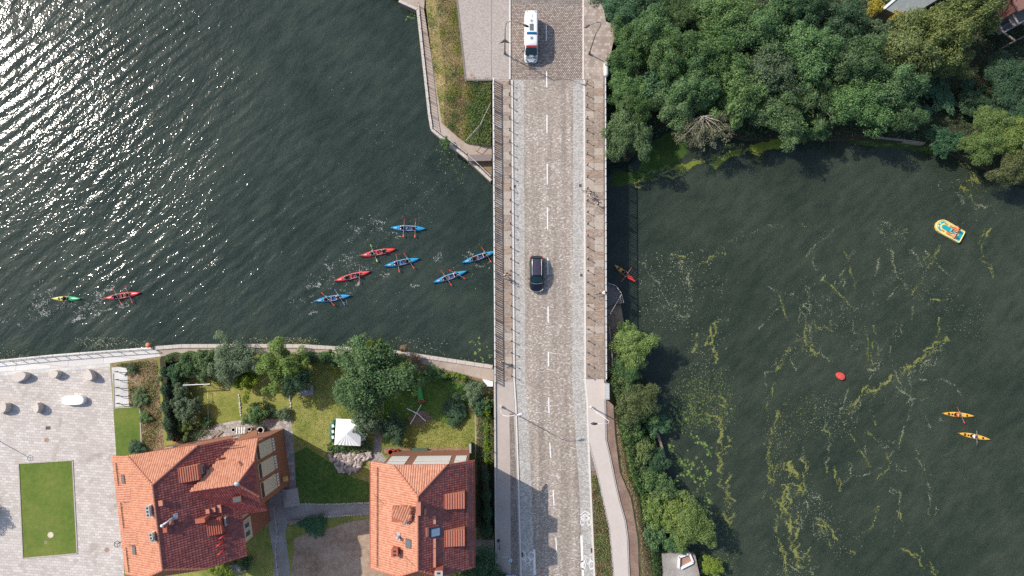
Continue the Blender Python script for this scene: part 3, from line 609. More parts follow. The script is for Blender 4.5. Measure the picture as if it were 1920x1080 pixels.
GA = [
 (700,708,72,'big1','mid','large dense tree in the middle of the garden','tree',8.5),
 (748,705,40,'feather0','light','feathery yellow-green tree leaning on the large garden tree','tree',7),
 (700,665,34,'feather0','lime','light crown of the garden tree reaching over the quay walkway','tree',7.5),
 (528,686,50,'feather0','light','feathery light-green tree over the quay walkway','tree',6),
 (552,712,30,'big3','deep','dark shaded tree behind the grey table','tree',5),
 (437,676,42,'big0','grey','grey-green tree at the quay walkway, left of the feathery tree','tree',5.2),
 (460,715,26,'shr2','lime','yellow-green shrub hanging over the lawn swing','shrub',3.2),
 (385,684,26,'shr1','mid','round shrub beside the left garden hedge corner','shrub',3),
 (350,690,24,'shr0','mid','shrub between the hedge corner and the round shrub','shrub',2.6),
 (326,700,20,'shr2','deep','dark shrub in the hedge corner','shrub',2.4),
 (408,700,18,'shr1','mid','small shrub behind the white stones','shrub',2),
 (336,735,20,'shr1','grey','grey shrub beside the inner side of the tall hedge','shrub',2.2),
 (348,768,28,'shr0','grey','rounded grey-green shrub in front of the patio','shrub',2.6),
 (346,802,16,'shr2','light','small flowering shrub by the patio barrels','shrub',1.4),
 (385,790,12,'shr0','mid','tiny shrub on the patio edge','shrub',1.0),
 (478,778,22,'shr1','mid','shrub at the patio edge, left of the low flower border','shrub',2.0),
 (505,774,13,'shr2','deep','first clump of the low flower border by the patio','shrub',1.0),
 (530,777,14,'shr0','grey','blue-grey clump at the end of the low flower border','shrub',1.1),
 (682,788,30,'shr0','grey','tree with grey-green leaves shading the white gazebo','tree',3.6),
 (738,805,26,'shr1','deep','dark shrub beside the stepping path','shrub',2.2),
 (770,680,24,'shr2','brown','reddish-brown shrub against the quay walkway','shrub',1.8),
 (815,700,18,'shr0','mid','small shrub left of the clipped balls by the quay','shrub',1.6),
 (853,772,24,'shr1','deep','low bush standing in for a dark shadow in the middle of the right lawn','shrub',1.2),  # bush added to darken the lawn where a soft shadow lies
 (885,738,24,'shr2','grey','shrub right of the clipped balls','shrub',2.6),
 (905,762,20,'shr0','deep','dark shrub between the flower strip and the sidewalk wall','shrub',2.6),
 (620,672,14,'shr1','mid','small shrub behind the garden hedge near the large tree','shrub',2),
 (900,1068,38,'big2','deep','dark tree at the bottom edge beside the second house','tree',6),
 (938,1090,20,'shr2','deep','dark branch end of the tree at the bottom edge','shrub',5),
 (588,986,24,'shr0','deep','dark low bush on the edge of the dirt yard','shrub',.7),
 (415,1066,20,'shr1','lime','sunlit bush below the eaves of the first house','shrub',1.6),
 (458,1056,15,'shr2','mid','small bush beside the stone steps','shrub',1.4),
 (256,838,15,'shr0','deep','dark shrub at the end of the planting bed','shrub',1.0),
 (262,745,16,'shr1','mid','weedy shrub beside the bicycle racks','shrub',.9),
 (246,692,11,'shr2','mid','small shrub at the upper end of the planting bed','shrub',.8),
 (272,782,12,'shr0','mid','weedy tuft by the corner lawn kerb','shrub',.8),
 (835,268+0,11,'shr1','mid','green weed clump at the low end of the dry grass bank','shrub',.8),
]
for a in GA: tree(a[0], a[1], a[2], a[3], a[4], a[5], a[6], a[7], GZ-.05)
for i, (x, y, r) in enumerate(((838,703,7),(850,703,7),(859.5,705,7),(869.5,708,7))):
    tree(x, y, r, 'top0', 'lime', f'clipped ball shrub near the quay, {ORD[i]} from the left of the row of four', 'topiary', .9, GZ, 'topiary', 'clipped balls near the quay')
for i, (x, y, r) in enumerate(((620,840,9),(631.5,840,8),(642.5,840,9),(661,838,9),(673,838,9),(687.5,837,11))):
    tree(x, y, r, 'top0', 'mid', f'clipped ball shrub below the white gazebo, {ORD[i]} from the left of the row of six', 'topiary', 1.1, GZ, 'topiary', 'clipped balls below the gazebo')
for i in range(11):
    y = 752+i*11.0
    tree(914+.4*math.sin(i*2.3), y, 7.5, 'top0', 'lime' if i % 3 else 'light', f'narrow upright conifer in the row beside the sidewalk wall, {ORD[i]} from the north', 'conifer', 2.9, GZ, 'conifer', 'row of conifers beside the sidewalk wall')
# hedges: leaf boxes
def hedge(px, z0, z1, half, leaves, label, n=9000, leaf=.16, seed=1):
    g = np.random.default_rng(seed); q = [P(a, b, z1) for a, b in px]; seg = list(zip(q, q[1:])); Ls = np.array([(b-a).length for a, b in seg]); k = g.choice(len(seg), n, p=Ls/Ls.sum())
    A = np.array([list(s_[0]) for s_ in seg])[k]; Bv = np.array([list(s_[1]) for s_ in seg])[k]; d = unit(Bv-A); s_ = np.stack([-d[:,1], d[:,0], d[:,2]*0], 1)
    c = A+(Bv-A)*g.random((n,1)); th = g.uniform(-.2, math.pi+.2, n); rr = (.75+.3*g.random(n))*(1+.18*np.sin(c[:,0]*3.1)+.18*np.sin(c[:,1]*2.7))
    p = c+s_*(half*np.cos(th)*rr)[:,None]; p[:,2] = z0+(z1-z0)*np.clip(np.sin(th)*rr*1.05, 0.02, 1.15)
    n_ = unit(s_*np.cos(th)[:,None]*.6+np.array([0,0,.7])+g.normal(size=(n,3))*.45); V, Q = leaf_quads(p, n_, g.normal(size=(n,3)), leaf*g.uniform(.6,1.4,n))
    b = q[0]; t = thing('hedge', label, 'hedge', (b.x, b.y, z0)); V -= np.array([b.x, b.y, z0])
    o = place('foliage', np_mesh('hedge_leaves', V, Q, FO[leaves]), t)
    mb = MB()
    for a, b2 in seg: mb.bar(Vector((a.x, a.y, z0+.5*(z1-z0)))-Vector((b.x,b.y,z0)), Vector((b2.x, b2.y, z0+.5*(z1-z0)))-Vector((b.x,b.y,z0)), half*1.1, (z1-z0)*.8)
    mb.build('core', M['soil'], t); return t
hedge([(303,672),(308,740),(314,800),(318,826)], GZ, GZ+2.1, .65, 'deep', 'tall dark hedge between the planting bed and the garden', 12000, .17, 1)
hedge([(300,674),(345,671),(400,668)], GZ, GZ+1.9, .7, 'mid', 'hedge along the quay walkway at the left end of the garden', 6000, .17, 2)
hedge([(560,672),(600,671),(645,676)], GZ, GZ+1.7, .7, 'mid', 'hedge along the quay walkway behind the grey table', 7000, .17, 3)
hedge([(908,872),(912,930),(914,985),(912,1012)], GZ, GZ+2.4, .7, 'deep', 'dark shaded hedge between the second house and the sidewalk wall', 11000, .17, 4)
# the leaning bare-branched tree at the algae bay
b = P(1290,225,-3.1); t = thing('dead_tree', 'leaning half-bare tree with pale branches over the algae bay', 'tree', b); r_ = random.Random(5); mb = MB(); lv = []
mb.tube([(0,0,0),(.3,-.5,2.6),(.8,-1.0,5.0)], [.2,.15,.1], 7)
for i in range(34):
    a = D2R(-75+r_.uniform(-75,95)); L = r_.uniform(2.0,4.6); s0 = Vector((.35,-.5,2.9)).lerp(Vector((.8,-1.0,5.0)), r_.random()); p1 = s0+Vector((math.cos(a)*L*.5, math.sin(a)*L*.5, r_.uniform(.3,1.1))); p2 = s0+Vector((math.cos(a)*L, math.sin(a)*L, r_.uniform(-.3,.9)))
    mb.tube([s0, p1, p2], [.055,.035,.012], 5)
    for j in range(6):
        q = p1.lerp(p2, r_.random()); a2 = a+r_.uniform(-1,1); e = q+Vector((math.cos(a2), math.sin(a2), r_.uniform(-.2,.4)))*r_.uniform(.4,1.1); mb.tube([q, e], [.018,.006], 4); lv += [q.lerp(e, r_.random()) for _ in range(12)]
mb.build('branches', M['bark_pale'], t)
g = np.random.default_rng(9); n = len(lv)*3; c = np.array([list(x) for x in lv]); c = np.repeat(c, 3, 0)+g.normal(size=(n,3))*.22
V, Q = leaf_quads(c, unit(g.normal(size=(n,3))+[0,0,.8]), g.normal(size=(n,3)), .17*g.uniform(.6,1.3,n), .5); place('foliage', np_mesh('dry_leaves', V, Q, FO['willow_grey']), t)
# ground plants that nobody could count
def scatter(name, px, zf, n, size, leaves, hgt, seed, upright=.6, mask=None, clump=0):
    g = np.random.default_rng(seed); q = [P(a, b, zf if isinstance(zf, (int, float)) else -1.5) for a, b in px]; xs = [p.x for p in q]; ys = [p.y for p in q]
    if clump:
        cx_ = g.uniform(min(xs), max(xs), clump); cy_ = g.uniform(min(ys), max(ys), clump); k = g.integers(0, clump, n*2); X = cx_[k]+g.normal(size=n*2)*clump_r(size); Y = cy_[k]+g.normal(size=n*2)*clump_r(size)
    else: X = g.uniform(min(xs), max(xs), n*2); Y = g.uniform(min(ys), max(ys), n*2)
    ok = pip_np(X, Y, [(p.x, p.y) for p in q]); X, Y = X[ok][:n], Y[ok][:n]; m = len(X)
    Z = np.full(m, zf, float) if isinstance(zf, (int, float)) else zf(X, Y)
    p = np.stack([X, Y, Z+hgt*g.random(m)], 1); nn = unit(g.normal(size=(m,3))*upright+np.array([0,0,.8])); dd = g.normal(size=(m,3))+np.array([0,0,.6])
    V, Q = leaf_quads(p, nn, dd, size*g.uniform(.5,1.4,m), .4); return place(name, np_mesh(name, V, Q, FO[leaves]), kind='stuff')
def clump_r(s_): return .28+s_
def slope_nw(X, Y):
    # height of the grass bank: high by the paving, low by the quay
    a, b_ = P(873,150), P(830,240,-2.5); u = ((X-a.x)*(b_.x-a.x)+(Y-a.y)*(b_.y-a.y))/((b_.x-a.x)**2+(b_.y-a.y)**2); return -.05-2.3*np.clip(u, 0, 1)-.1
nwp = [(800,-20),(857,-20),(873,152),(921,152),(921,273),(875,266),(863,258),(828,228),(813,125),(800,19)]
scatter('bank_weeds', nwp, slope_nw, 15000, .16, 'dry', .15, 21); scatter('bank_weeds', nwp, slope_nw, 5000, .17, 'lime', .3, 22, clump=60); scatter('bank_weeds', nwp, slope_nw, 3500, .18, 'mid', .3, 42, clump=26); scatter('bank_weeds', nwp, slope_nw, 3000, .14, 'dry', .2, 43, clump=60)
scatter('bank_weeds', [(880,200),(921,155),(921,273),(876,264)], slope_nw, 6000, .2, 'light', .35, 23)
scatter('bed_plants', [(209,684),(294,672),(306,848),(270,850),(262,763),(243,762),(239,690)], GZ, 5200, .17, 'dry', .2, 24, clump=120)
scatter('bed_plants', [(209,684),(294,672),(306,848),(270,850),(262,763),(243,762),(239,690)], GZ, 4200, .18, 'olive', .25, 25, clump=46)
scatter('strip_plants', [(1109,890),(1117,890),(1130,940),(1141,992),(1149,1080),(1116,1080),(1111,960)], .07, 4200, .20, 'olive', .25, 26, clump=90)
scatter('strip_plants', [(1109,890),(1117,890),(1130,940),(1141,992),(1149,1080),(1116,1080),(1111,960)], .07, 2500, .20, 'brown', .2, 27)
scatter('garden_weeds', [(320,700),(545,690),(700,840),(880,840),(900,720),(800,700),(640,690),(560,690)], GZ, 20000, .10, 'lime', .05, 28)
scatter('garden_weeds', [(550,740),(700,780),(890,770),(890,850),(694,940),(560,945)], GZ, 14000, .11, 'olive', .05, 29)
scatter('border_plants', [(895,740),(926,735),(924,1010),(893,1010)], GZ, 9000, .18, 'mid', .5, 30)
scatter('border_plants', [(800,690),(905,716),(925,735),(878,728),(805,706)], GZ, 4000, .15, 'mid', .4, 31, clump=22)
scatter('border_plants', [(320,806),(400,790),(430,797),(340,838),(322,832)], GZ, 2500, .16, 'mid', .5, 32, clump=14)
def slope_se(X, Y): return np.clip(-.1-.95*(X-np.interp(-Y, [8,24,34,41], [15.2,17.5,18.8,19.6]))/1.0, -3.15, -.05)+.0
sep = [(1140,720),(1160,765),(1168,830),(1180,890),(1203,935),(1216,1013),(1224,1078),(1240,1078),(1255,1030),(1300,1036),(1292,1020),(1272,955),(1248,880),(1226,812),(1205,720),(1178,640),(1165,610)]
scatter('bank_brambles', sep, slope_se, 34000, .24, 'mid', .9, 33); scatter('bank_brambles', sep, slope_se, 9000, .22, 'light', 1.0, 34, clump=40)
scatter('dry_fringe', [(1150,770),(1154,815),(1163,885),(1184,935),(1197,1013),(1199,1080),(1222,1080),(1215,1013),(1194,935),(1172,885),(1160,815)], slope_se, 8000, .18, 'dry', .3, 35)
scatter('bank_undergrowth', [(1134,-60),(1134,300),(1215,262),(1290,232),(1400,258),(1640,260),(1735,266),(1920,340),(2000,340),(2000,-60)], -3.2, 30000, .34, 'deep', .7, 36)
scatter('track_plants', [(1790,115),(1850,150),(1895,200),(1880,208),(1835,168),(1785,125)], -3.1, 1500, .2, 'dry', .2, 37)
# ---------------------------------------------------------------- railings, lamps, bollards
def railing(label, a, b, h=1.2, gap=.175, post=1.05, base=.12, name='railing', rail='steel_light', bal='steel_dark', post_mat='iron', width=.16, lower=True, bw=.028):
    a, b = Vector((a.x, a.y, base)), Vector((b.x, b.y, base)); d = b-a; L = d.length; u = d.normalized(); t = thing(name, label, 'railing', a)
    top = Vector((0,0,h)); mb = MB().bar(top, u*L+top, width, .06); mb.build('handrail', M[rail], t)
    if lower: MB().bar(Vector((0,0,.12)), u*L+Vector((0,0,.12)), .05, .04).build('bottom_rail', M[bal], t)
    n = max(1, round(L/post)); proto = None
    for i in range(n+1):
        p = u*(L*i/n)
        if proto is None: pm = MB().box((0,0,(h+.05)/2), (.07,.07,h+.05)); pm.lathe([(.055,h+.03),(.055,h+.07),(.03,h+.09)], n=8); proto = pm.build('post', M[post_mat], t).data
        else: place('post', proto, t, loc=p)
    if gap:
        m = round(L/gap); bp = MB().box((0,0,h/2+.05), (.022 if abs(u.y) > abs(u.x) else bw, bw if abs(u.y) > abs(u.x) else .022, h-.14)).build('baluster', M[bal], t); bp.location = u*(gap/2)
        for i in range(1, m): place('baluster', bp.data, t, loc=u*(L*(i+.5)/m))
    return t
def rail_px(label, pts, z, h, **kw):
    q = PP(pts, z)
    for i, (a, b) in enumerate(zip(q, q[1:])): railing(label if len(q) == 2 else f'{label}, {ORD[i]} section from its {kw.get("from_", "west")} end', a, b, h, base=z, **{k: v for k, v in kw.items() if k != 'from_'})
railing('long baluster railing along the west edge of the bridge, casting a comb of shadow', P(925.3,150,.12), P(928.3,716,.12), bw=.13, gap=.30)
railing('long baluster railing along the east edge of the bridge above the sheltered basin', P(1132.5,150,.12), P(1134.2,710,.12), bw=.13, gap=.30)
rail_px('railing of the north-west quay walkway', [(786,12),(796,108),(808,217),(812,242),(838,262),(877,292),(921,334)], -2.6, 1.1, gap=.42, post=2.1, width=.05, rail='steel_light', from_='north', bw=.05)
rail_px('railing along the pale plaza quay', [(-120,690),(0,678),(100,668.5),(200,660.5),(290,654)], GZ, 1.1, gap=0, post=1.55, width=.09, rail='steel_dark', post_mat='steel_dark', lower=False)
rail_px('slanting stair railing on the grass bank', [(921,195),(900,238),(873,268)], -1.2, .9, gap=0, post=1.5, width=.06, rail='concrete', lower=True)
rail_px('railing round the small viewing platform', [(1137,531),(1152,536),(1163,551),(1167,568)], -2.4, 1.0, gap=.4, post=1.0, width=.05, bw=.03, from_='north')
rail_px('thin handrail on the bank under the east railing', [(1162,552),(1140,590)], -2.4, 1.6, gap=0, post=2, width=.05)
rail_px('thin handrail beside the south railing end block', [(1139,610),(1147,700),(1151,740)], -2.6, 1.6, gap=0, post=3, width=.05, from_='north')
for i, (a, b, x0) in enumerate(((1137,718,0), (1135.5,118,1))):
    c0, c1 = P(a, b, .1), P(a, b+(30 if not i else 28), .1); L = (c1-c0).length
    t = thing('railing_end_block', ('pale metal box closing the south end of the east railing', 'pale rounded block closing the north end of the east railing')[i], 'block', ((c0.x+c1.x)/2, (c0.y+c1.y)/2, 0))
    if not i: MB().box((0,0,.45), (.55,L,1.0)).build('body', M['steel'], t); mb = MB(); [mb.box((.03,(j-4)*.2,.965), (.44,.08,.03)) for j in range(9)]; mb.build('ribs', M['steel_light'], t)
    else: MB().tube([(0,-L/2,.5),(0,-L/2+.3,.5),(0,L/2-.3,.5),(0,L/2,.5)], [.2,.34,.34,.2], 14).build('body', M['steel_light'], t, smooth=True); MB().box((0,0,.1), (.45,L*.8,.4)).build('foot', M['concrete'], t)
t = thing('end_block', 'white stone block where the quay walkway meets the west railing', 'block', P(914,717,GZ)); MB().prism([(-.7,.55),(.75,.2),(.75,-.45),(.0,-.45)], 0, 1.1).build('block', M['white'], t)
# bollards
def make_bollard(label, loc, grp):
    t = thing('bollard', label, 'bollard', loc, group=grp)
    MB().lathe([(.085,0),(.085,.06),(.05,.09),(.042,.78),(.06,.80),(.06,.84)], n=10).build('post', M['iron'], t, smooth=True)
    MB().ball((0,0,.92), .105, 12, 8).build('ball', M['iron'], t, smooth=True); return t
b0 = None
for side, x0, x1, nm in ((0, 954.8, 959.5, 'west'), (1, 1100, 1103, 'east')):
    for i in range(26):
        f = i/25; c = P(x0+(x1-x0)*f, 157+(705-157)*f, .125); lab = f'black ball-topped bollard on the {nm} footway of the bridge, {ORD[i]} from the north'; grp = f'bollards along the {nm} kerb of the bridge'
        if b0 is None: b0 = make_bollard(lab, c, grp)
        else: o = copy_tree(b0); o.location = c; o['label'] = lab; o['group'] = grp
# street lamps: pole, curved arm, head.  arm is the level vector from the pole to the lamp head
def lamp(px, py, arm, label, h=8.2, head='iron', pole='steel', bow=(0,0), lean=(0,0), sidearms=False):
    c = P(px, py, .12); t = thing('street_lamp', label, 'street lamp', c); A = Vector((arm[0], arm[1], 0)); Bw = Vector((bow[0], bow[1], 0)); Ln = Vector((lean[0], lean[1], 0))
    MB().lathe([(.16,0),(.16,.5),(.10,.6)], n=12).build('base', M[pole], t)
    pts = [Vector((0,0,.4)), Ln*.5+Vector((0,0,h*.45)), Ln+Vector((0,0,h*.80))]
    MB().tube(pts, [.09,.075,.06], 8).build('pole', M[pole], t, smooth=True)
    q = [pts[-1]+Vector((0,0,-.05))]+[pts[-1].lerp(A+Vector((0,0,h)), s_)+Bw*math.sin(s_*math.pi)+Vector((0,0,.45*math.sin(s_*math.pi))) for s_ in (.2,.4,.6,.8,1)]
    MB().tube(q, .045, 8).build('arm', M[pole], t, smooth=True)
    d = (q[-1]-q[-2]); d.z = 0; d.normalize(); e = q[-1]
    MB().tube([e-d*.1, e+d*.12, e+d*.45, e+d*.72], [.07,.15,.17,.05], 10).build('lamp_head', M[head], t, smooth=True)
    if sidearms:
        for s_ in (-1, 1): MB().prism([(s_*.05,0),(s_*.75,-.12),(s_*.05,.45)], h*.45, h*.45+.03).build('side_sign', M['iron'], t)
    return t
lamp(946.5,101,(2.3,.35),'curved street lamp on the north-west corner, reaching over the road by the ambulance', 8.3, 'iron','steel_dark', bow=(-.75,.75), sidearms=True)
lamp(1104.7,101,(-1.1,.25),'curved street lamp on the north-east corner, beside the overhanging trees', 8.3, 'steel_dark','steel_dark', bow=(1.0,.7))
lamp(940,762,(2.0,.0),'pale curved street lamp on the south-west sidewalk, its head over the kerb', 8.3, 'steel_light','steel_light', bow=(-.4,-.2))
lamp(1108,763,(-.4,-1.0),'curved street lamp on the footpath east of the road', 8.3, 'iron','steel_light', bow=(1.4,-.4))
# tall leaning pole with street name plate and round sign, short lamp at the bottom edge
S('sign_blue', (.012,.045,.33), rough=.35, var=.05); S('mirror', (.30,.42,.52), rough=.12, metal=.8)
c = P(966,1062,.12); t = thing('sign_pole', 'slanting grey pole with a blue street sign at the bottom edge of the west sidewalk', 'sign pole', c)
tp = Vector((.75,1.2,0)); MB().tube([(-.1,-1.5,.0),(.15,-.2,3.6),(.45,.9,6.2)], [.07,.06,.045], 8).build('pole', M['steel'], t, smooth=True)
pn = MB().box((-.60,.05,3.2), (1.35,.05,.34)).build('name_plate', M['sign_blue'], t); pn['label'] = 'blue name plate with white marks'
mb = MB()
for x, w_, h_ in ((-1.12,.10,.09),(-.96,.12,.07),(-.80,.1,.12),(-.62,.14,.07),(-.42,.06,.14),(-.28,.16,.09),(-.10,.06,.16),(-.02,.09,.1)): mb.box((x, .05, 3.372), (w_,.052,.004)); mb.box((x, .078, 3.2), (w_,.004,h_))
mb.build('white_marks', M['white'], pn)
c = P(956,1037,.12); t = thing('traffic_mirror', 'round bluish domed mirror beside the blue street sign', 'mirror', c)
MB().tube([(-.9,.15,0),(-.45,.1,1.9),(0,0,2.6)], [.03,.03,.03], 6).build('pole', M['steel_light'], t); MB().ball((0,0,2.7), (.30,.30,.22), 16, 9).build('dome', M['mirror'], t, smooth=True)
c = P(935,1002,.12); t = thing('short_lamp', 'small dark post lamp standing in shade on the west sidewalk', 'lamp', c)
MB().tube([(.12,-2.0,0),(.08,-.9,1.4),(0,0,2.6)], [.05,.04,.035], 8).build('pole', M['iron'], t); MB().lathe([(.06,2.5),(.24,2.6),(.24,2.66),(.1,2.95),(.02,3.0)], n=12).build('lamp_head', M['iron'], t, smooth=True)
c = P(944.5,1040,.12); t = thing('handrail', 'short pale horizontal bar on the west sidewalk beside the domed mirror', 'bar', c); MB().bar((-.25,0,.9), (.25,-.04,.9), .04, .04).build('rail', M['steel_light'], t); MB().bar((-.25,0,0), (-.25,0,.9), .04, .04).build('post', M['steel_light'], t); MB().bar((.25,-.04,0), (.25,-.04,.9), .04, .04).build('post', M['steel_light'], t)
# plaza ring lamps (one stands just outside the frame and throws its ring of shadow on the plaza)
def ring_lamp(loc, h, label):
    t = thing('ring_lamp', label, 'lamp', loc)
    MB().tube([(0,0,0),(0,0,h)], [.07,.05], 8).build('pole', M['iron'], t)
    r = MB(); r.tube([(.38*math.cos(k*math.pi/8), .38*math.sin(k*math.pi/8), h) for k in range(17)], .035, 6, False); r.build('ring', M['iron'], t)
    s_ = MB(); [s_.bar((0,0,h), (.38*math.cos(a), .38*math.sin(a), h), .04, .04) for a in (.6, 2.7, 4.8)]; s_.build('spokes', M['iron'], t)
ring_lamp(P(253,1001,GZ), 4.2, 'dark ring-headed lamp between the plaza and the orange-roofed house')
sh = P(57,859,GZ); hh = 6.5; off = Vector((-sdir.x, -sdir.y, 0)).normalized()*hh/math.tan(SUN_EL); ring_lamp((sh.x-off.x, sh.y-off.y, GZ), hh, 'ring-headed lamp left of the plaza, its ring of shadow lying on the paving')
tree(-75,958,26,'shr1','mid','small tree just left of the plaza whose shadow falls on the paving','tree',4.2,GZ)
# bank timber edging, boards, platform
def edging(label, px, z0, z1, wd, mat='wood', name='timber_edging'):
    q = PP(px, z1); t = thing(name, label, 'edging', (q[0].x, q[0].y, z0))
    for a, b in zip(q, q[1:]):
        L = (b-a).length; n = max(1, round(L/1.6)); d = (b-a)/n
        for i in range(n):
            s_ = a+d*i-q[0]; e = s_+d*.985; m = (z1-z0)/2; MB().bar((s_.x,s_.y,m), (e.x,e.y,m), wd, z1-z0).build('plank', M[mat], t)
edging('weathered timber edging between the bank shrubs and the lily pads', [(1233,812),(1243,845),(1252,880)], -4.3, -3.0, .32)
edging('short brown piece of timber edging lower down the east bank', [(1262,905),(1276,952)], -4.3, -3.05, .22)
edging('long timber edging along the shaded north shore', [(1636,256),(1690,262),(1735,268)], -4.3, -2.95, .25)
edging('timber face of the grey gravel pad', [(1301,1040),(1310,1082),(1320,1120)], -4.3, -2.1, .35)
plat = MB().prism(PP([(1134,531),(1150,534.5),(1162,549),(1166,568),(1134,577)], -2.4), -4.6, -2.4).build('viewing_platform', M['concrete_dark']); tag(plat, 'grey five-sided viewing platform jutting from under the east railing', 'platform')
for a, b in ((1147,537),(1155,544),(1162,553),(1163,565),(1138,564)):
    c = P(a, b, -2.398); t = thing('mooring_bolt', f'dark bolt set in the viewing platform at its {("north rim","north-east rim","east corner","south-east rim","south-west part")[((1147,1155,1162,1163,1138)).index(a)]}', 'bolt', c); MB().lathe([(.09,0),(.09,.05),(.05,.07)], n=8).build('cap', M['iron'], t)
# culvert frame on the gravel pad
c = P(1285,1051,-2.2); t = thing('culvert_frame', 'pale concrete frame of a shaft on the gravel pad', 'shaft', c)
for a, b in (((-1.0,-.9),(-.9,.6)),((-.95,.55),(.5,1.0)),((.5,1.0),(.95,-.1)),((.95,-.15),(-.7,-.95))): MB().bar((a[0],a[1],.2), (b[0],b[1],.2), .22, .45).build('frame_side', M['white'], t)
MB().prism([(-.9,-.8),(-.8,.5),(.5,.9),(.9,-.1)], 0, .03).build('shaft_floor', M['rust'], t)
# quay coping blocks
def coping(label, px, z, w_, h_, n_per=1.2, mat='quay_cap'):
    q = PP(px, z); t = thing('quay_wall', label, 'quay wall', (q[0].x, q[0].y, z-2)); o0 = Vector((q[0].x, q[0].y, z-2))
    for a, b in zip(q, q[1:]):
        L = (b-a).length; n = max(1, round(L/n_per)); d = (b-a)/n
        for i in range(n):
            s_ = a+d*i-o0; e = s_+d*.975; MB().bar((s_.x,s_.y,2.0), (e.x,e.y,2.0), w_, h_).build('coping_stone', M[mat], t)
    wl = MB(); [wl.bar((a.x-o0.x, a.y-o0.y, .4), (b.x-o0.x, b.y-o0.y, .4), w_*.7, 2.9) for a, b in zip(q, q[1:])]; wl.build('wall_face', M['concrete_dark'], t)
coping('stone coping of the garden quay wall, from the plaza to the bridge', [(290,652.5),(341,648.8),(455,648.3),(565,648.8),(640,653.5),(673,654),(742,660.5),(822,672.5),(924,688)], GZ+.10, .5, .2)
coping('pale coping of the plaza quay', [(-200,697),(0,677),(100,667),(200,659.3),(288,653)], GZ+.06, .35, .16, 1.6, 'quay_white')
coping('stone coping of the north-west quay wall', [(748,2),(783,18),(793,108),(805,217),(809.5,243),(836.5,265.5),(875,296),(921,339)], -2.5, .35, .22)
w_ = MB().prism(PP([(926,716),(929,716),(931.5,1080),(945,1900),(942,1900),(928.5,1080)], .3), GZ-.5, .34).build('retaining_wall', M['quay_cap']); tag(w_, 'pale retaining wall between the garden hedges and the west sidewalk', 'wall')
be = MB().bar(P(877,297,-1.8), P(921,296,-1.8), .9, .5).build('quay_beam', M['concrete_dark']); tag(be, 'dark beam crossing the quay walkway below the bridge', 'beam')
c = P(282,647,GZ); t = thing('mooring_bollard', 'rust-orange mooring bollard on the quay corner', 'mooring bollard', c); S('orange_rust', (.50,.17,.07), rough=.6); MB().lathe([(.30,0),(.26,.1),(.24,.5)], n=14).build('stem', M['orange_rust'], t, smooth=True); MB().ball((0,0,.62), (.36,.36,.22), 14, 8).build('head', M['orange_rust'], t, smooth=True)
# ---------------------------------------------------------------- vehicles
S('x0', (.1,.1,.1)); S('car_black', (.006,.009,.016), rough=.22, var=.05, spec=.6); S('glass_dark', (.012,.030,.038), rough=.08, var=.1); S('tyre', (.02,.02,.02), rough=.8); S('rim', (.35,.35,.36), rough=.4, metal=.6)
S('ambulance_white', (.80,.80,.79), rough=.35, var=.02); S('light_bar_blue', (.01,.14,.30), rough=.25); S('red_band', (.50,.045,.04), rough=.4); S('hatch_grey', (.13,.135,.15), rough=.4); S('letter_black', (.03,.03,.035), rough=.5); S('chrome', (.55,.53,.50), rough=.35, metal=.4); S('plum', (.045,.040,.065), rough=.25)
def ring_pts(wd, zl, zh, roofw, n=5, crown=.05):
    """half section: sill, belt, shoulder, roof edge, centre"""
    zb = zl+(zh-zl)*.55; L = [(wd*.93, zl), (wd, zl+(zb-zl)*.5), (wd*.985, zb), (roofw+(wd-roofw)*.18, zh-.10), (roofw, zh-.02), (roofw*.55, zh+crown*.7), (0, zh+crown)]
    return [(x, z) for x, z in L]+[(-x, z) for x, z in L[-2::-1]]
def car_body(stations):
    """stations: (y, half width, z low, z high, roof half width); returns builder and rings"""
    rings = []
    for y, wd, zl, zh, rw in stations: rings.append([Vector((x, y, z)) for x, z in ring_pts(wd, zl, zh, rw)])
    mb = MB(); n = len(rings[0]); v = [p for r in rings for p in r]
    f = [(i*n+k, i*n+k+1, (i+1)*n+k+1, (i+1)*n+k) for i in range(len(rings)-1) for k in range(n-1)]
    f += [(i*n, (i+1)*n, (i+1)*n+n-1, i*n+n-1) for i in range(len(rings)-1)]; f += [tuple(range(n)), tuple((len(rings)-1)*n+k for k in range(n))[::-1]]
    return mb.add(v, f), rings
def smooth_part(o, lv=2):
    m = o.modifiers.new('round', 'SUBSURF'); m.levels = lv; m.render_levels = lv
    for p in o.data.polygons: p.use_smooth = True
def wheels(t, xs, ys, r, wd=.22):
    for x in xs:
        for y in ys:
            w0 = MB().cyl((x-wd/2,y,r), (x+wd/2,y,r), r, n=18).build('wheel', M['tyre'], t); MB().cyl((x-wd/2-.01,y,r), (x+wd/2+.01,y,r), r*.6, n=14).build('rim', M['rim'], w0)
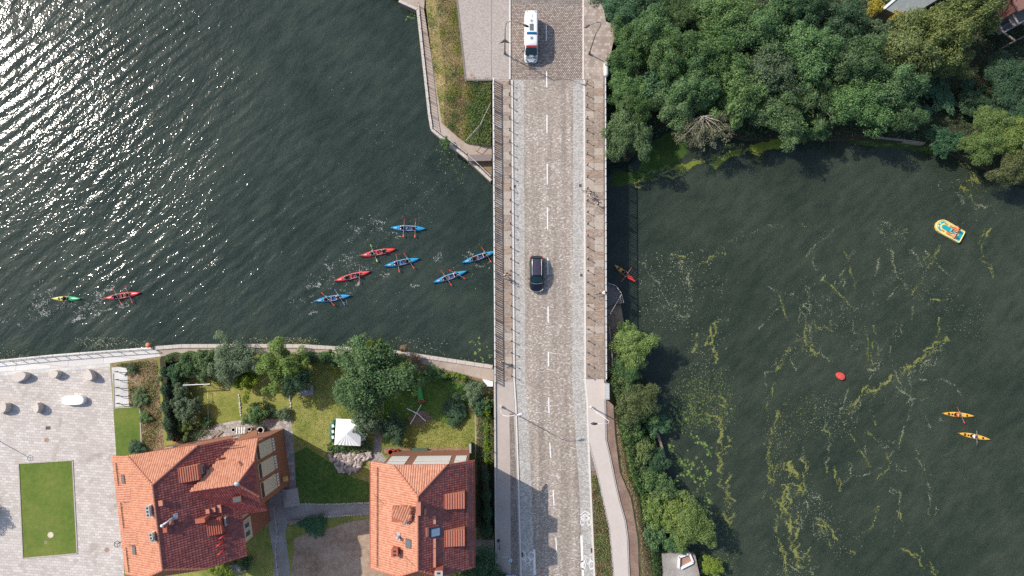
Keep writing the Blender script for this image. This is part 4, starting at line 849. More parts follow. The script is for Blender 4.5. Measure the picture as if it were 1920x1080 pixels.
# black car: front points south
c = P(1005.5,514,.012); car = thing('car', 'black estate car with pale roof rails driving south on the bridge', 'car', c, D2R(0))
st = [(2.38,.62,.35,.95,.5),(2.25,.84,.28,1.25,.60),(1.95,.91,.25,1.50,.66),(1.3,.93,.24,1.62,.68),(.4,.93,.24,1.66,.68),(-.35,.93,.24,1.62,.66),(-.75,.93,.24,1.40,.69),(-1.15,.93,.24,1.10,.76),(-1.6,.92,.25,1.02,.72),(-2.1,.86,.27,.90,.64),(-2.35,.66,.34,.68,.45)]
mb, rg = car_body(st); body = mb.build('body', M['car_black'], car); smooth_part(body, 2)
def quadpatch(name, mat, P4, parent, off=.02, n=6, bulge=.0):
    a, b, c_, d = [Vector(p) for p in P4]; v = []
    for i in range(n+1):
        for j in range(n+1):
            s_, u = i/n, j/n; p = (a*(1-s_)+b*s_)*(1-u)+(d*(1-s_)+c_*s_)*u; p.z += off+bulge*math.sin(math.pi*s_); v.append(p)
    f = [(i*(n+1)+j, (i+1)*(n+1)+j, (i+1)*(n+1)+j+1, i*(n+1)+j+1) for i in range(n) for j in range(n)]
    m = MB().add(v, f); k = len(m.v); m.add([(p[0],p[1],p[2]-.015) for p in m.v], [q[::-1] for q in f]); o = m.build(name, mat, parent, smooth=True); return o
quadpatch('roof_panel', M['plum'], ((-.50,1.9,1.58),(.50,1.9,1.58),(.50,-.25,1.68),(-.50,-.25,1.68)), car, .045, bulge=.035)
ws = quadpatch('windscreen', M['glass_dark'], ((-.60,-.42,1.60),(.60,-.42,1.60),(.76,-1.20,1.13),(-.76,-1.20,1.13)), car, .03, bulge=.07)
quadpatch('rear_window', M['glass_dark'], ((.55,2.0,1.50),(-.55,2.0,1.50),(-.66,2.28,1.16),(.66,2.28,1.16)), car, .03, bulge=.04)
for s_ in (-1, 1):
    MB().tube([(s_*.60,1.85,1.63),(s_*.615,1.0,1.72),(s_*.61,-.2,1.70),(s_*.60,-.3,1.64)], .028, 6).build('roof_rail', M['chrome'], car)
    MB().add([(s_*.93,1.5,1.0),(s_*.93,-.8,1.0),(s_*.75,-.5,1.46),(s_*.75,1.3,1.46),(s_*.90,1.5,1.0),(s_*.90,-.8,1.0),(s_*.72,-.5,1.44),(s_*.72,1.3,1.44)], [(0,1,2,3),(4,7,6,5),(0,4,5,1),(1,5,6,2),(2,6,7,3),(3,7,4,0)]).build('side_window', M['glass_dark'], car)
    MB().box((s_*1.06,-.72,1.05), (.20,.10,.14)).build('door_mirror', M['car_black'], car)
    MB().tube([(s_*.86,-2.02,.70),(s_*.72,-2.22,.72),(s_*.45,-2.36,.70)], .05, 6).build('headlight', M['chrome'], car)
    MB().tube([(s_*.70,2.33,.95),(s_*.86,2.2,.98)], .05, 6).build('tail_light', M['red_band'], car)
MB().tube([(-.78,-1.24,1.15),(-.4,-1.34,1.15),(0,-1.38,1.16),(.4,-1.34,1.15),(.78,-1.24,1.15)], .02, 6).build('wiper_trim', M['chrome'], car)
MB().tube([(-.5,-2.37,.62),(0,-2.42,.62),(.5,-2.37,.62)], .04, 6).build('grille', M['chrome'], car)
MB().box((0,-2.40,.42), (.5,.03,.11)).build('number_plate', M['white'], car)
wheels(car, (-.82,.82), (-1.45,1.42), .34)
# ambulance, front points south
c = P(995,77.5,.012); amb = thing('ambulance', 'white ambulance van with blue light bar parked on the dark setts, facing south', 'ambulance', c); amb.scale = (.94,.935,.97)
st = [(3.42,.90,.45,2.35,.72),(3.36,.97,.35,2.62,.80),(2.6,1.0,.30,2.68,.82),(.8,1.0,.30,2.70,.82),(-.9,1.0,.30,2.68,.81),(-1.55,1.0,.30,2.52,.80),(-1.85,1.0,.30,2.25,.80),(-2.55,.99,.30,1.55,.84),(-2.75,.97,.30,1.32,.80),(-3.15,.92,.32,1.12,.70),(-3.38,.80,.38,.80,.55)]
mb, rg = car_body(st); body = mb.build('body', M['ambulance_white'], amb); smooth_part(body, 2)
quadpatch('windscreen', M['glass_dark'], ((-.78,-1.92,2.20),(.78,-1.92,2.20),(.86,-2.66,1.46),(-.86,-2.66,1.46)), amb, .035, bulge=.06)
quadpatch('sun_strip', M['red_band'], ((-.77,-1.68,2.42),(.77,-1.68,2.42),(.80,-1.90,2.22),(-.80,-1.90,2.22)), amb, .045, bulge=.06)
quadpatch('roof_hatch', M['hatch_grey'], ((-.28,1.35,2.73),(.28,1.35,2.73),(.28,.38,2.73),(-.28,.38,2.73)), amb, .05, bulge=.01)
MB().tube([(-.70,.0,2.78),(-.3,.0,2.83),(.3,.0,2.83),(.70,.0,2.78)], .15, 10).build('light_bar', M['light_bar_blue'], amb)
for nm, cy, r in (('roof_emblem', -.72, .24), ('roof_emblem', 1.78, .22)):
    mb = MB(); flat_ring(mb, (0, cy), r*.86, r, 2.79 if cy < 0 else 2.775, 24)
    for k in range(3):
        a = k*math.pi/3+math.pi/2; mb.strip([(r*.5*math.cos(a), cy+r*.5*math.sin(a)), (-r*.5*math.cos(a), cy-r*.5*math.sin(a))], .07, (2.79 if cy < 0 else 2.775)+.002*(k+1))
    mb.build(nm, M['letter_black' if cy < 0 else 'hatch_grey'], amb)
cu = bpy.data.curves.new('lettering', 'FONT'); cu.body = 'AMBULANS'; cu.size = .34; cu.align_x = 'CENTER'; cu.align_y = 'CENTER'; cu.extrude = .006; cu.offset = .012
o = bpy.data.objects.new('tmp', cu); C.objects.link(o); dg = bpy.context.evaluated_depsgraph_get(); me = bpy.data.meshes.new_from_object(o.evaluated_get(dg)); bpy.data.objects.remove(o)
for v in me.vertices: v.co = Vector((-v.co.x*.92, -2.98+v.co.y*.95, 1.325+v.co.z+(v.co.y)*.62-.25*abs(v.co.x)**2*.2))
me.materials.clear(); me.materials.append(M['letter_black']); place('mirrored_lettering', me, amb)
for s_ in (-1, 1):
    MB().box((s_*.50,-2.72,1.47), (.42,.13,.03), tilt=Matrix.Rotation(.5, 3, 'X')).build('bonnet_vent', M['letter_black'], amb)
    MB().box((s_*1.14,-2.15,1.55), (.16,.12,.34)).build('door_mirror', M['letter_black'], amb)
    MB().tube([(s_*.80,-3.10,1.02),(s_*.62,-3.28,.96),(s_*.4,-3.36,.90)], .07, 8).build('headlight', M['mirror'], amb)
    MB().box((s_*1.01,-1.75,1.75), (.02,.9,.5)).build('side_window', M['glass_dark'], amb)
    MB().box((s_*1.012,.6,1.2), (.02,4.4,.16)).build('side_stripe', M['red_band'], amb)
    MB().box((s_*.80,3.40,1.3), (.12,.04,.4)).build('tail_light', M['red_band'], amb)
    MB().box((s_*.55,3.15,2.72), (.14,.08,.05)).build('marker_lamp', M['letter_black'], amb)
MB().tube([(.12,2.3,2.76),(.10,2.6,2.80),(.14,2.75,2.78)], .02, 5).build('aerial', M['hatch_grey'], amb)
MB().box((0,3.43,1.9), (1.3,.02,.5)).build('rear_window', M['glass_dark'], amb)
MB().tube([(-.75,-3.28,.66),(0,-3.44,.62),(.75,-3.28,.66)], .06, 8).build('bumper_grille', M['mirror'], amb)
wheels(amb, (-.86,.86), (-2.2,2.0), .36)
# ---------------------------------------------------------------- houses
S('wall_cream', (.60,.53,.40), var=.05, rough=.85); S('wall_brown', (.30,.125,.075), var=.14, rough=.85, scale=8); S('wall_white', (.72,.70,.65), var=.04, rough=.85)
S('timber_dark', (.16,.075,.055), var=.15, rough=.8); S('window_grey', (.10,.12,.125), rough=.18, var=.1); S('window_blue', (.30,.38,.48), rough=.15); S('window_frame_blue', (.025,.06,.12), rough=.4)
S('ridge_clay', (.48,.19,.12), var=.12, rough=.7); S('lead', (.40,.42,.44), rough=.45, metal=.3); S('chimney_red', (.40,.11,.065), var=.15, rough=.8)
def clay(name, a, b_, c_):
    m, t, b, N = new_mat(name); v = coords(t, N); g = N('NewGeometry'); s_ = math_(t, N, 'ADD', math_(t, N, 'MULTIPLY', g.outputs['Random Per Island'], .5), math_(t, N, 'MULTIPLY', noise(t, N, v, .45, 5, .6), .5))
    lk(t, ramp(t, N, s_, [(.2, a), (.5, b_), (.85, c_)]), b.inputs['Base Color']); b.inputs['Roughness'].default_value = .42; b.inputs['Specular IOR Level'].default_value = .5; return m
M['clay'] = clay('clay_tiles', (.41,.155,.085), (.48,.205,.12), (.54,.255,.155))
M['clay_shaded_red'] = clay('shaded_red_tiles', (.17,.030,.030), (.27,.050,.045), (.36,.085,.07))  # same tiles on the sunless wing slopes, shade put into a redder colour
M['clay_shaded'] = clay('shaded_clay_tiles', (.17,.042,.036), (.24,.066,.055), (.32,.10,.08))  # darker copy of the clay tiles, shade of east and south slopes painted in
def tile_face(poly, parent, mat, dw=.27, dl=.34, name='roof_tiles'):
    """one S-shaped clay tile per cell over the plane polygon poly, courses laid down the slope"""
    o_ = Vector((0,0,0)); q = parent
    while q: o_ += q.location; q = q.parent
    p0, n = poly[0], Vector((0,0,0))
    for i in range(1, len(poly)-1): n += (poly[i]-p0).cross(poly[i+1]-p0)
    n.normalize(); n = -n if n.z < 0 else n
    dn = (Vector((0,0,-1))-n*(-n.z)).normalized(); ac = n.cross(dn)
    uv = [((p-p0).dot(ac), (p-p0).dot(dn)) for p in poly]; u0, u1 = min(a for a, _ in uv), max(a for a, _ in uv); v0, v1 = min(b for _, b in uv), max(b for _, b in uv)
    prof = [(0,.010),(.2,.040),(.45,.052),(.7,.034),(.88,.004),(1.0,.010)]; V, Fc = [], []
    nu, nv = int((u1-u0)/dw)+1, int((v1-v0)/dl)+1
    for j in range(nv):
        for i in range(nu):
            uc, vc = u0+(i+.5)*dw, v0+(j+.5)*dl
            if not pip(uc, vc, uv): continue
            b = len(V); js = rt.uniform(-.006,.006)
            for r_, (vv, lift) in enumerate(((v0+j*dl-.03, .0), (v0+(j+1)*dl, .035), (v0+(j+1)*dl, -.02))):
                for s_, hh in prof: V.append(p0+ac*(u0+(i+s_)*dw)+dn*vv+n*(hh*(1 if r_ < 2 else .2)+lift+js+.02)-o_)
            for r_ in range(2):
                for k in range(5): Fc.append((b+r_*6+k, b+r_*6+k+1, b+(r_+1)*6+k+1, b+(r_+1)*6+k))
    if not V: return
    me = bpy.data.meshes.new(name); me.from_pydata([tuple(p) for p in V], [], Fc); me.materials.append(M[mat]); me.update(); return place(name, me, parent, 'stuff')
def slab(poly, th, name, mat, parent):
    n = len(poly); return MB().add(list(poly)+[p-Vector((0,0,th)) for p in poly], [tuple(range(n)), tuple(range(n, 2*n))[::-1]]+[(i, n+i, n+(i+1) % n, (i+1) % n) for i in range(n)]).build(name, M[mat], parent, world=True)
def ridge_line(a, b, parent, r=.13, mat='ridge_clay'):
    L = (b-a).length; n = max(1, int(L/.42)); d = (b-a)/n
    mb = MB()
    for i in range(n): mb.tube([a+d*i+Vector((0,0,.04)), a+d*(i+1.06)+Vector((0,0,.065))], [r*.88, r*1.08], 8)
    return mb.build('ridge_tiles', M[mat], parent, world=True, kind='stuff')
def roof_part(poly, parent, mat, nm='roof_slope'):
    s_ = slab(poly, .22, nm, 'chimney_red', parent); tile_face(poly, s_, mat); return s_
def box_on(parent, name, c, size, mat, rz=0.0, tilt=None): return MB().box(c, size, rz, tilt).build(name, M[mat], parent, world=True)
class Frame:
    def __init__(s, O, Ux, Vx): s.O, s.U, s.V = O, Ux.normalized(), Vx.normalized(); s.ang = math.atan2(s.U.y, s.U.x)
    def p(s, u, v, z): q = s.O+s.U*u+s.V*v; return Vector((q.x, q.y, z))
def flat2(v): return Vector((v.x, v.y, 0))
def hip_roof(fr, W, L, ze, zr, a, b, zh0, zh1, parent, mats, L0=0.0):
    """gable roof with clipped (half-hip) ends; mats = west, east, north, south"""
    h = zr-ze; f0, f1 = (zh0-ze)/h*W/2, (zh1-ze)/h*W/2; p = fr.p
    R0, R1 = p(W/2, L0+a, zr), p(W/2, L-b, zr)
    nw, ne, sw, se = p(0,L0,ze), p(W,L0,ze), p(0,L,ze), p(W,L,ze); hnw, hne, hsw, hse = p(f0,L0,zh0), p(W-f0,L0,zh0), p(f1,L,zh1), p(W-f1,L,zh1)
    s_ = [roof_part([nw, hnw, R0, R1, hsw, sw], parent, mats[0]), roof_part([ne, se, hse, R1, R0, hne], parent, mats[1]), roof_part([hnw, hne, R0], parent, mats[2]), roof_part([hse, hsw, R1], parent, mats[3])]
    for x, y in ((R0,R1),(hnw,R0),(hne,R0),(hsw,R1),(hse,R1)): ridge_line(x, y, parent)
    # gable walls behind the verges
    return s_
def window_roof(fr, u, v, z, slope, w_, l_, parent, glass='window_grey', frame='timber_dark'):
    """skylight lying in a slope that rises along +U when slope > 0"""
    c = fr.p(u, v, z); tl = Matrix.Rotation(-slope, 3, 'Y'); f = MB().box((0,0,0), (l_, w_, .14), 0, tl); m = Matrix.Translation(c) @ Matrix.Rotation(fr.ang, 4, 'Z')
    f.xf(m); o = f.build('skylight', M[frame], parent, world=True); g = MB().box((0,0,0), (l_*.78, w_*.74, .16), 0, tl).xf(m); g.build('pane', M[glass], o, world=True)
def chimney(fr, u, v, z0, z1, su, sv, parent, mat='chimney_red', pots=0, cap='concrete', rz=0.0):
    c = fr.p(u, v, (z0+z1)/2); o = MB().box(c, (su, sv, z1-z0), fr.ang+rz).build('chimney', M[mat], parent, world=True)
    c = fr.p(u, v, z1+.04); MB().box(c, (su+.1, sv+.1, .08), fr.ang+rz).build('chimney_cap', M[cap], o, world=True)
    for i in range(pots):
        c2 = fr.p(u, v+(i-(pots-1)/2)*sv/pots, z1+.1); MB().box(c2, (su*.45, sv/pots*.5, .05), fr.ang+rz).build('flue', M['iron'], o, world=True)
def tube_on(name, pts, r, mat, parent, n=8): return MB().tube(pts, r, n).build(name, M[mat], parent, world=True, smooth=True)
# ---------- second house (the one beside the road)
ze, zr = 9.4, 13.9
O = P(695.5,865,ze); Ue = P(888,863,ze); Vs = P(690.5,1067,ze); fr = Frame(O, flat2(Ue-O), Vector((flat2(Ue-O).y, -flat2(Ue-O).x, 0))); W2, L2 = flat2(Ue-O).length, flat2(Vs-O).length
h2 = thing('house', 'detached house with one long orange tiled roof, closest to the road', 'house', (*fr.p(W2/2, L2/2, 0).xy, GZ))
zh = 11.6
hip_roof(fr, W2, L2, ze, zr, 3.0, 1.4, zh, zh+.3, h2, ('clay','clay_shaded','clay','clay_shaded'))
inset = .9
wl = [fr.p(inset,inset,0), fr.p(W2-inset,inset,0), fr.p(W2-inset,L2-inset,0), fr.p(inset,L2-inset,0)]
MB().prism(wl, GZ-.1, ze+.15).build('wall', M['wall_brown'], h2, world=True)
for v in (inset, L2-inset):
    v2 = v+.12 if v < 2 else v-.12
    tri = [fr.p(inset,v,ze), fr.p(W2-inset,v,ze), fr.p(W2-3.6,v,zh-.15), fr.p(3.6,v,zh-.15)]
    MB().add(tri+[q+fr.V*.2*(1 if v < 2 else -1) for q in tri], [(0,1,2,3),(7,6,5,4),(0,4,5,1),(1,5,6,2),(2,6,7,3),(3,7,4,0)]).build('gable_wall', M['wall_white'], h2, world=True)
def wall_box(fr, u0, u1, v0, v1, z0, z1, name, mat, parent): return MB().prism([fr.p(u0,v0,0), fr.p(u1,v0,0), fr.p(u1,v1,0), fr.p(u0,v1,0)], z0, z1).build(name, M[mat], parent, world=True)
for u0, u1 in ((1.3,3.6),(4.6,9.0),(9.6,W2-1.15)):
    wall_box(fr, u0, u1, inset-.05, inset+.02, 5.4, 8.9, 'plaster_panel', 'wall_white', h2); wall_box(fr, u0, u1, inset-.05, inset+.02, 2.0, 4.9, 'plaster_panel', 'wall_white', h2)
for i in range(5):
    v = 2.2+i*2.6
    for u0, sgn in ((inset, -1), (W2-inset, 1)):
        for zz in (.2, 4.6):
            f = wall_box(fr, u0+sgn*.051-.02, u0+sgn*.051+.02, v, v+1.1, zz, zz+1.5, 'window', 'wall_white', h2); wall_box(fr, u0+sgn*.085-.02, u0+sgn*.085+.02, v+.12, v+.98, zz+.12, zz+1.38, 'pane', 'window_grey', f)
sl2 = math.atan2(zr-ze, W2/2)
zat = lambda u, W, ze, zr: ze+(zr-ze)*(1-abs(u-W/2)/(W/2))
def uv_of(fr, px, py, W, ze, zr):
    """position on the west or east slope that the photograph shows at px, py"""
    z = (ze+zr)/2
    for _ in range(25):
        q = P(px, py, z)-fr.O; u = flat2(q).dot(fr.U); v = flat2(q).dot(fr.V); z = .5*z+.5*zat(u, W, ze, zr)
    return u, v, z
# dormers on the east slope: raised panels of lighter tiles with seams
def dormer_low(fr, px0, py0, px1, py1, W, ze, zr, parent, seams=8, lift=.42, mat='ridge_clay'):
    u0, v0, z0 = uv_of(fr, px0, py0, W, ze, zr); u1, v1, z1 = uv_of(fr, px1, py1, W, ze, zr); zt = max(z0, z1)+.12
    q = [fr.p(u0,v0,zt), fr.p(u1,v0,zt-.32), fr.p(u1,v1,zt-.32), fr.p(u0,v1,zt)]
    o = MB().add(q+[Vector((p.x,p.y,min(z0,z1)-.25)) for p in q], [(0,1,2,3),(7,6,5,4),(0,4,5,1),(1,5,6,2),(2,6,7,3),(3,7,4,0)]).build('dormer', M[mat], parent, world=True)
    for i in range(seams+1):
        s_ = i/seams; a = q[0].lerp(q[1], s_); b = q[3].lerp(q[2], s_)
        MB().bar(a+Vector((0,0,.03)), b+Vector((0,0,.03)), .07, .09).build('seam', M['clay_shaded' if i % 1 else 'chimney_red'], o, world=True)
dormer_low(fr, 833,926, 872,947, W2, ze, zr, h2); dormer_low(fr, 834,994, 872,1016, W2, ze, zr, h2)
u, v, z = uv_of(fr, 816.5,997.5, W2, ze, zr); window_roof(fr, u, v, z+.1, -sl2, 1.1, 1.35, h2, 'window_blue', 'window_frame_blue')
u, v, z = uv_of(fr, 766.5,1018.5, W2, ze, zr); window_roof(fr, u, v, z+.1, sl2, 1.05, .85, h2)
for a, b in ((801,997),(797,959)):
    u, v, z = uv_of(fr, a, b, W2, ze, zr); box_on(h2, 'roof_vent', fr.p(u, v, z+.12), (.30,1.0 if b > 990 else .7,.18), 'ridge_clay', fr.ang, Matrix.Rotation(sl2, 3, 'Y'))
for y0, y1 in ((966,982),(1009,1027),(1028,1063)):
    u, v0, z = uv_of(fr, 815,y0, W2, ze, zr); _, v1, _ = uv_of(fr, 814,y1, W2, ze, zr); box_on(h2, 'ladder_board', fr.p(u, (v0+v1)/2, z+.16), (.30,v1-v0,.08), 'ridge_clay', fr.ang)
# snow guards near both eaves
for u in (.9, W2-.8):
    zz = zat(u, W2, ze, zr)+.22; mb = MB(); mb.bar(fr.p(u,.5,zz), fr.p(u,L2-.6,zz), .04, .07); mb.bar(fr.p(u,.5,zz+.12), fr.p(u,L2-.6,zz+.12), .03, .03)
    for i in range(18): mb.bar(fr.p(u,.6+i*.76,zz-.2), fr.p(u,.6+i*.76,zz+.14), .03, .03)
    mb.build('snow_guard', M['timber_dark'], h2, world=True)
for u in (-.07, W2+.07): MB().tube([fr.p(u,0,ze-.12), fr.p(u,L2,ze-.12)], .075, 8).build('gutter', M['chimney_red'], h2, world=True)
def ch_at(fr, px, py, W, ze, zr, hgt, su, sv, parent, **k): u, v, z = uv_of(fr, px, py, W, ze, zr); chimney(fr, u, v, z-.4, z+hgt, su, sv, parent, **k)
ch_at(fr, 754,966, W2, ze, zr, 1.4, 1.8, .6, h2, cap='chimney_red'); ch_at(fr, 743,1030, W2, ze, zr, 1.2, .65, .8, h2, pots=2, cap='chimney_red'); ch_at(fr, 786,951, W2, ze, zr, .7, .40, 1.3, h2, mat='ridge_clay', cap='ridge_clay')
ch_at(fr, 825,1068, W2, ze, zr, 1.6, .8, .8, h2, pots=2)
u, v, z = uv_of(fr, 757,963, W2, ze, zr); roof_part([fr.p(u-1.05,v-1.3,z+1.55), fr.p(u+1.05,v-1.3,z+1.75), fr.p(u+1.05,v+.45,z+1.35), fr.p(u-1.05,v+.45,z+1.15)], h2, 'clay', 'chimney_roof')
for a, b in ((761,975),(748,1005)):
    u, v, z = uv_of(fr, a, b, W2, ze, zr); c = fr.p(u, v, z+.15); o = box_on(h2, 'flashing', c, (.55,.9,.06), 'lead', fr.ang, Matrix.Rotation(-sl2, 3, 'Y')); tube_on('flue_pipe', [c, c+Vector((0,0,.9))], .14, 'lead', o)
for a, b in ((757,960),(774,920),(700,925),(757,1040),(740,1000)):
    u, v, z = uv_of(fr, a, b, W2, ze, zr); tube_on('lightning_wire', [fr.p(u,v,z+.12), fr.p(u+1.4,v+.9,zat(min(u+1.4,W2/2),W2,ze,zr)+.15)], .02, 'timber_dark', h2, 5)
# ---------- first house (larger, with a cross wing)
ze, zr = 9.3, 14.6
O = P(210.6,855,ze); E = P(434.7,821.7,ze); u_ = flat2(E-O); f1 = Frame(O, u_, Vector((u_.y,-u_.x,0))); W1 = u_.length; L1 = flat2(P(244.4,1076,ze)-O).length; sl1 = math.atan2(zr-ze, W1/2)
h1 = thing('house', 'larger house with tiled roof darker on its shaded slopes and a cross wing, beside the plaza', 'house', (*f1.p(W1/2, L1/2, 0).xy, GZ))
zh = 11.6
hip_roof(f1, W1, L1, ze, zr, 3.2, 1.4, zh, zh+.3, h1, ('clay','clay_shaded','clay','clay_shaded'))
MB().prism([f1.p(inset,inset,0), f1.p(W1-inset,inset,0), f1.p(W1-inset,L1-inset,0), f1.p(inset,L1-inset,0)], GZ-.1, ze+.15).build('wall', M['wall_brown'], h1, world=True)
for v in (inset, L1-inset):
    tri = [f1.p(inset,v,ze), f1.p(W1-inset,v,ze), f1.p(W1-3.9,v,zh-.15), f1.p(3.9,v,zh-.15)]
    MB().add(tri+[q+f1.V*.2*(1 if v < 2 else -1) for q in tri], [(0,1,2,3),(7,6,5,4),(0,4,5,1),(1,5,6,2),(2,6,7,3),(3,7,4,0)]).build('gable_wall', M['wall_brown'], h1, world=True)
# cross wing: ridge runs east-west in the frame, slopes face north and south
zwr, zwe = 12.9, 9.0
A = P(357,920,zwr)-f1.O; B = P(444.4,908,zwr)-f1.O; vr = (flat2(A).dot(f1.V)+flat2(B).dot(f1.V))/2; uA, uB = flat2(A).dot(f1.U), flat2(B).dot(f1.U)
qn = P(480,823,zwe)-f1.O; vn = flat2(qn).dot(f1.V); uE = max(flat2(qn).dot(f1.U), flat2(P(501,956,zwe)-f1.O).dot(f1.U)); vs_ = 2*vr-vn
uS = W1/2+(zr-zwe)/(zr-ze)*W1/2-.35; zc = 11.0; fc = (zc-zwe)/(zwr-zwe)*(vr-vn)
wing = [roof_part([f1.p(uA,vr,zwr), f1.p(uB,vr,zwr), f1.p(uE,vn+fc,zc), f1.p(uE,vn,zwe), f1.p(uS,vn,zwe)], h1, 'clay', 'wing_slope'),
        roof_part([f1.p(uA,vr,zwr), f1.p(uS,vs_,zwe), f1.p(uE,vs_,zwe), f1.p(uE,vs_-fc,zc), f1.p(uB,vr,zwr)], h1, 'clay_shaded_red', 'wing_slope'),
        roof_part([f1.p(uB,vr,zwr), f1.p(uE,vs_-fc,zc), f1.p(uE,vn+fc,zc)], h1, 'clay_shaded_red', 'wing_slope')]
for a, b in ((f1.p(uA,vr,zwr), f1.p(uB,vr,zwr)), (f1.p(uB,vr,zwr), f1.p(uE,vn+fc,zc)), (f1.p(uB,vr,zwr), f1.p(uE,vs_-fc,zc))): ridge_line(a, b, h1)
we0, we1 = W1-inset-.5, uE-.55
wv0, wv1 = vn+.45, vs_-.75
MB().prism([f1.p(we0,wv0,0), f1.p(we1,wv0,0), f1.p(we1,wv1,0), f1.p(we0,wv1,0)], GZ-.1, zwe+.05).build('wing_wall', M['wall_brown'], h1, world=True)
tri = [f1.p(we1,wv0,zwe), f1.p(we1,wv1,zwe), f1.p(we1,vs_-fc+.1,zc-.1), f1.p(we1,vn+fc-.1,zc-.1)]
MB().add(tri+[q-f1.U*.2 for q in tri], [(0,1,2,3),(7,6,5,4),(0,4,5,1),(1,5,6,2),(2,6,7,3),(3,7,4,0)]).build('gable_wall', M['wall_brown'], h1, world=True)
n3 = 3; dv = (wv1-wv0-.5)/n3
for i in range(n3):
    a, b = wv0+.35+i*dv, wv0+.35+(i+1)*dv-.45
    wall_box(f1, we1-.02, we1+.06, a, b, 3.3, 8.8, 'plaster_panel', 'wall_cream', h1)
    for j in range(5): f = wall_box(f1, we1+.061, we1+.12, a+.1+j*(b-a-.1)/5, a+.1+(j+.72)*(b-a-.1)/5, 2.5, 3.2, 'shutter', 'wall_white', h1)
    for j in range(4): wall_box(f1, we1+.061, we1+.14, a+.05, b-.05, 8.0+j*.2, 8.06+j*.2, 'lath', 'timber_dark', h1)
# south-east facade below the main eave
for a, b, z0, z1 in ((vs_+.1, vs_+1.0, 5.2, 8.4), (vs_+1.3, vs_+3.9, 4.6, 8.7)):
    wall_box(f1, W1-inset-.02, W1-inset+.06, a, b, z0, z1, 'plaster_panel', 'wall_cream', h1)
for a in (vs_+1.7, vs_+2.7):
    f = wall_box(f1, W1-inset+.061, W1-inset+.11, a, a+.75, 5.4, 6.9, 'window', 'wall_white', h1); wall_box(f1, W1-inset+.111, W1-inset+.14, a+.1, a+.65, 5.5, 6.8, 'pane', 'window_grey', f)
for zz in (.1, 3.9):
    for a in (2.0, 4.6, 7.2, 9.8, 12.0):
        f = wall_box(f1, inset-.09, inset-.05, a, a+1.1, zz, zz+1.5, 'window', 'wall_white', h1); wall_box(f1, inset-.12, inset-.091, a+.12, a+.98, zz+.12, zz+1.38, 'pane', 'window_grey', f)
    for a in (2.2, 5.0, 8.0, 10.8):
        f = wall_box(f1, a, a+1.1, inset-.09, inset-.05, zz, zz+1.5, 'window', 'wall_white', h1); wall_box(f1, a+.12, a+.98, inset-.12, inset-.091, zz+.12, zz+1.38, 'pane', 'window_grey', f)
S('ochre_box', (.66,.42,.14))
box_on(h1, 'yellow_box', P(535,898,1.2), (.5,.55,.6), 'ochre_box', f1.ang); 
for i in range(3): wall_box(f1, we1-1.2+i*.3, we1+.9-.0*i, vs_+.0+.02*i, vs_+2.4-.5*i, GZ+.17*i+.02, GZ+.17*(i+1)+.02, 'step', 'concrete', h1)
u, v, z = uv_of(f1, 232.5,898, W1, ze, zr); window_roof(f1, u, v, z+.12, sl1, 1.0, .8, h1)
u, v, z = uv_of(f1, 253,1031, W1, ze, zr); window_roof(f1, u, v, z+.12, sl1, 1.0, .8, h1)
# skylight on the wing
c = P(446,935.5,11.6); box_on(h1, 'skylight', c, (.95,.6,.5), 'timber_dark', f1.ang); box_on(h1, 'skylight_pane', c+Vector((0,-.03,.26)), (.72,.42,.02), 'window_grey', f1.ang)
def snow(u0, v0, v1, n):
    zz = zat(u0, W1, ze, zr)+.22; mb = MB(); mb.bar(f1.p(u0,v0,zz), f1.p(u0,v1,zz), .05, .08)
    for i in range(n): q = v0+(v1-v0)*i/(n-1); mb.bar(f1.p(u0-.12,q,zz-.15), f1.p(u0+.12,q,zz+.1), .04, .04)
    mb.build('snow_guard', M['timber_dark'], h1, world=True)
snow(.75, .8, 3.4, 8); snow(.8, 4.4, 8.6, 12); snow(.8, 10.6, 13.4, 8)
MB().tube([f1.p(-.07,0,ze-.12), f1.p(-.07,L1,ze-.12)], .08, 8).build('gutter', M['chimney_red'], h1, world=True)
dormer_low(f1, 335,877, 382,895, W1, ze, zr, h1, 8); dormer_low(f1, 388,976, 422,996, W1, ze, zr, h1, 6, mat='chimney_red')
for a, b in ((382,877),(426,974)):
    u, v, z = uv_of(f1, a, b, W1, ze, zr); o = box_on(h1, 'dormer_window', f1.p(u, v+.1, z+.35), (.22,1.0,.5), 'concrete', f1.ang); box_on(h1, 'dormer_pane', f1.p(u+.12, v+.1, z+.38), (.03,.75,.36), 'window_grey', f1.ang)
for a, b in ((236,924),(247,1004)):   # small shed dormers that barely rise out of the west slope
    u, v, z = uv_of(f1, a, b, W1, ze, zr); q = [f1.p(u-1.0,v-.9,z-.35), f1.p(u+1.0,v-.9,z+.78), f1.p(u+1.0,v+.9,z+.78), f1.p(u-1.0,v+.9,z-.35)]; q[0].z = q[3].z = z-.15
    roof_part(q, h1, 'clay', 'shed_dormer')
ch_at(f1, 285,955, W1, ze, zr, .9, .36, 1.15, h1, mat='wall_white', pots=3); ch_at(f1, 291,1001, W1, ze, zr, .9, .34, .7, h1, mat='wall_white', pots=2); ch_at(f1, 293,1009, W1, ze, zr, .7, .36, .36, h1, mat='lead', pots=1)
ch_at(f1, 382,972, W1, ze, zr, .9, 1.0, .4, h1, cap='chimney_red'); ch_at(f1, 312,990, W1, ze, zr, .3, .35, .7, h1, cap='chimney_red'); ch_at(f1, 304,942, W1, ze, zr, .3, .35, .5, h1, mat='ridge_clay', cap='ridge_clay')
for a, b in ((391,958),(402,955),(413,953),(323,979)):
    u, v, z = uv_of(f1, a, b, W1, ze, zr); box_on(h1, 'roof_vent', f1.p(u,v,z+.15), (.4,.5 if a != 413 else .9,.25), 'ridge_clay', f1.ang)
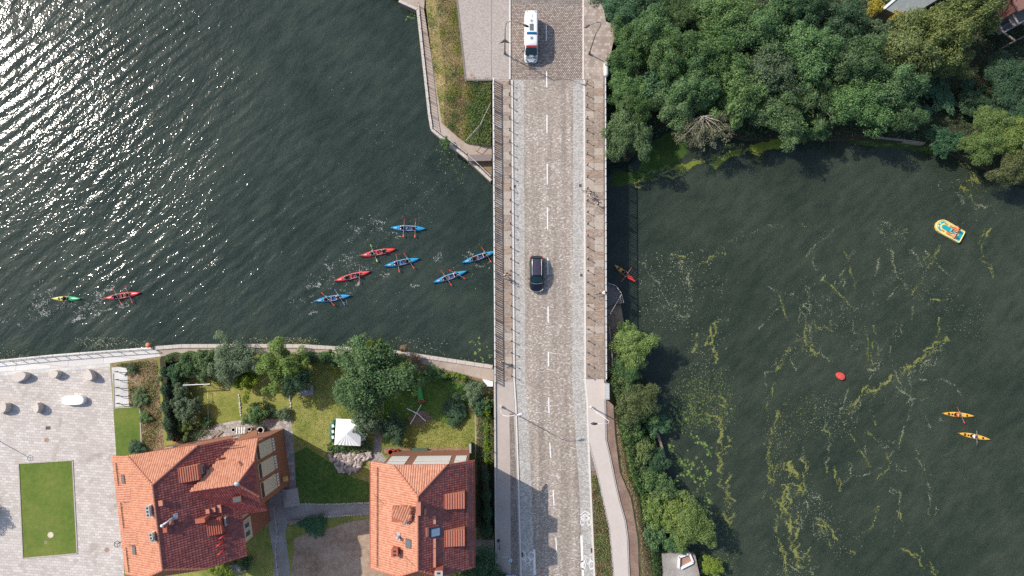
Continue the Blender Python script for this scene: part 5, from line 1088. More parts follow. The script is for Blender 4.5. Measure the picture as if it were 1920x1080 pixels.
u, v, z = uv_of(f1, 317,975, W1, ze, zr); a = f1.p(u-.45,v+.35,z+.75); b = f1.p(u+.55,v-.2,z+.2)
o = tube_on('metal_flue', [a, a.lerp(b, .5), b], [.15,.11,.15], 'lead', h1, 10); box_on(o, 'flashing', f1.p(u+.7,v-.3,z-.1), (.45,.6,.08), 'lead', f1.ang, Matrix.Rotation(sl1, 3, 'Y')); MB().ball(a, .19, 10, 6).build('cowl', M['white'], o, world=True, smooth=True)
for a, b in ((420,1004),(415,1018),(417,1034)):   # red pipe ends low on the east slope
    u, v, z = uv_of(f1, a, b, W1, ze, zr); p = f1.p(u,v,z+.5); tube_on('vent_pipe', [f1.p(u+.3,v-.2,z-.1), p, p+f1.U*-.35+f1.V*.18+Vector((0,0,.1))], .09, 'red_band', h1)
p = P(412,861,13.2); tube_on('vent_pipe', [p+Vector((.2,-.1,-1.0)), p, p+Vector((-.25,.0,.2))], .12, 'chimney_red', h1); c = P(444.5,907,zwr+.15); MB().ball(c+Vector((0,0,.1)), (.34,.28,.2), 10, 6).build('ridge_cowl', M['lead'], h1, world=True, smooth=True)
box_on(h1, 'roof_step', P(432,837,10.2), (2.1,.10,.12), 'timber_dark', f1.ang)
# lean-to roof and clutter on the north side of the first house
for px, z0 in (([(268,851),(340,836),(434,818),(436,821),(345,838.5),(275,852)], 6.5), ([(436,826),(478,806),(482,808),(482,816),(444,828)], 6.0)):
    MB().prism(PP(px, z0), z0-.3, z0).build('ledge_roof', M['wall_brown'], h1, world=True)
# ---------------------------------------------------------------- far corner buildings
bh = thing('brick_house', 'dark brick house with balconies cut by the top right corner', 'house', P(1905,15,-3.0)); q = PP([(1860,62),(1935,10),(2060,-10),(2060,-140),(1885,-140),(1865,20)], -3.0)
M['brick'] = pavers('brick_wall', .25, .075, [(.1, (.16,.055,.04)), (.9, (.27,.10,.075))], (.22,.17,.15), bmp=.005)
A0 = P(1842,78,-3.0); U0 = flat2(P(1945,25,-3.0)-A0).normalized(); V0 = Vector((-U0.y, U0.x, 0)); fb = Frame(A0, U0, V0)
MB().prism([fb.p(0,1.2,0), fb.p(12,1.2,0), fb.p(12,12,0), fb.p(0,12,0)], -3.1, 4.6).build('wall', M['brick'], bh, world=True); MB().prism([fb.p(-.3,1.0,0), fb.p(12.3,1.0,0), fb.p(12.3,12.3,0), fb.p(-.3,12.3,0)], 4.6, 4.85).build('roof', M['brick'], bh, world=True)
for i, zz in enumerate((-.5, 2.2)):
    for k in range(3):
        u0 = .3+k*3.2; f = wall_box(fb, u0, u0+2.6, -.35, 1.15, zz, zz+.14, 'balcony', 'concrete_dark', bh)
        for a, b in (((u0,-.35),(u0+2.6,-.35)),((u0,-.35),(u0,1.15)),((u0+2.6,-.35),(u0+2.6,1.15))): MB().bar(fb.p(*a,zz+1.0), fb.p(*b,zz+1.0), .16, .10).build('balcony_rail', M['concrete'], f, world=True)
        wall_box(fb, u0+.5, u0+2.1, 1.1, 1.19, zz+.2, zz+2.2, 'window', 'window_grey', bh)
pt = thing('pergola', 'grey timber pergola frame in front of the dark brick house', 'pergola', fb.p(2,-2,-3.0))
for k in range(4):
    u0 = .2+k*3.0; MB().bar(fb.p(u0,1.0,-.2), fb.p(u0+1.6,-2.1,-.2), .22, .16).build('beam', M['wood'], pt, world=True); MB().bar(fb.p(u0+1.6,-2.1,-3.1), fb.p(u0+1.6,-2.1,-.1), .18, .18).build('post', M['wood'], pt, world=True)
for v in (.4, -2.1): MB().bar(fb.p(v*-.3,v,-.02), fb.p(11,v,-.02), .3 if v > 0 else .08, .12).build('rail', M['wood'], pt, world=True)
M['roof_grey'] = simple('grey_roof_felt', (.22,.245,.24), var=.12, scale=2, rough=.7)
gh = thing('flat_roofed_hut', 'low building with pale grey roof and white edge at the top edge of the frame', 'building', P(1700,-10,-3)); q = PP([(1657,17),(1688,-12),(1760,-60),(1790,-20),(1715,25),(1680,28)], .0)
MB().prism(q, -3.1, 0.0).build('wall', M['concrete_dark'], gh, world=True); MB().prism([p+Vector((0,0,0)) for p in q], 0.02, .18).build('roof', M['roof_grey'], gh, world=True); a, b = P(1657,16,.25), P(1690,-12,.25); MB().bar(a, b, .32, .22).build('roof_edge', M['white'], gh, world=True)
tr_ = MB().strip([P(1788,118,-3.15), P(1812,130,-3.15), P(1835,150,-3.15), P(1872,195,-3.15)], 1.1, -3.15).build('sandy_track', M['bed'], kind='structure')
# ---------------------------------------------------------------- plaza furniture
S('seat_stone', (.45,.40,.36), rough=.85, bmp=.01, var=.12)
def stone_seat(label, px, hl, hr, mat='seat_stone', name='stone_seat', cat='stone seat', n=26):
    """rounded block: outline px around its top, low on its left, high on its right"""
    q = PP(px, GZ+.5); cxy = sum(q, Vector((0,0,0)))/len(q); t = thing(name if name != 'stone_seat' else 'plaza_boulder', label, cat, (cxy.x, cxy.y, GZ)); m = len(q); out = []
    for i in range(m):      # smooth the outline
        a, b = (q[i]-cxy)*1.18, (q[(i+1) % m]-cxy)*1.18; out += [a*.75+b*.25, a*.25+b*.75]
    xs = [p.x for p in out]; x0, x1 = min(xs), max(xs); hz = lambda p: hl+(hr-hl)*(p.x-x0)/(x1-x0)
    k = len(out); v = [(p.x, p.y, 0) for p in out]+[(p.x, p.y, hz(p)-.05) for p in out]+[(p.x*.93, p.y*.93, hz(p)) for p in out]
    f = [(i, (i+1) % k, k+(i+1) % k, k+i) for i in range(k)]+[(k+i, k+(i+1) % k, 2*k+(i+1) % k, 2*k+i) for i in range(k)]+[tuple(range(2*k, 3*k))]
    MB().add(v, f).build('block', M[mat], t); b = MB().prism([(p.x*.9, p.y*.9) for p in out], .0, .04).build('plinth', M['concrete'], t); return t
zz = lambda l: [(a/4.91, 640+b/4.91) for a, b in l]
stone_seat('grey leaf-shaped stone seat on the plaza, largest and leftmost of the upper row', zz([(105,345),(125,305),(185,285),(240,292),(255,315),(225,350),(150,375)]), .35, 1.0)
stone_seat('small oval stone seat in the middle of the upper row on the plaza', zz([(443,300),(480,272),(540,275),(552,300),(510,340),(465,325)]), .4, 1.0)
stone_seat('stone seat with a pointed corner, right end of the upper row on the plaza', zz([(760,330),(790,290),(805,262),(840,275),(872,325),(860,350),(800,355)]), .35, 1.1)
stone_seat('nearly square rounded stone seat in the lower row on the plaza', zz([(300,620),(330,575),(360,570),(382,600),(372,640),(335,658)]), .5, 1.1)
stone_seat('stone seat cut by the left edge of the frame', zz([(-40,620),(-10,580),(70,570),(82,600),(70,640),(0,660)]), .5, 1.1)
stone_seat('white rounded bench on the plaza', zz([(600,513),(680,505),(750,506),(770,540),(750,575),(680,580),(600,578),(588,545)]), .7, .75, 'white', 'bench', 'bench')
for i in range(5):
    y = 698+i*14.8; c = P(231+i*.6, y, GZ); t = thing('bicycle_rack', f'low steel bicycle rack on the white gravel pad, {ORD[i]} from the quay', 'bicycle rack', c)
    MB().tube([(-.75,.12,0),(-.75,.12,.75),(-.6,.12,.85),(.55,.0,.85),(.7,.0,.75),(.7,.0,0)], .045, 8).build('hoop', M['iron'], t)
# garden things
c = P(651,812,1.0); tw = D2R(-3); t = thing('gazebo', 'white square garden gazebo with pleated front canopy', 'gazebo', (c.x, c.y, GZ)); R3 = Matrix.Rotation(tw, 3, 'Z')
Hh, ap = 2.4, 3.3; cr = [R3 @ Vector((x*1.7, y*1.7, Hh)) for x, y in ((-1,-1),(1,-1),(1,1),(-1,1))]; top_ = Vector((0,.0,ap)); S('canvas', (.84,.84,.83), var=.03, rough=.6); S('canvas_green', (.02,.12,.09), rough=.6)
for i in range(4):
    a, b = cr[i], cr[(i+1) % 4]; v = [top_]; n = 14
    for k in range(n+1): p = a.lerp(b, k/n); p.z += (.07 if k % 2 else 0) if i == 0 else .0; v.append(p)
    for k in range(n+1): p = a.lerp(b, k/n); p.z -= .25; v.append(p)
    MB().add(v, [(0, k+1, k+2) for k in range(n)]+[(k+1, n+2+k, n+3+k, k+2) for k in range(n)]).build('canopy_side', M['canvas'], t)
for p in cr: MB().bar((p.x*.97,p.y*.97,0), (p.x*.97,p.y*.97,Hh-.02), .06, .06).build('post', M['white'], t)
c = P(627,808,GZ+.5); tb = thing('garden_sofa', 'green-covered garden seat peeping out left of the gazebo', 'seat', (c.x, c.y, GZ)); MB().tube([(-.1,-1.5,.4),(-.3,-.7,.45),(-.3,.6,.45),(.05,1.4,.4)], .28, 10).build('seat', M['canvas_green'], tb, smooth=True)
for i in range(3): MB().box((-.15,-.8+i*.75,.72), (.3,.4,.1), .2).build('cushion', M['white'], tb)
def box_thing(name, label, cat, px, py, z, size, mat, rz=0, extra=None):
    c = P(px, py, z+size[2]); t = thing(name, label, cat, (c.x, c.y, z), D2R(rz)); MB().box((0,0,size[2]-.03), (size[0], size[1], .06)).build('top', M[mat], t)
    for a in (-1, 1):
        for b in (-1, 1): MB().box((a*(size[0]/2-.08), b*(size[1]/2-.08), (size[2]-.06)/2), (.07,.07,size[2]-.06)).build('leg', M['steel_dark'], t)
    if extra: extra(t)
    return t
S('table_grey', (.30,.285,.31), rough=.5); box_thing('table', 'grey table-tennis-like table between the trees on the lawn', 'table', 573.5, 732, GZ, (1.95,1.25,.76), 'table_grey', 1)
S('sofa_beige', (.42,.38,.33)); box_thing('wooden_bench', 'pale wooden bench beside the yard path junction', 'bench', 551.5, 979.5, GZ, (1.5,.5,.45), 'wood', 4); box_thing('white_garden_chair', 'white chair in the shade beside the gazebo', 'chair', 681, 822, GZ, (.6,.6,.45), 'white', 8)
S('bench_green', (.06,.10,.06)); box_thing('garden_bench', 'dark green bench in front of the road-side house', 'bench', 787, 844.5, GZ, (2.1,.6,.45), 'bench_green', -1); S('crate_y', (.62,.45,.22)); box_thing('small_table', 'small ochre table beside the dark green bench', 'table', 806.5, 848, GZ, (.55,.35,.5), 'crate_y', 0)
c = P(787,738,GZ+1); t = thing('slide', 'green plastic slide with red feet on the shaded lawn', 'slide', (c.x,c.y,GZ), D2R(8)); S('slide_green', (.03,.38,.10), rough=.35)
MB().add([(-.3,1.1,1.5),(.3,1.1,1.5),(.3,-1.0,.25),(-.3,-1.0,.25),(-.3,1.1,1.42),(.3,1.1,1.42),(.3,-1.0,.17),(-.3,-1.0,.17)], [(0,1,2,3),(7,6,5,4),(0,4,5,1),(1,5,6,2),(2,6,7,3),(3,7,4,0)]).build('chute', M['slide_green'], t)
for s_ in (-1, 1): MB().bar((s_*.30,1.1,1.6),(s_*.30,-1.0,.36),.06,.14).build('side_rail', M['slide_green'], t); MB().tube([(s_*.3,-1.0,.1),(s_*.42,-1.25,.1)], .14, 8).build('foot', M['red_band'], t)
MB().box((0,-1.2,.1),(1.0,.18,.12)).build('cross_foot', M['red_band'], t); MB().bar((0,1.15,0),(0,1.15,1.45),.4,.06).build('ladder', M['slide_green'], t)
c = P(780,777,GZ+.8); t = thing('seesaw_frame', 'two crossed pale poles standing on the sandy spot in the lawn', 'play frame', (c.x,c.y,GZ))
MB().tube([(-1.2,.8,.9),(-.4,.45,1.1),(.3,.1,1.1),(1.3,-.9,.8)], .06, 8).build('bent_pole', M['white'], t); MB().tube([(.7,1.3,.9),(-.75,-1.3,.7)], .05, 8).build('straight_pole', M['white'], t)
for a, b in ((-.2,.35),(.2,.1)): MB().bar((a,b,0),(a,b,1.0),.08,.08).build('post', M['wood'], t)
t = thing('swing_frame', 'metal swing frame throwing a ladder shadow on the left lawn', 'swing', P(368,722,GZ)); z = 1.9
o_ = P(368,722,GZ); a, b = P(343,722,GZ+z)-o_, P(394,720,GZ+z)-o_; MB().bar(a, b, .09, .09).build('top_bar', M['white'], t)
for p in (a, b):
    for s_ in (-1, 1): MB().bar((p.x,p.y,p.z),(p.x,p.y+s_*.8,0),.05,.05).build('leg', M['steel_dark'], t)
for s_ in (.3,.6):
    q = a.lerp(b, s_); sw = MB().box((q.x,q.y,.5),(.45,.2,.04)).build('swing_seat', M['wood'], t); MB().bar((q.x-.2,q.y,.5),(q.x-.2,q.y,z),.015,.015).build('rope', M['iron'], sw); MB().bar((q.x+.2,q.y,.5),(q.x+.2,q.y,z),.015,.015).build('rope', M['iron'], sw)
def edge_stones(label, px, n, size=.28, mat='gravel_white'):
    q = PP(px, GZ); t = thing('stone_edging', label, 'edging', q[0]); Ls = [(b-a).length for a, b in zip(q, q[1:])]; T = sum(Ls); me = [MB().ball((0,0,.05), (size*.5, size*.36, .10), 6, 4).build('stone', M[mat], t).data]
    t.children[0].location = (0,0,0)
    for i in range(1, n):
        d = T*i/n
        for (a, b), L in zip(zip(q, q[1:]), Ls):
            if d <= L: p = a.lerp(b, d/L)-q[0]; break
            d -= L
        place('stone', me[0], t, loc=(p.x+rs.uniform(-.05,.05), p.y+rs.uniform(-.05,.05), 0), rz=rs.uniform(0,3), scale=rs.uniform(.7,1.3))
edge_stones('line of pale edging stones across the lawn, left of the patio', [(448,740),(452,782)], 16); edge_stones('line of pale edging stones at the right end of the left lawn', [(542,730),(546,768)], 14)
edge_stones('pale stones along the front of the low flower border', [(500,775),(520,771),(546,768)], 14); edge_stones('stones edging the lawn above the yard path', [(555,944),(600,946),(694,942)], 40, .3, 'quay_cap'); edge_stones('stones edging the yard path from below', [(540,978),(600,970),(694,962)], 36, .3, 'quay_cap')
edge_stones('white stones in front of the round shrub', [(354,705),(385,704)], 12, .5)
# rockery: separate rocks
S('rock_pale', (.46,.39,.35), var=.25, scale=5, rough=.9, bmp=.02); S('rock_dark', (.24,.19,.17), var=.25, scale=5, rough=.9, bmp=.02)
c = P(648,866,GZ); t = thing('rockery', 'heap of pale rubble stones below the clipped balls', 'rock heap', c)
hp = [(616,850),(632,848),(660,850),(680,850),(695,846),(697,856),(682,866),(672,878),(655,887),(638,883),(625,868)]; hw = [(p.x-c.x, p.y-c.y) for p in PP(hp, GZ)]
rk = []
for i in range(5):
    m_ = MB().ball((0,0,0), (.30+.04*i,.22,.17), 7, 5); m_.v = [(x*(1+rs.uniform(-.2,.2)), y*(1+rs.uniform(-.2,.2)), z_*(1+rs.uniform(-.2,.2))) for x, y, z_ in m_.v]; o = m_.build('rock', M['rock_pale'], t); o.location = (-.6+.35*i, .1, .15); rk.append(o.data)
k = 0
while k < 170:
    x, y = rs.uniform(-3.2,4), rs.uniform(-2.2,1.8)
    if pip(x, y, hw): place('rock', rs.choice(rk), t, mat=M[rs.choice(['rock_pale','rock_pale','rock_dark'])], loc=(x, y, .12+rs.uniform(0,.25)), rz=rs.uniform(0,3), scale=rs.uniform(.6,1.15)); k += 1
# pots, barrels and stacks along the walls
S('barrel_blue', (.02,.10,.30), rough=.4); S('pot_red', (.48,.07,.04), rough=.5); S('pot_green', (.03,.10,.06)); S('pot_pale', (.62,.58,.52))
def pot(px, py, r, h, mat, label, name='pot', z=GZ+.016):
    c = P(px, py, z); t = thing(name, label, name.replace('_', ' '), c); MB().lathe([(r*.8,0),(r,h*.5),(r*.95,h),(r*.75,h),(r*.72,h*.8)], n=16).build('body', M[mat], t, smooth=False); MB().lathe([(r*.70,h*.78),(r*.70,h*.8)], n=12).build('filling', M['soil'], t); return t
pot(734,846,.42,.8,'pot_red','red clay urn by the road-side house wall, left one of the pair','urn'); pot(743.5,846,.42,.8,'pot_red','red clay urn by the road-side house wall, right one of the pair','urn')
pot(331,814,.35,.7,'barrel_blue','blue barrel beside the corner of the tall hedge','barrel'); pot(330,823,.38,.5,'pot_red','bright red tub below the blue barrel','tub'); pot(338,824,.28,.3,'pot_pale','small pale ring-shaped pot right of the red tub','pot')
pot(327,806,.32,.45,'pot_green','green rimmed pot above the blue barrel','pot'); pot(366,802,.24,.3,'pot_pale','white pot on the patio near the grey shrub','pot'); pot(371,799,.26,.35,'pot_green','dark pot touching the white pot on the patio','pot')
pot(440,805,.30,.5,'pot_pale','pale pot against the back of the first house, leftmost of its row','pot'); pot(470,804,.30,.5,'pot_pale','pale pot against the back of the first house, beside the laundry rack','pot'); pot(492,805,.48,.8,'pot_pale','large white round tub by the north corner of the first house','tub'); pot(368,771,.32,.4,'pot_pale','pale round table top on a stand in front of the grey shrub','pot'); pot(358,768,.3,.35,'rust','rusty pot beside the pale round table top','pot')
c = P(455,805,GZ); t = thing('laundry_rack', 'small white slatted rack between two pale pots', 'rack', c)
for i in range(4): MB().box((-.5+i*.33,0,.8), (.16,.9,.03)).build('slat', M['white'], t)
for s_ in (-1,1): MB().bar((-.55,s_*.4,0),(.55,s_*.4,.78),.03,.03).build('leg', M['steel_dark'], t)
for i, (a, b, r, l) in enumerate(((350,818,-35,1.3),(362,822,20,1.0),(383,812,-50,1.2),(404,814,-50,1.4),(412,813,-48,1.0))): c = P(a, b, GZ+.02); t = MB().box((0,0,.08), (l,.28,.12)).build('board', M['wood']); t.location = c; t.rotation_euler[2] = D2R(r+90); tag(t, f'loose board lying on the patio behind the first house, {ORD[i]} from the left', 'board')
c = P(882.5,838,GZ+.6); t = thing('gate_post', 'dark square post at the north-east corner of the road-side house', 'post', (c.x,c.y,GZ)); MB().box((0,0,.9),(.18,1.2,1.8)).build('post', M['steel_dark'], t); MB().box((0,0,1.83),(.24,1.3,.06)).build('cap', M['steel'], t)
for px, lab in (([(891,765),(892,860)],'thin white string fence beside the flower strip'), ([(515,948),(522,1000),(518,1030),(523,1080)],'thin white fence along the yard path'), ([(392,735),(394,800)],'low wire fence across the left lawn')):
    q = PP(px, GZ); t = thing('wire_fence', lab, 'fence', q[0]); n = 0
    for a, b in zip(q, q[1:]):
        MB().bar(a-q[0]+Vector((0,0,.5)), b-q[0]+Vector((0,0,.5)), .04, .04).build('wire', M['steel_light'], t)
        for s_ in (0,.33,.66,1): p = a.lerp(b, s_)-q[0]; MB().bar((p.x,p.y,0),(p.x,p.y,.55),.05,.05).build('post', M['wood'], t)
c = P(447,1066,GZ); t = thing('stone_steps', 'pale stone steps in the shade at the bottom edge', 'steps', c)
for i in range(3): MB().box((-.7+i*.75,.1*i,.1+.12*i),(.7,1.1,.16), .1).build('step', M['concrete'], t)
# ---------------------------------------------------------------- people
S('skin', (.50,.29,.20), rough=.6, var=.05); S('skin_pale', (.60,.39,.29), rough=.6, var=.05); S('hair_dark', (.025,.018,.014)); S('hair_fair', (.32,.22,.11))
for k_, c_ in (('cloth_white',(.75,.74,.72)),('cloth_navy',(.02,.035,.10)),('cloth_blue',(.05,.16,.50)),('cloth_black',(.02,.02,.025)),('cloth_pink',(.62,.24,.22)),('cloth_grey',(.30,.30,.30)),('cloth_red',(.50,.05,.05)),('cloth_coral',(.72,.16,.08)),('cloth_beige',(.55,.47,.38))): S(k_, c_, var=.1, rough=.85)
def skin_mesh(name, V, E, Rr, mat, lv=1):
    me = bpy.data.meshes.new(name); me.from_pydata(V, E, []); o = bpy.data.objects.new('tmp', me); C.objects.link(o)
    m = o.modifiers.new('s', 'SKIN'); m.use_smooth_shade = True
    for i, r in enumerate(Rr): me.skin_vertices[0].data[i].radius = (r, r) if not isinstance(r, tuple) else r
    me.skin_vertices[0].data[0].use_root = True; s_ = o.modifiers.new('d', 'SUBSURF'); s_.levels = lv; s_.render_levels = lv
    dg = bpy.context.evaluated_depsgraph_get(); out = bpy.data.meshes.new_from_object(o.evaluated_get(dg)); out.name = name; bpy.data.objects.remove(o); out.materials.clear(); out.materials.append(M[mat]); return out
def body_pose(J):
    """J: joint name -> point.  returns the whole-body skin, shirt, trousers, hair meshes"""
    V, E, Rr, ix = [], [], [], {}
    def a(n, r, par=None): ix[n] = len(V); V.append(J[n] if n in J else n); Rr.append(r); (E.append((ix[par], ix[n])) if par else None)
    a('pelvis', (.15,.12)); a('belly', (.13,.10), 'pelvis'); a('chest', (.16,.115), 'belly'); a('neck', .055, 'chest'); a('jaw', .075, 'neck'); a('head', .105, 'jaw'); a('crown', .075, 'head')
    for s_ in ('l', 'r'):
        a('sh'+s_, .062, 'chest'); a('el'+s_, .045, 'sh'+s_); a('wr'+s_, .030, 'el'+s_); a('pa'+s_, (.042,.022), 'wr'+s_)
        w_, p_ = Vector(J['wr'+s_]), Vector(J['pa'+s_]); d = (p_-w_).normalized(); sd = d.cross(Vector((0,0,1))); sd = sd.normalized() if sd.length > .1 else Vector((0,1,0)); sg = 1 if s_ == 'l' else -1
        for k, (off, L) in enumerate(((-.030,.062),(-.011,.075),(.009,.070),(.028,.055))):
            n1, n2 = f'f{s_}{k}', f'g{s_}{k}'; J[n1] = tuple(p_+sd*off+d*.045); J[n2] = tuple(p_+sd*off+d*(.045+L*.55)-Vector((0,0,.03))); a(n1, .010, 'pa'+s_); a(n2, .008, n1)
        J['t'+s_] = tuple(w_+d*.03+sd*.05*sg-Vector((0,0,.012))); a('t'+s_, .011, 'pa'+s_)
        a('hi'+s_, .092, 'pelvis'); a('kn'+s_, .060, 'hi'+s_); a('an'+s_, .038, 'kn'+s_); a('to'+s_, .032, 'an'+s_)
    hd = Vector(J['head']); fwd = Vector(J['face']).normalized(); J['nose'] = tuple(hd+fwd*.125-Vector((0,0,.01))); a('nose', .016, 'head')
    side = fwd.cross(Vector((0,0,1))).normalized()
    for s_, q in (('l', 1), ('r', -1)): J['ear'+s_] = tuple(hd+side*q*.115); a('ear'+s_, .017, 'head')
    body = skin_mesh('body', V, E, Rr, 'skin')
    P_ = lambda *ns: [J[n] for n in ns]; lerp = lambda a_, b_, t_: tuple(Vector(J[a_]).lerp(Vector(J[b_]), t_))
    sh = skin_mesh('shirt', P_('pelvis','belly','chest')+[lerp('chest','neck',.55), J['shl'], lerp('shl','ell',.6), J['shr'], lerp('shr','elr',.6)], [(0,1),(1,2),(2,3),(2,4),(4,5),(2,6),(6,7)], [(.165,.135),(.150,.118),(.178,.132),.08,.078,.062,.078,.062], 'cloth_white')
    tr = skin_mesh('trousers', P_('belly','pelvis','hil','knl','hir','knr')+[lerp('knl','anl',.35), lerp('knr','anr',.35)], [(1,0),(1,2),(2,3),(1,4),(4,5),(3,6),(5,7)], [(.125,.1),(.165,.13),.108,.074,.108,.074,.06,.06], 'cloth_navy')
    b = Vector(J['head'])-fwd*.02; hr = MB().ball(b+Vector((0,0,.035)), (.122,.118,.115), 12, 8); o = hr.build('hair', M['hair_dark'], smooth=True); hm = o.data; bpy.data.objects.remove(o)
    eye = MB(); [eye.ball(hd+fwd*.098+side*q*.038+Vector((0,0,.012)), .014, 6, 4) for q in (-1, 1)]; o = eye.build('eyes', M['iron']); em = o.data; bpy.data.objects.remove(o)
    mo = MB().bar(hd+fwd*.10+side*.028-Vector((0,0,.055)), hd+fwd*.10-side*.028-Vector((0,0,.055)), .012, .01); o = mo.build('mouth', M['cloth_red']); mm = o.data; bpy.data.objects.remove(o)
    return dict(body=body, shirt=sh, trousers=tr, hair=hm, eyes=em, mouth=mm)
def seated(lift=.38, yaw=0.0):
    cy, sy = math.cos(yaw), math.sin(yaw); hl, hr = (.42*cy-.30*sy, .42*sy+.30*cy, lift), (.42*cy+.30*sy, .42*sy-.30*cy, lift)
    J = dict(pelvis=(0,0,.13), belly=(-.02,0,.30), chest=(.0,0,.47), neck=(.03,0,.63), jaw=(.06,0,.72), head=(.06,0,.79), crown=(.05,0,.87), face=(1,0,0),
             shl=(.0,.19,.52), shr=(.0,-.19,.52), ell=(.14,.33,.32), elr=(.14,-.33,.32), wrl=(hl[0]-.08,hl[1],hl[2]-.02), wrr=(hr[0]-.08,hr[1],hr[2]-.02), pal=hl, par=hr,
             hil=(.06,.11,.12), hir=(.06,-.11,.12), knl=(.46,.15,.26), knr=(.46,-.15,.26), anl=(.84,.10,.08), anr=(.84,-.10,.08), tol=(.92,.11,.20), tor=(.92,-.11,.20)); return J
POSE = {'sit0': body_pose(seated()), 'sit1': body_pose(seated(.40, D2R(22))), 'sit2': body_pose(seated(.40, D2R(-22)))}
POSE['walk'] = body_pose(dict(pelvis=(0,0,.92), belly=(.01,0,1.08), chest=(.02,0,1.28), neck=(.03,0,1.46), jaw=(.06,0,1.54), head=(.06,0,1.62), crown=(.05,0,1.70), face=(1,0,-.05), shl=(.02,.19,1.36), shr=(.02,-.19,1.36), ell=(-.12,.24,1.10), elr=(.14,-.24,1.10), wrl=(-.05,.25,.88), wrr=(.30,-.24,.93), pal=(-.02,.25,.80), par=(.37,-.23,.88), hil=(.02,.10,.88), hir=(.0,-.10,.88), knl=(.20,.10,.50), knr=(-.06,-.10,.48), anl=(.28,.10,.09), anr=(-.32,-.10,.14), tol=(.42,.11,.04), tor=(-.20,-.11,.04)))
POSE['bike'] = body_pose(dict(pelvis=(0,0,1.0), belly=(.08,0,1.14), chest=(.22,0,1.32), neck=(.32,0,1.45), jaw=(.37,0,1.51), head=(.38,0,1.58), crown=(.37,0,1.66), face=(1,0,-.1), shl=(.24,.19,1.38), shr=(.24,-.19,1.38), ell=(.40,.26,1.20), elr=(.40,-.26,1.20), wrl=(.58,.24,1.06), wrr=(.58,-.24,1.06), pal=(.64,.24,1.05), par=(.64,-.24,1.05), hil=(.02,.10,.96), hir=(.02,-.10,.96), knl=(.36,.12,.72), knr=(.28,-.12,.60), anl=(.22,.11,.34), anr=(.10,-.11,.22), tol=(.34,.12,.30), tor=(.22,-.12,.17)))
def person(pose, loc, rz, label, shirt='cloth_white', trousers='cloth_navy', hair='hair_dark', skin='skin', parent=None):
    t = thing('person', label, 'person', loc, rz); m = POSE[pose]
    for k, mt in (('body', skin), ('shirt', shirt), ('trousers', trousers), ('hair', hair), ('eyes', None), ('mouth', None)): place(k, m[k], t, mat=M[mt] if mt else None)
    return t
# ---------------------------------------------------------------- kayaks
KC = {'blue': ((.012,.26,.50),(.01,.05,.22)), 'red': ((.60,.05,.055),(.26,.01,.02)), 'green': ((.02,.40,.16),(.01,.10,.05)), 'orange': ((.70,.06,.05),(.05,.03,.02)), 'yellow': ((.80,.42,.05),(.10,.06,.02))}
for k_, (a_, b_) in KC.items(): S('hull_'+k_, a_, rough=.3, var=.10, scale=3); S('inside_'+k_, b_, rough=.6)
S('hull_lightyellow', (.66,.62,.16), rough=.35, var=.06); S('hull_ochre', (.68,.34,.10), rough=.35, var=.06); S('coaming', (.62,.52,.50), rough=.4); S('hatch_black', (.025,.022,.02), rough=.5)
for k_, c_ in (('blade_red',(.62,.04,.035)),('blade_green',(.40,.62,.12)),('blade_violet',(.16,.12,.50)),('blade_black',(.03,.03,.04)),('shaft',(.55,.5,.45))): S(k_, c_, rough=.4, var=.05)
def hull_mesh(L, W, cocks, mat, frm=None, to=None):
    """deck with real cockpit openings: cocks = list of (x centre, half length, half width)"""
    n = 56; rings = []
    for i in range(n+1):
        x = -L/2+L*i/n; s_ = abs(2*x/L); hw = max(W/2*(1-s_**2.1)**.85, .012); rise = .14*s_**3; c_ = 0.0
        for cx_, cl, cw in cocks:
            q = (x-cx_)/cl
            if abs(q) < 1: c_ = max(c_, min(cw*(1-q**4)**.5, hw*.86))
        pts = [(0,-.14+rise*.9), (hw*.62,-.12+rise*.9), (hw,.06+rise), (hw*.98,.12+rise), (max(c_, hw*.45 if c_ == 0 else c_),(.19 if c_ else .17)+rise), (c_,(.20 if c_ else .21)+rise), (c_*.96,(-.02 if c_ else .21)+rise), (0,(-.03 if c_ else .215)+rise)]
        rings.append([(x, y, z_) for y, z_ in pts]+[(x, -y, z_) for y, z_ in pts[-2:0:-1]])
    return rings
def hull_build(rings, name, mat, parent, i0=0, i1=None):
    R2 = rings[i0:(i1 or len(rings)-1)+1]; m = len(R2[0]); v = [p for r in R2 for p in r]; f = [(i*m+k, i*m+(k+1) % m, (i+1)*m+(k+1) % m, (i+1)*m+k) for i in range(len(R2)-1) for k in range(m)]
    f += [tuple(range(m))[::-1], tuple((len(R2)-1)*m+k for k in range(m))]; return MB().add(v, f).build(name, M[mat], parent, smooth=True)
def rim(parent, cx_, cl, cw, z_=.215, mat='coaming'):
    pts = [(cx_+cl*.98*math.copysign(abs(math.cos(a))**.8, math.cos(a)), cw*1.02*math.copysign(abs(math.sin(a))**.7, math.sin(a)), z_) for a in [2*math.pi*k/24 for k in range(25)]]; return MB().tube(pts, .022, 6, False).build('coaming', M[mat], parent)
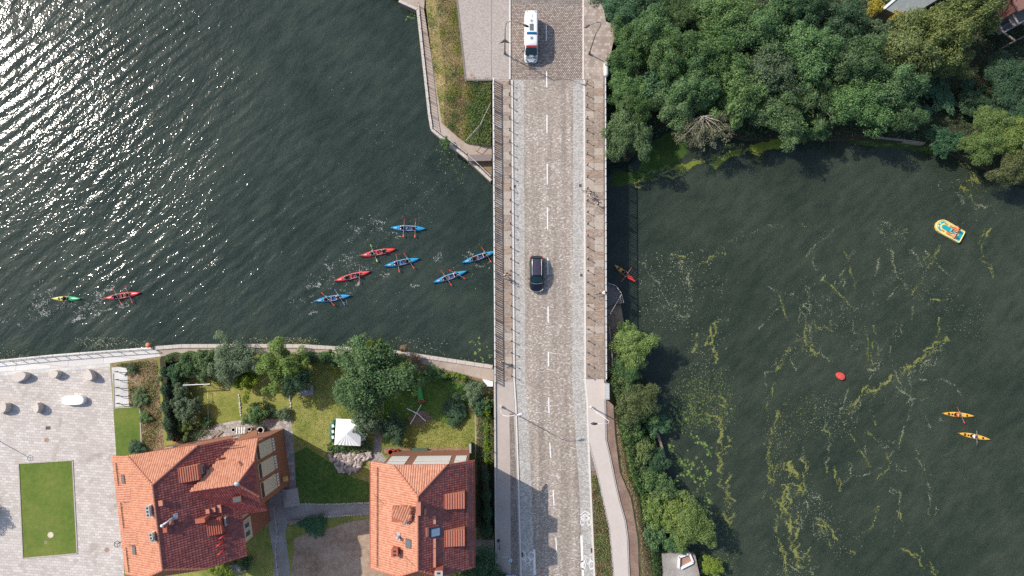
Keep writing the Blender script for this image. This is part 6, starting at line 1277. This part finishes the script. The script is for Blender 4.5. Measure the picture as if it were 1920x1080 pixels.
def kayak(x0, y0, x1, y1, kind, double, label, hatches=()):
    a, b = P(x0, y0, WZ+.15), P(x1, y1, WZ+.15); L = flat2(b-a).length; rz = math.atan2(b.y-a.y, b.x-a.x); c = (a+b)/2
    t = thing('kayak', label, 'kayak', (c.x, c.y, WZ+.04), rz); W = .86 if double else .68
    if double: cocks = [(-.08*L/5, 1.18*L/5, .30)]
    else: cocks = [(-.15, .45, .22)]
    if kind == 'tandem2': pass
    rings = hull_mesh(L, W, cocks, kind)
    if kind == 'green': hull_build(rings, 'stern_hull', 'hull_lightyellow', t, 0, 30); hull_build(rings, 'bow_hull', 'hull_green', t, 30)
    elif kind == 'orange': hull_build(rings, 'stern_hull', 'hull_ochre', t, 0, 30); hull_build(rings, 'bow_hull', 'hull_orange', t, 30)
    else: hull_build(rings, 'hull', 'hull_'+kind, t)
    for cx_, cl, cw in cocks:
        rim(t, cx_, cl, cw, mat='coaming' if double else 'hatch_black'); MB().prism([(cx_+cl*.93*math.cos(k*math.pi/8), cw*.93*math.sin(k*math.pi/8)) for k in range(16)], -.02, .0).build('cockpit_floor', M['inside_'+kind], t)
    seats = (-.95*L/5, .62*L/5) if double else (-.22,)
    for sx_ in seats: MB().box((sx_-.02,0,.03), (.36,.38,.06)).build('seat', M['hatch_black'], t); MB().box((sx_-.22,0,.14), (.05,.38,.26)).build('backrest', M['hatch_black'], t)
    if double: MB().box((-.18*L/5,0,.10),(.10,.56,.12)).build('thwart', M['hull_'+kind], t)
    for hx, r in hatches: MB().cyl((hx,0,.19),(hx,0,.235), r, n=18).build('hatch', M['hatch_black'], t)
    for s_ in (-1, 1): MB().tube([(s_*(L/2-.10),0,.33),(s_*(L/2-.02),0,.36),(s_*(L/2+.03),0,.31)], .018, 6).build('grab_handle', M['hatch_black'], t)
    if double: MB().strip([(-L*.40,.0),(-L*.30,.0)], .12, .262).build('deck_stripe', M['coaming'], t)
    return t, c, rz, L, seats
def paddler(K, i, pose, plabel, pang, blades, lab2, shirt, trousers='cloth_navy', skin='skin', hair='hair_dark', tilt=.1):
    t, c, rz, L, seats = K; d = Vector((math.cos(rz), math.sin(rz), 0)); p = Vector((c.x, c.y, WZ+.10))+d*seats[i]
    person(pose, p, rz, plabel, shirt, trousers, hair, skin)
    h = p+d*.42+Vector((0,0,.385)); pd = thing('paddle', lab2, 'paddle', h, rz+math.pi/2+pang); z = .90
    pts = [(-z,0,-tilt*1.0),(z,0,tilt*1.0)]; MB().tube(pts, .017, 8).build('shaft', M['shaft'], pd)
    for s_ in (-1, 1):
        q = MB().prism([(s_*.0,.03),(s_*.14,.08),(s_*.32,.085),(s_*.42,.04),(s_*.42,-.04),(s_*.32,-.075),(s_*.14,-.06),(s_*.0,-.03)], -.008, .008); q.xf(Matrix.Translation((s_*z*.98,0,s_*tilt)) @ Matrix.Rotation(.5*s_, 4, 'X')); q.build('blade', M[blades], pd)
KY = [
 ((731,427,799,429),'blue','topmost blue double kayak, crew sitting square to the hull', [('sit0','rear paddler in white on the topmost blue kayak',-.05,'cloth_white','blade_red'),('sit0','front paddler in grey and white on the topmost blue kayak',-.02,'cloth_grey','blade_red')]),
 ((675,480,743,467),'red','red double kayak with a green-bladed paddle, upper of the two red ones near the middle', [('sit1','dark-haired paddler at the stern of the upper red kayak',.18,'cloth_grey','blade_green'),('sit0','passenger in the bow of the upper red kayak',None,'cloth_pink',None)]),
 ((720,499,787,485),'blue','blue double kayak just below the upper red kayak', [('sit0','rear paddler of the blue kayak below the upper red kayak',-.03,'cloth_white','blade_red'),('sit1','dark-clad front paddler of the blue kayak below the upper red kayak',.38,'cloth_black','blade_red')]),
 ((627,527,695,509),'red','salmon-red double kayak, lower of the two near the middle', [('sit0','rear passenger in a brown cap in the salmon-red kayak',None,'cloth_grey',None),('sit2','front paddler in a blue shirt in the salmon-red kayak',-.30,'cloth_blue','blade_red')]),
 ((589,565,658,554),'blue','lowest blue double kayak, one paddle violet and one red', [('sit1','rear paddler with a red paddle in the lowest blue kayak',.62,'cloth_navy','blade_red'),('sit1','front paddler in white with a violet paddle in the lowest blue kayak',.40,'cloth_white','blade_violet')]),
 ((812,530,876,508),'blue','blue double kayak with three red blades showing, second nearest to the bridge', [('sit0','rear paddler of the blue kayak second nearest to the bridge',.28,'cloth_grey','blade_red'),('sit1','front paddler in white of the blue kayak second nearest to the bridge',.75,'cloth_white','blade_red')]),
 ((866,493,931,471),'blue','blue double kayak sliding under the bridge', [('sit0','dark rear passenger of the kayak sliding under the bridge',None,'cloth_navy',None),('sit1','white-clad front paddler of the kayak sliding under the bridge',.25,'cloth_beige','blade_red')]),
 ((195,560,264,549),'red','red double kayak on the far left behind the small green one', [('sit0','rear paddler in navy in the leftmost red kayak',.30,'cloth_navy','blade_red'),('sit0','fair-haired front paddler in the leftmost red kayak',.22,'cloth_pink','blade_red')]),
]
for (q, kind, lab, crew) in KY:
    K = kayak(*q, kind, True, lab)
    for i, (pose, pl, ang, shirt, bl) in enumerate(crew):
        if bl: paddler(K, i, pose, pl, ang, bl, f'{bl.split("_")[1]}-bladed paddle held by the '+' '.join(pl.split()[:11]), shirt, trousers='cloth_black' if i else 'cloth_navy', skin='skin_pale' if (i+len(pl)) % 2 else 'skin', hair='hair_fair' if 'fair' in pl else 'hair_dark')
        else:
            t, c, rz, L, seats = K; d = Vector((math.cos(rz), math.sin(rz), 0)); person(pose, Vector((c.x,c.y,WZ+.10))+d*seats[i], rz, pl, shirt, 'cloth_black')
SK = [((97,560,153,560),'green','small kayak with yellow stern and green bow at the far left',((-1.0,.17),),('sit0','dark-clad paddler of the small yellow and green kayak',-.6,'cloth_black','blade_black')),
 ((1151,496,1193,530),'orange','kayak with ochre stern and red bow just east of the bridge',((-1.15,.19),),('sit0','paddler in a dark top in the ochre and red kayak',.05,'cloth_black','blade_red')),
 ((1766,775,1826,780),'yellow','upper yellow kayak at the right, its paddler turned with red blades',((-1.35,.20),(-.85,.13),(1.25,.15)),('sit1','paddler in a white top and red vest in the upper yellow kayak',.55,'cloth_coral','blade_red')),
 ((1796,812,1856,824),'yellow','lower yellow kayak at the right with a black-bladed paddle',((-1.35,.20),(-.85,.13),(1.25,.15)),('sit0','paddler in a white top in the lower yellow kayak',.25,'cloth_white','blade_black'))]
for q, kind, lab, ht, (pose, pl, ang, shirt, bl) in SK:
    K = kayak(*q, kind, False, lab, ht); paddler(K, 0, pose, pl, ang, bl, f'{bl.split("_")[1]}-bladed paddle held by the '+' '.join(pl.split()[:11]), shirt)
# pedal boat
c = P(1780,432,WZ+.3); pa, pb = P(1755,419,WZ), P(1804,447,WZ); rz = math.atan2(pa.y-pb.y, pa.x-pb.x); t = thing('pedal_boat', 'yellow and turquoise pedal boat with two people aboard', 'pedal boat', (c.x,c.y,WZ), rz)
S('boat_yellow', (.80,.62,.24), rough=.35, var=.06); S('boat_turq', (.01,.36,.42), rough=.35, var=.08); S('boat_ochre', (.55,.27,.05), rough=.5)
out = [(-2.0,-.92),(-2.05,-.6),(-2.05,.6),(-2.0,.92),(.9,.98),(1.5,.88),(1.9,.55),(2.08,0),(1.9,-.55),(1.5,-.88),(.9,-.98)]
MB().prism(out, -.15, .38).build('hull', M['boat_yellow'], t); rimm = MB().tube([(x*.98,y*.97,.40) for x, y in out]+[(out[0][0]*.98,out[0][1]*.97,.40)], .07, 8, False); rimm.build('gunwale', M['boat_yellow'], t, smooth=True)
MB().box((-1.62,0,.40),(.5,1.45,.05)).build('stern_deck', M['boat_turq'], t)
for y in (-.45,.45): MB().box((-.45,y,.36),(1.5,.55,.06)).build('footwell', M['boat_ochre'], t); MB().box((-.75,y,.48),(.5,.5,.22)).build('seat', M['boat_yellow'], t); MB().box((.85,y*1.25,.40),(.5,.22,.06)).build('side_well', M['boat_ochre'], t)
MB().prism([(-.2,-.27),(1.0,-.30),(1.25,-.15),(1.3,0),(1.25,.15),(1.0,.30),(-.2,.27)], .38, .62).build('console', M['boat_turq'], t); MB().box((-.8,0,.42),(.7,.26,.10)).build('middle_panel', M['boat_turq'], t)
for pl in ([(1.48,.18),(1.72,.42),(1.35,.72),(1.05,.75),(1.1,.6),(1.35,.4)],[(1.48,-.18),(1.72,-.42),(1.35,-.72),(1.05,-.75),(1.1,-.6),(1.35,-.4)],[(1.52,-.14),(1.80,-.14),(1.80,.14),(1.52,.14)]): MB().prism(pl, .38, .41).build('bow_panel', M['boat_turq'], t)
MB().tube([(.05,-.2,.6),(.0,0,.85),(.05,.2,.6)], .025, 6).build('steering_bar', M['white'], t)
dx = Vector((math.cos(rz), math.sin(rz), 0)); dy = Vector((-dx.y, dx.x, 0)); cc = Vector((c.x,c.y,WZ+.45))
person('sit2', cc-dx*.75-dy*.45, rz, 'dark-haired person in a coral top on the pedal boat, on its far seat', 'cloth_coral', 'cloth_coral'); person('sit1', cc-dx*.75+dy*.45, rz, 'bare-armed person in pale pink on the near seat of the pedal boat', 'cloth_pink', 'cloth_beige')
c = P(1575,705,WZ); t = thing('buoy', 'round red buoy floating among the weed streaks', 'buoy', c); S('buoy_red', (.55,.075,.06), rough=.5); MB().lathe([(.42,-.2),(.52,.0),(.54,.22),(.48,.32)], n=20).xf(Matrix.Diagonal((1.25,.92,1,1))).build('float', M['buoy_red'], t); MB().lathe([(.44,.32),(.42,.40),(.24,.43),(.06,.44)], n=20).xf(Matrix.Translation((.12,-.05,0))).build('top', M['buoy_red'], t); t.rotation_euler[2] = -.5; MB().tube([(.25,0,.38),(.32,0,.50),(.38,0,.38)], .03, 6).build('ring', M['iron'], t)
# people on the bridge
def bag(loc, label, mat='cloth_black'): t = thing('bag', label, 'bag', loc); MB().ball((0,0,.2),(.16,.10,.2),10,6).build('body', M[mat], t, smooth=True); MB().tube([(-.1,0,.36),(0,0,.52),(.1,0,.36)], .012, 6).build('strap', M[mat], t)
p0 = P(1104,368,.13); person('walk', p0, D2R(160), 'pedestrian in a pale top pushing a bicycle on the east footway', 'cloth_white','cloth_black'); 
def bicycle(loc, rz, label, mat='iron'):
    t = thing('bicycle', label, 'bicycle', loc, rz)
    for x in (-.52,.52): MB().tube([(x+.34*math.cos(k*math.pi/10),0,.35+.34*math.sin(k*math.pi/10)) for k in range(21)], .022, 6, False).build('wheel', M['tyre'], t)
    f = MB(); [f.tube([a, b], .018, 6) for a, b in (((-.52,0,.35),(-.12,0,.33)),((-.12,0,.33),(-.25,0,.85)),((-.25,0,.85),(.38,0,.80)),((-.12,0,.33),(.38,0,.80)),((.52,0,.35),(.36,0,.98)),((-.52,0,.35),(-.25,0,.80)))]; f.build('frame', M[mat], t)
    MB().tube([(.28,-.28,1.0),(.38,0,1.0),(.28,.28,1.0)], .016, 6).build('handlebar', M[mat], t); MB().box((-.26,0,.92),(.26,.14,.06)).build('saddle', M['tyre'], t)
bicycle(p0+Vector((-.1,.5,0)), D2R(165), 'dark bicycle pushed by the pedestrian on the east footway')
p = P(1119,383,.13); person('walk', p, D2R(-60), 'pedestrian in a bright white shirt close to the east railing', 'cloth_white','cloth_black')
p = P(947,519,.13); person('walk', p, D2R(200), 'pedestrian in white on the west footway beside the black car', 'cloth_white','cloth_grey'); bag(p+Vector((.25,.45,.25)), 'dark bag carried by the pedestrian in white on the west footway')
p = P(941,677,.13); person('walk', p, D2R(-80), 'pedestrian in pale clothes on the west footway, near its south end', 'cloth_beige','cloth_navy')
p = P(1127.5,550,.13); bicycle(p, D2R(10), 'bicycle leaning at the east railing above the viewing platform'); person('bike', p, D2R(10), 'cyclist in a white top at the east railing above the viewing platform', 'cloth_white','cloth_black')
# ---------------------------------------------------------------- floating weed, lily pads, painted wake glints
def weed_mat(name, a_, b_):
    m, t, b, N = new_mat(name); g = N('NewGeometry'); lk(t, ramp(t, N, g.outputs['Random Per Island'], [(.1, a_), (.9, b_)]), b.inputs['Base Color']); b.inputs['Roughness'].default_value = .55; return m
M['weed_yellow'] = weed_mat('weed_yellow', (.075,.095,.018), (.28,.285,.07)); M['weed_green'] = weed_mat('weed_green', (.04,.08,.018), (.16,.22,.05)); M['weed_pale'] = weed_mat('weed_pale', (.12,.15,.07), (.45,.46,.30)); M['lily'] = weed_mat('lily_pads', (.05,.10,.02), (.18,.25,.055)); M['wake_glints'] = weed_mat('wake_glints', (.12,.13,.12), (.52,.52,.48)); M['film'] = ground('algae_film', [(.3, (.06,.10,.015)), (.5, (.17,.21,.03)), (.7, (.33,.34,.055))], big=.5, small=3, fine=14, bmp=.01)
g6 = np.random.default_rng(66)
def flecks(name, X, Y, size, mat, z=WZ+.006, elong=.45, k=5):
    n = len(X); ang = g6.uniform(0, 2*np.pi, n); s_ = size*g6.uniform(.4, 1.5, n); V = np.zeros((n, k, 3)); ph = g6.uniform(.6, 1.25, (n, k))
    for i in range(k):
        a = 2*np.pi*i/k; x = np.cos(a)*s_*ph[:, i]*.5; y = np.sin(a)*s_*elong*ph[:, i]*.5
        V[:, i, 0] = X+x*np.cos(ang)-y*np.sin(ang); V[:, i, 1] = Y+x*np.sin(ang)+y*np.cos(ang); V[:, i, 2] = z+g6.uniform(0, .012, n)[:]
    return place(name, np_mesh(name, V.reshape(-1, 3), np.arange(n*k).reshape(-1, k), M[mat]), kind='stuff')
def along(pts, n, w_, wob=1.0):
    """points strewn along several thin wandering filaments that follow a pixel line w_ px wide"""
    q = np.array([[*P(a, b, WZ).xy] for a, b in pts]); seg = np.diff(q, axis=0); Ls = np.hypot(seg[:,0], seg[:,1]); cum = np.concatenate([[0], np.cumsum(Ls)]); T = cum[-1]; XX, YY = [], []
    nf = max(2, int(w_/2.6)); share = g6.gamma(1.2, 1, nf); share /= share.sum()
    for f in range(nf):
        nn = max(4, int(n*share[f])); ncl = max(2, int(T/1.1)); cs = g6.random(ncl)*T; cw = g6.gamma(.8, 1.0, ncl)+.05
        s_ = np.clip(cs[g6.choice(ncl, nn, p=cw/cw.sum())]+g6.normal(0, .38, nn), 0, T); k = np.clip(np.searchsorted(cum, s_)-1, 0, len(seg)-1); u = (s_-cum[k])/Ls[k]
        X = q[k,0]+seg[k,0]*u; Y = q[k,1]+seg[k,1]*u; nx, ny = -seg[k,1]/Ls[k], seg[k,0]/Ls[k]; ph = g6.uniform(0, 6, 4); fr = g6.uniform(.7, 1.4)
        off = (g6.normal()*.38+.30*np.sin(s_*1.0*fr+ph[0])+.22*np.sin(s_*2.6*fr+ph[1])+.12*np.sin(s_*6.1+ph[2]))*w_/13.4+g6.normal(0, .05+w_/13.4*.05, nn); XX.append(X+nx*off); YY.append(Y+ny*off)
    return np.concatenate(XX), np.concatenate(YY)
ST = [ # line, count, width, material
 ([(1583,470),(1592,490),(1600,520),(1608,550)],90,5,'y'),([(1540,525),(1557,535),(1575,552),(1592,572)],150,4,'y'),([(1660,445),(1670,470),(1680,505),(1700,535),(1720,562)],220,9,'p'),([(1640,420),(1665,440),(1700,428)],120,14,'p'),
 ([(1755,450),(1742,475),(1730,500)],120,10,'y'),([(1852,425),(1845,440),(1840,455),(1838,480)],260,6,'y'),([(1838,485),(1855,500),(1862,520)],90,6,'y'),([(1745,565),(1775,564),(1785,548),(1794,545)],90,4,'y'),
 ([(1778,635),(1755,650),(1735,672),(1700,695),(1670,715),(1640,730),(1618,740)],1400,11,'y'),([(1770,640),(1740,680),(1700,700)],300,12,'p'),([(1640,730),(1600,752),(1580,768)],160,9,'y'),([(1505,580),(1540,584),(1560,592)],110,10,'p'),([(1468,668),(1488,652),(1500,640),(1518,660),(1535,665)],260,12,'y'),
 ([(1505,600),(1512,640),(1518,650)],140,12,'y'),([(1685,590),(1680,625),(1660,645),(1645,680),(1620,690)],200,8,'p'),([(1600,600),(1604,625)],40,5,'p'),([(1725,715),(1775,713),(1790,722),(1802,742)],120,6,'p'),([(1760,595),(1762,620),(1755,632)],90,6,'y'),([(1710,575),(1712,610)],50,4,'p'),
 ([(1460,740),(1456,790),(1445,830),(1441,860),(1448,900),(1455,950),(1462,1000),(1478,1078)],900,10,'y'),([(1485,864),(1493,895),(1503,928)],1500,17,'y'),([(1500,860),(1515,870),(1505,920)],220,8,'y'),([(1470,908),(1474,950),(1482,985),(1492,1020),(1500,1065)],2300,15,'y'),([(1513,965),(1550,985),(1570,1010),(1600,1042)],400,7,'y'),
 ([(1685,1030),(1712,1036),(1728,1052),(1755,1078)],330,9,'y'),([(1568,858),(1570,890),(1577,920)],170,7,'y'),([(1575,768),(1600,757),(1620,748),(1600,790)],130,8,'p'),([(1550,870),(1552,885)],40,5,'y'),([(1545,800),(1555,815),(1558,830)],70,6,'y'),([(1680,880),(1700,882)],50,8,'p'),([(1670,915),(1690,925)],50,8,'p'),([(1640,840),(1665,830),(1685,828)],50,8,'p'),
 ([(1258,478),(1280,490),(1290,520),(1296,565)],300,14,'p'),([(1260,478),(1285,482)],80,4,'y'),([(1305,490),(1340,480),(1360,475)],110,12,'y'),([(1356,588),(1336,606),(1332,630),(1318,645)],500,8,'y'),([(1302,625),(1300,650),(1296,660)],220,7,'y'),([(1340,630),(1345,660),(1350,680)],200,12,'y'),([(1205,495),(1225,520),(1232,540)],110,10,'p'),
 ([(1260,560),(1285,600),(1262,580)],140,16,'p'),([(1330,765),(1350,795),(1357,830),(1346,858),(1358,900),(1366,950),(1364,990)],1900,14,'y'),([(1350,740),(1365,760),(1376,755)],180,7,'y'),([(1275,740),(1300,770),(1320,800)],260,22,'g'),([(1820,385),(1850,388),(1868,400)],140,12,'p'),([(1800,352),(1822,360),(1840,372)],200,14,'y'),([(1760,345),(1790,360),(1800,385)],120,20,'p'),
 ([(1190,345),(1215,336),(1250,327),(1270,325),(1290,312),(1320,300)],1500,9,'y'),([(1200,320),(1240,322),(1290,318)],500,12,'g'),([(1330,303),(1350,292),(1375,280),(1395,274)],900,10,'y'),([(1335,310),(1352,300),(1385,285)],500,14,'g'),([(1475,258),(1500,262),(1510,268)],500,8,'y'),([(1395,290),(1400,278),(1430,285)],200,8,'y'),
 ([(1580,262),(1640,268),(1720,272),(1750,285)],900,7,'g'),([(1800,300),(1820,320),(1835,345)],350,8,'y')]
rx = random.Random(8)
for i in range(60):
    x, y = rx.uniform(1430,1760), rx.uniform(410,1060); a = D2R(rx.gauss(100 if x > 1520 else 85, 32)); L = rx.uniform(35,110); c_ = rx.uniform(-.9,.9)
    pts = [(x, y)]
    for k in range(5): x += math.cos(a)*L/5; y += math.sin(a)*L/5; a += c_/5; pts.append((x, y))
    ST.append((pts, int(L*1.1), rx.uniform(3,9), rx.choice('ppppy')))
for pts, n, w_, m_ in (([(1250,480),(1330,470),(1400,440),(1480,420),(1560,430)],120,10,'p'),([(1640,400),(1680,430),(1715,470),(1735,500)],150,10,'p'),([(1440,700),(1500,640),(1560,600),(1640,560)],150,12,'p'),([(1440,1070),(1500,1075),(1540,1060)],90,16,'p'),([(1150,930),(1160,980)],0,3,'p')):
    if n: ST.append((pts, n, w_, m_))
acc = {'y': [[], []], 'p': [[], []], 'g': [[], []]}
for pts, n, w_, m_ in ST: X, Y = along(pts, int(n*1.5), w_); acc[m_][0].append(X); acc[m_][1].append(Y)
for k_, nm, mt, sz in (('y','floating_weed','weed_yellow',.125),('p','floating_weed','weed_pale',.085),('g','floating_weed','weed_green',.16)): flecks(nm, np.concatenate(acc[k_][0]), np.concatenate(acc[k_][1]), sz, mt)
def region(px, n, patch=.9):
    """scattered threads: points near the contour lines of a wavy field, thicker in some patches"""
    q = [P(a, b, WZ) for a, b in px]; xs = [p.x for p in q]; ys = [p.y for p in q]; m = n*30; X = g6.uniform(min(xs), max(xs), m); Y = g6.uniform(min(ys), max(ys), m)
    f = np.sin(X*.9+1.3*np.sin(Y*.7))+np.sin(Y*1.1+1.7*np.sin(X*.6+2))+.7*np.sin(2.3*X+1.9*Y+1.2*np.sin(X*3.1))+.3*np.sin(6.1*X-4.3*Y); big = np.sin(X*.31+2*np.sin(Y*.23))+np.sin(Y*.37+1.3*np.sin(X*.41))
    soft = .25 if patch <= 0 else 1.6; ok = pip_np(X+g6.normal(0, soft, m), Y+g6.normal(0, soft, m), [(p.x,p.y) for p in q])
    if patch > 0: ok &= (np.abs(np.mod(f+.15*g6.normal(size=m), .9)-.45) < .10) & (big > g6.normal(patch-.3, .35, m))
    else: ok &= f > g6.normal(-.2, .5, m)
    return X[ok][:n], Y[ok][:n]
reg = lambda nm, px, n, sz, mt, pt=.6, el=.45: flecks(nm, *region(px, n, pt), sz, mt, elong=el)
reg('floating_weed', [(1190,470),(1370,470),(1360,700),(1240,700)], 1000, .12, 'weed_pale', .3); reg('floating_weed', [(1230,700),(1375,690),(1385,1060),(1340,1078),(1290,900)], 1900, .16, 'weed_green', .3); reg('floating_weed', [(1240,720),(1370,700),(1370,1040),(1320,1000)], 900, .13, 'weed_yellow', .4)
reg('floating_weed', [(1440,740),(1560,740),(1620,840),(1560,1078),(1440,1078),(1430,860)], 1200, .10, 'weed_pale', .9); reg('floating_weed', [(1440,560),(1900,400),(1900,560),(1800,760),(1450,760)], 900, .09, 'weed_pale', 1.2)
reg('floating_weed', [(1445,730),(1530,740),(1500,900),(1440,900)], 420, .13, 'weed_yellow', .6)
reg('lily_pads', [(1252,825),(1300,815),(1335,840),(1330,900),(1275,905)], 190, .32, 'lily', .0, .85); reg('lily_pads', [(1262,900),(1310,900),(1335,940),(1320,975),(1290,960)], 150, .30, 'lily', .0, .85); reg('lily_pads', [(1310,1040),(1350,1050),(1360,1080),(1312,1080)], 120, .35, 'lily', .0, .85); reg('lily_pads', [(1220,745),(1290,760),(1300,820),(1255,815)], 120, .30, 'lily', -.3, .85)
reg('floating_weed', [(850,600),(925,590),(925,688),(870,676)], 260, .20, 'lily', .9, .7); reg('lily_pads', [(878,640),(922,625),(922,685),(890,678)], 26, .28, 'lily', -.3, .85)
reg('floating_weed', [(0,672),(0,655),(120,640),(300,632),(560,636),(700,644),(800,660),(860,670),(860,676),(742,658),(560,646),(300,650),(100,664)], 3000, .12, 'weed_pale', .3); reg('floating_weed', [(480,640),(520,634),(620,640),(720,650),(730,657),(600,648),(500,646)], 900, .15, 'weed_yellow', .3)
reg('floating_weed', [(800,215),(812,240),(842,262),(880,296),(924,338),(915,345),(860,300),(800,250)], 260, .20, 'weed_green', .6); reg('floating_weed', [(758,15),(780,18),(785,40),(760,40)], 30, .3, 'lily', -1); reg('drifting_specks', [(640,150),(790,100),(925,345),(925,560),(700,600),(560,420)], 420, .10, 'weed_pale', .8)
S('x_dummy', (.1,.1,.1))
def film(name, px, mat='film', z=WZ+.004, seed=0):
    r2 = random.Random(seed); q = [P(a, b, z) for a, b in px]; out = []
    for a, b in zip(q, q[1:]+q[:1]):
        n = max(2, int((b-a).length/.35)); d = (b-a).normalized(); s_ = Vector((-d.y, d.x, 0))
        for i in range(n): out.append(a.lerp(b, i/n)+s_*r2.uniform(-.18,.18))
    return MB().sheet(out).build(name, M[mat], kind='stuff')
film('algae_film', [(1404,282),(1408,272),(1440,264),(1470,258),(1477,264),(1468,276),(1440,282),(1420,288)], seed=1); film('algae_film', [(1330,310),(1340,300),(1370,282),(1392,278),(1380,292),(1352,306),(1342,318)], seed=2); M['film_shaded'] = ground('algae_film_shaded', [(.3, (.02,.045,.012)), (.5, (.045,.085,.018)), (.7, (.09,.13,.025))], big=.5, small=3, fine=14, bmp=.01)  # film_shaded: the same algae film with tree shade put into its darker green
film('algae_film', [(1195,318),(1210,290),(1230,262),(1262,245),(1290,260),(1285,290),(1262,312),(1235,322)], 'film_shaded', seed=3); film('algae_film', [(1140,350),(1150,322),(1195,322),(1235,328),(1210,340),(1180,345)], 'film_shaded', seed=4); film('algae_film', [(1255,322),(1268,310),(1295,305),(1318,300),(1312,308),(1285,318)], seed=5); film('algae_film', [(1565,262),(1640,264),(1735,274),(1790,300),(1770,292),(1700,280),(1600,270)], 'film_shaded', seed=6)
# pale flecks round the paddlers: glints on their ripples, put into the colour
fx, fy = [], []
def wake_glints(pts, n, w_, m=1): X, Y = along(pts, n, w_); fx.append(X); fy.append(Y)
for pts, n, w_ in (([(650,432),(690,425),(731,428)],170,22),([(690,405),(720,420)],90,16),([(738,445),(752,442)],50,8),([(600,500),(640,490),(675,481)],180,18),([(640,495),(700,500),(718,500)],60,12),([(715,512),(725,520)],60,8),([(580,545),(600,530),(627,527)],240,22),([(640,548),(655,540),(672,528)],160,10),([(580,590),(600,580),(620,572)],70,6),([(540,560),(589,562)],60,14),
    ([(770,535),(790,535),(812,531)],60,7),([(815,490),(830,485)],80,16),([(870,472),(885,480)],70,12),([(885,497),(920,492)],60,8),([(60,545),(97,558)],240,26),([(60,575),(130,575),(190,566)],420,20),([(140,600),(160,592),(200,580),(240,568)],330,7),([(100,612),(130,602),(150,596)],120,4),([(200,545),(215,538)],120,9),([(170,560),(195,560)],130,16),([(1762,785),(1768,792)],18,4),([(640,560),(650,572)],30,5),([(0,600),(60,590),(100,585)],150,22)): wake_glints(pts, n, w_)
flecks('wake_glints', np.concatenate(fx), np.concatenate(fy), .13, 'wake_glints', elong=.3)
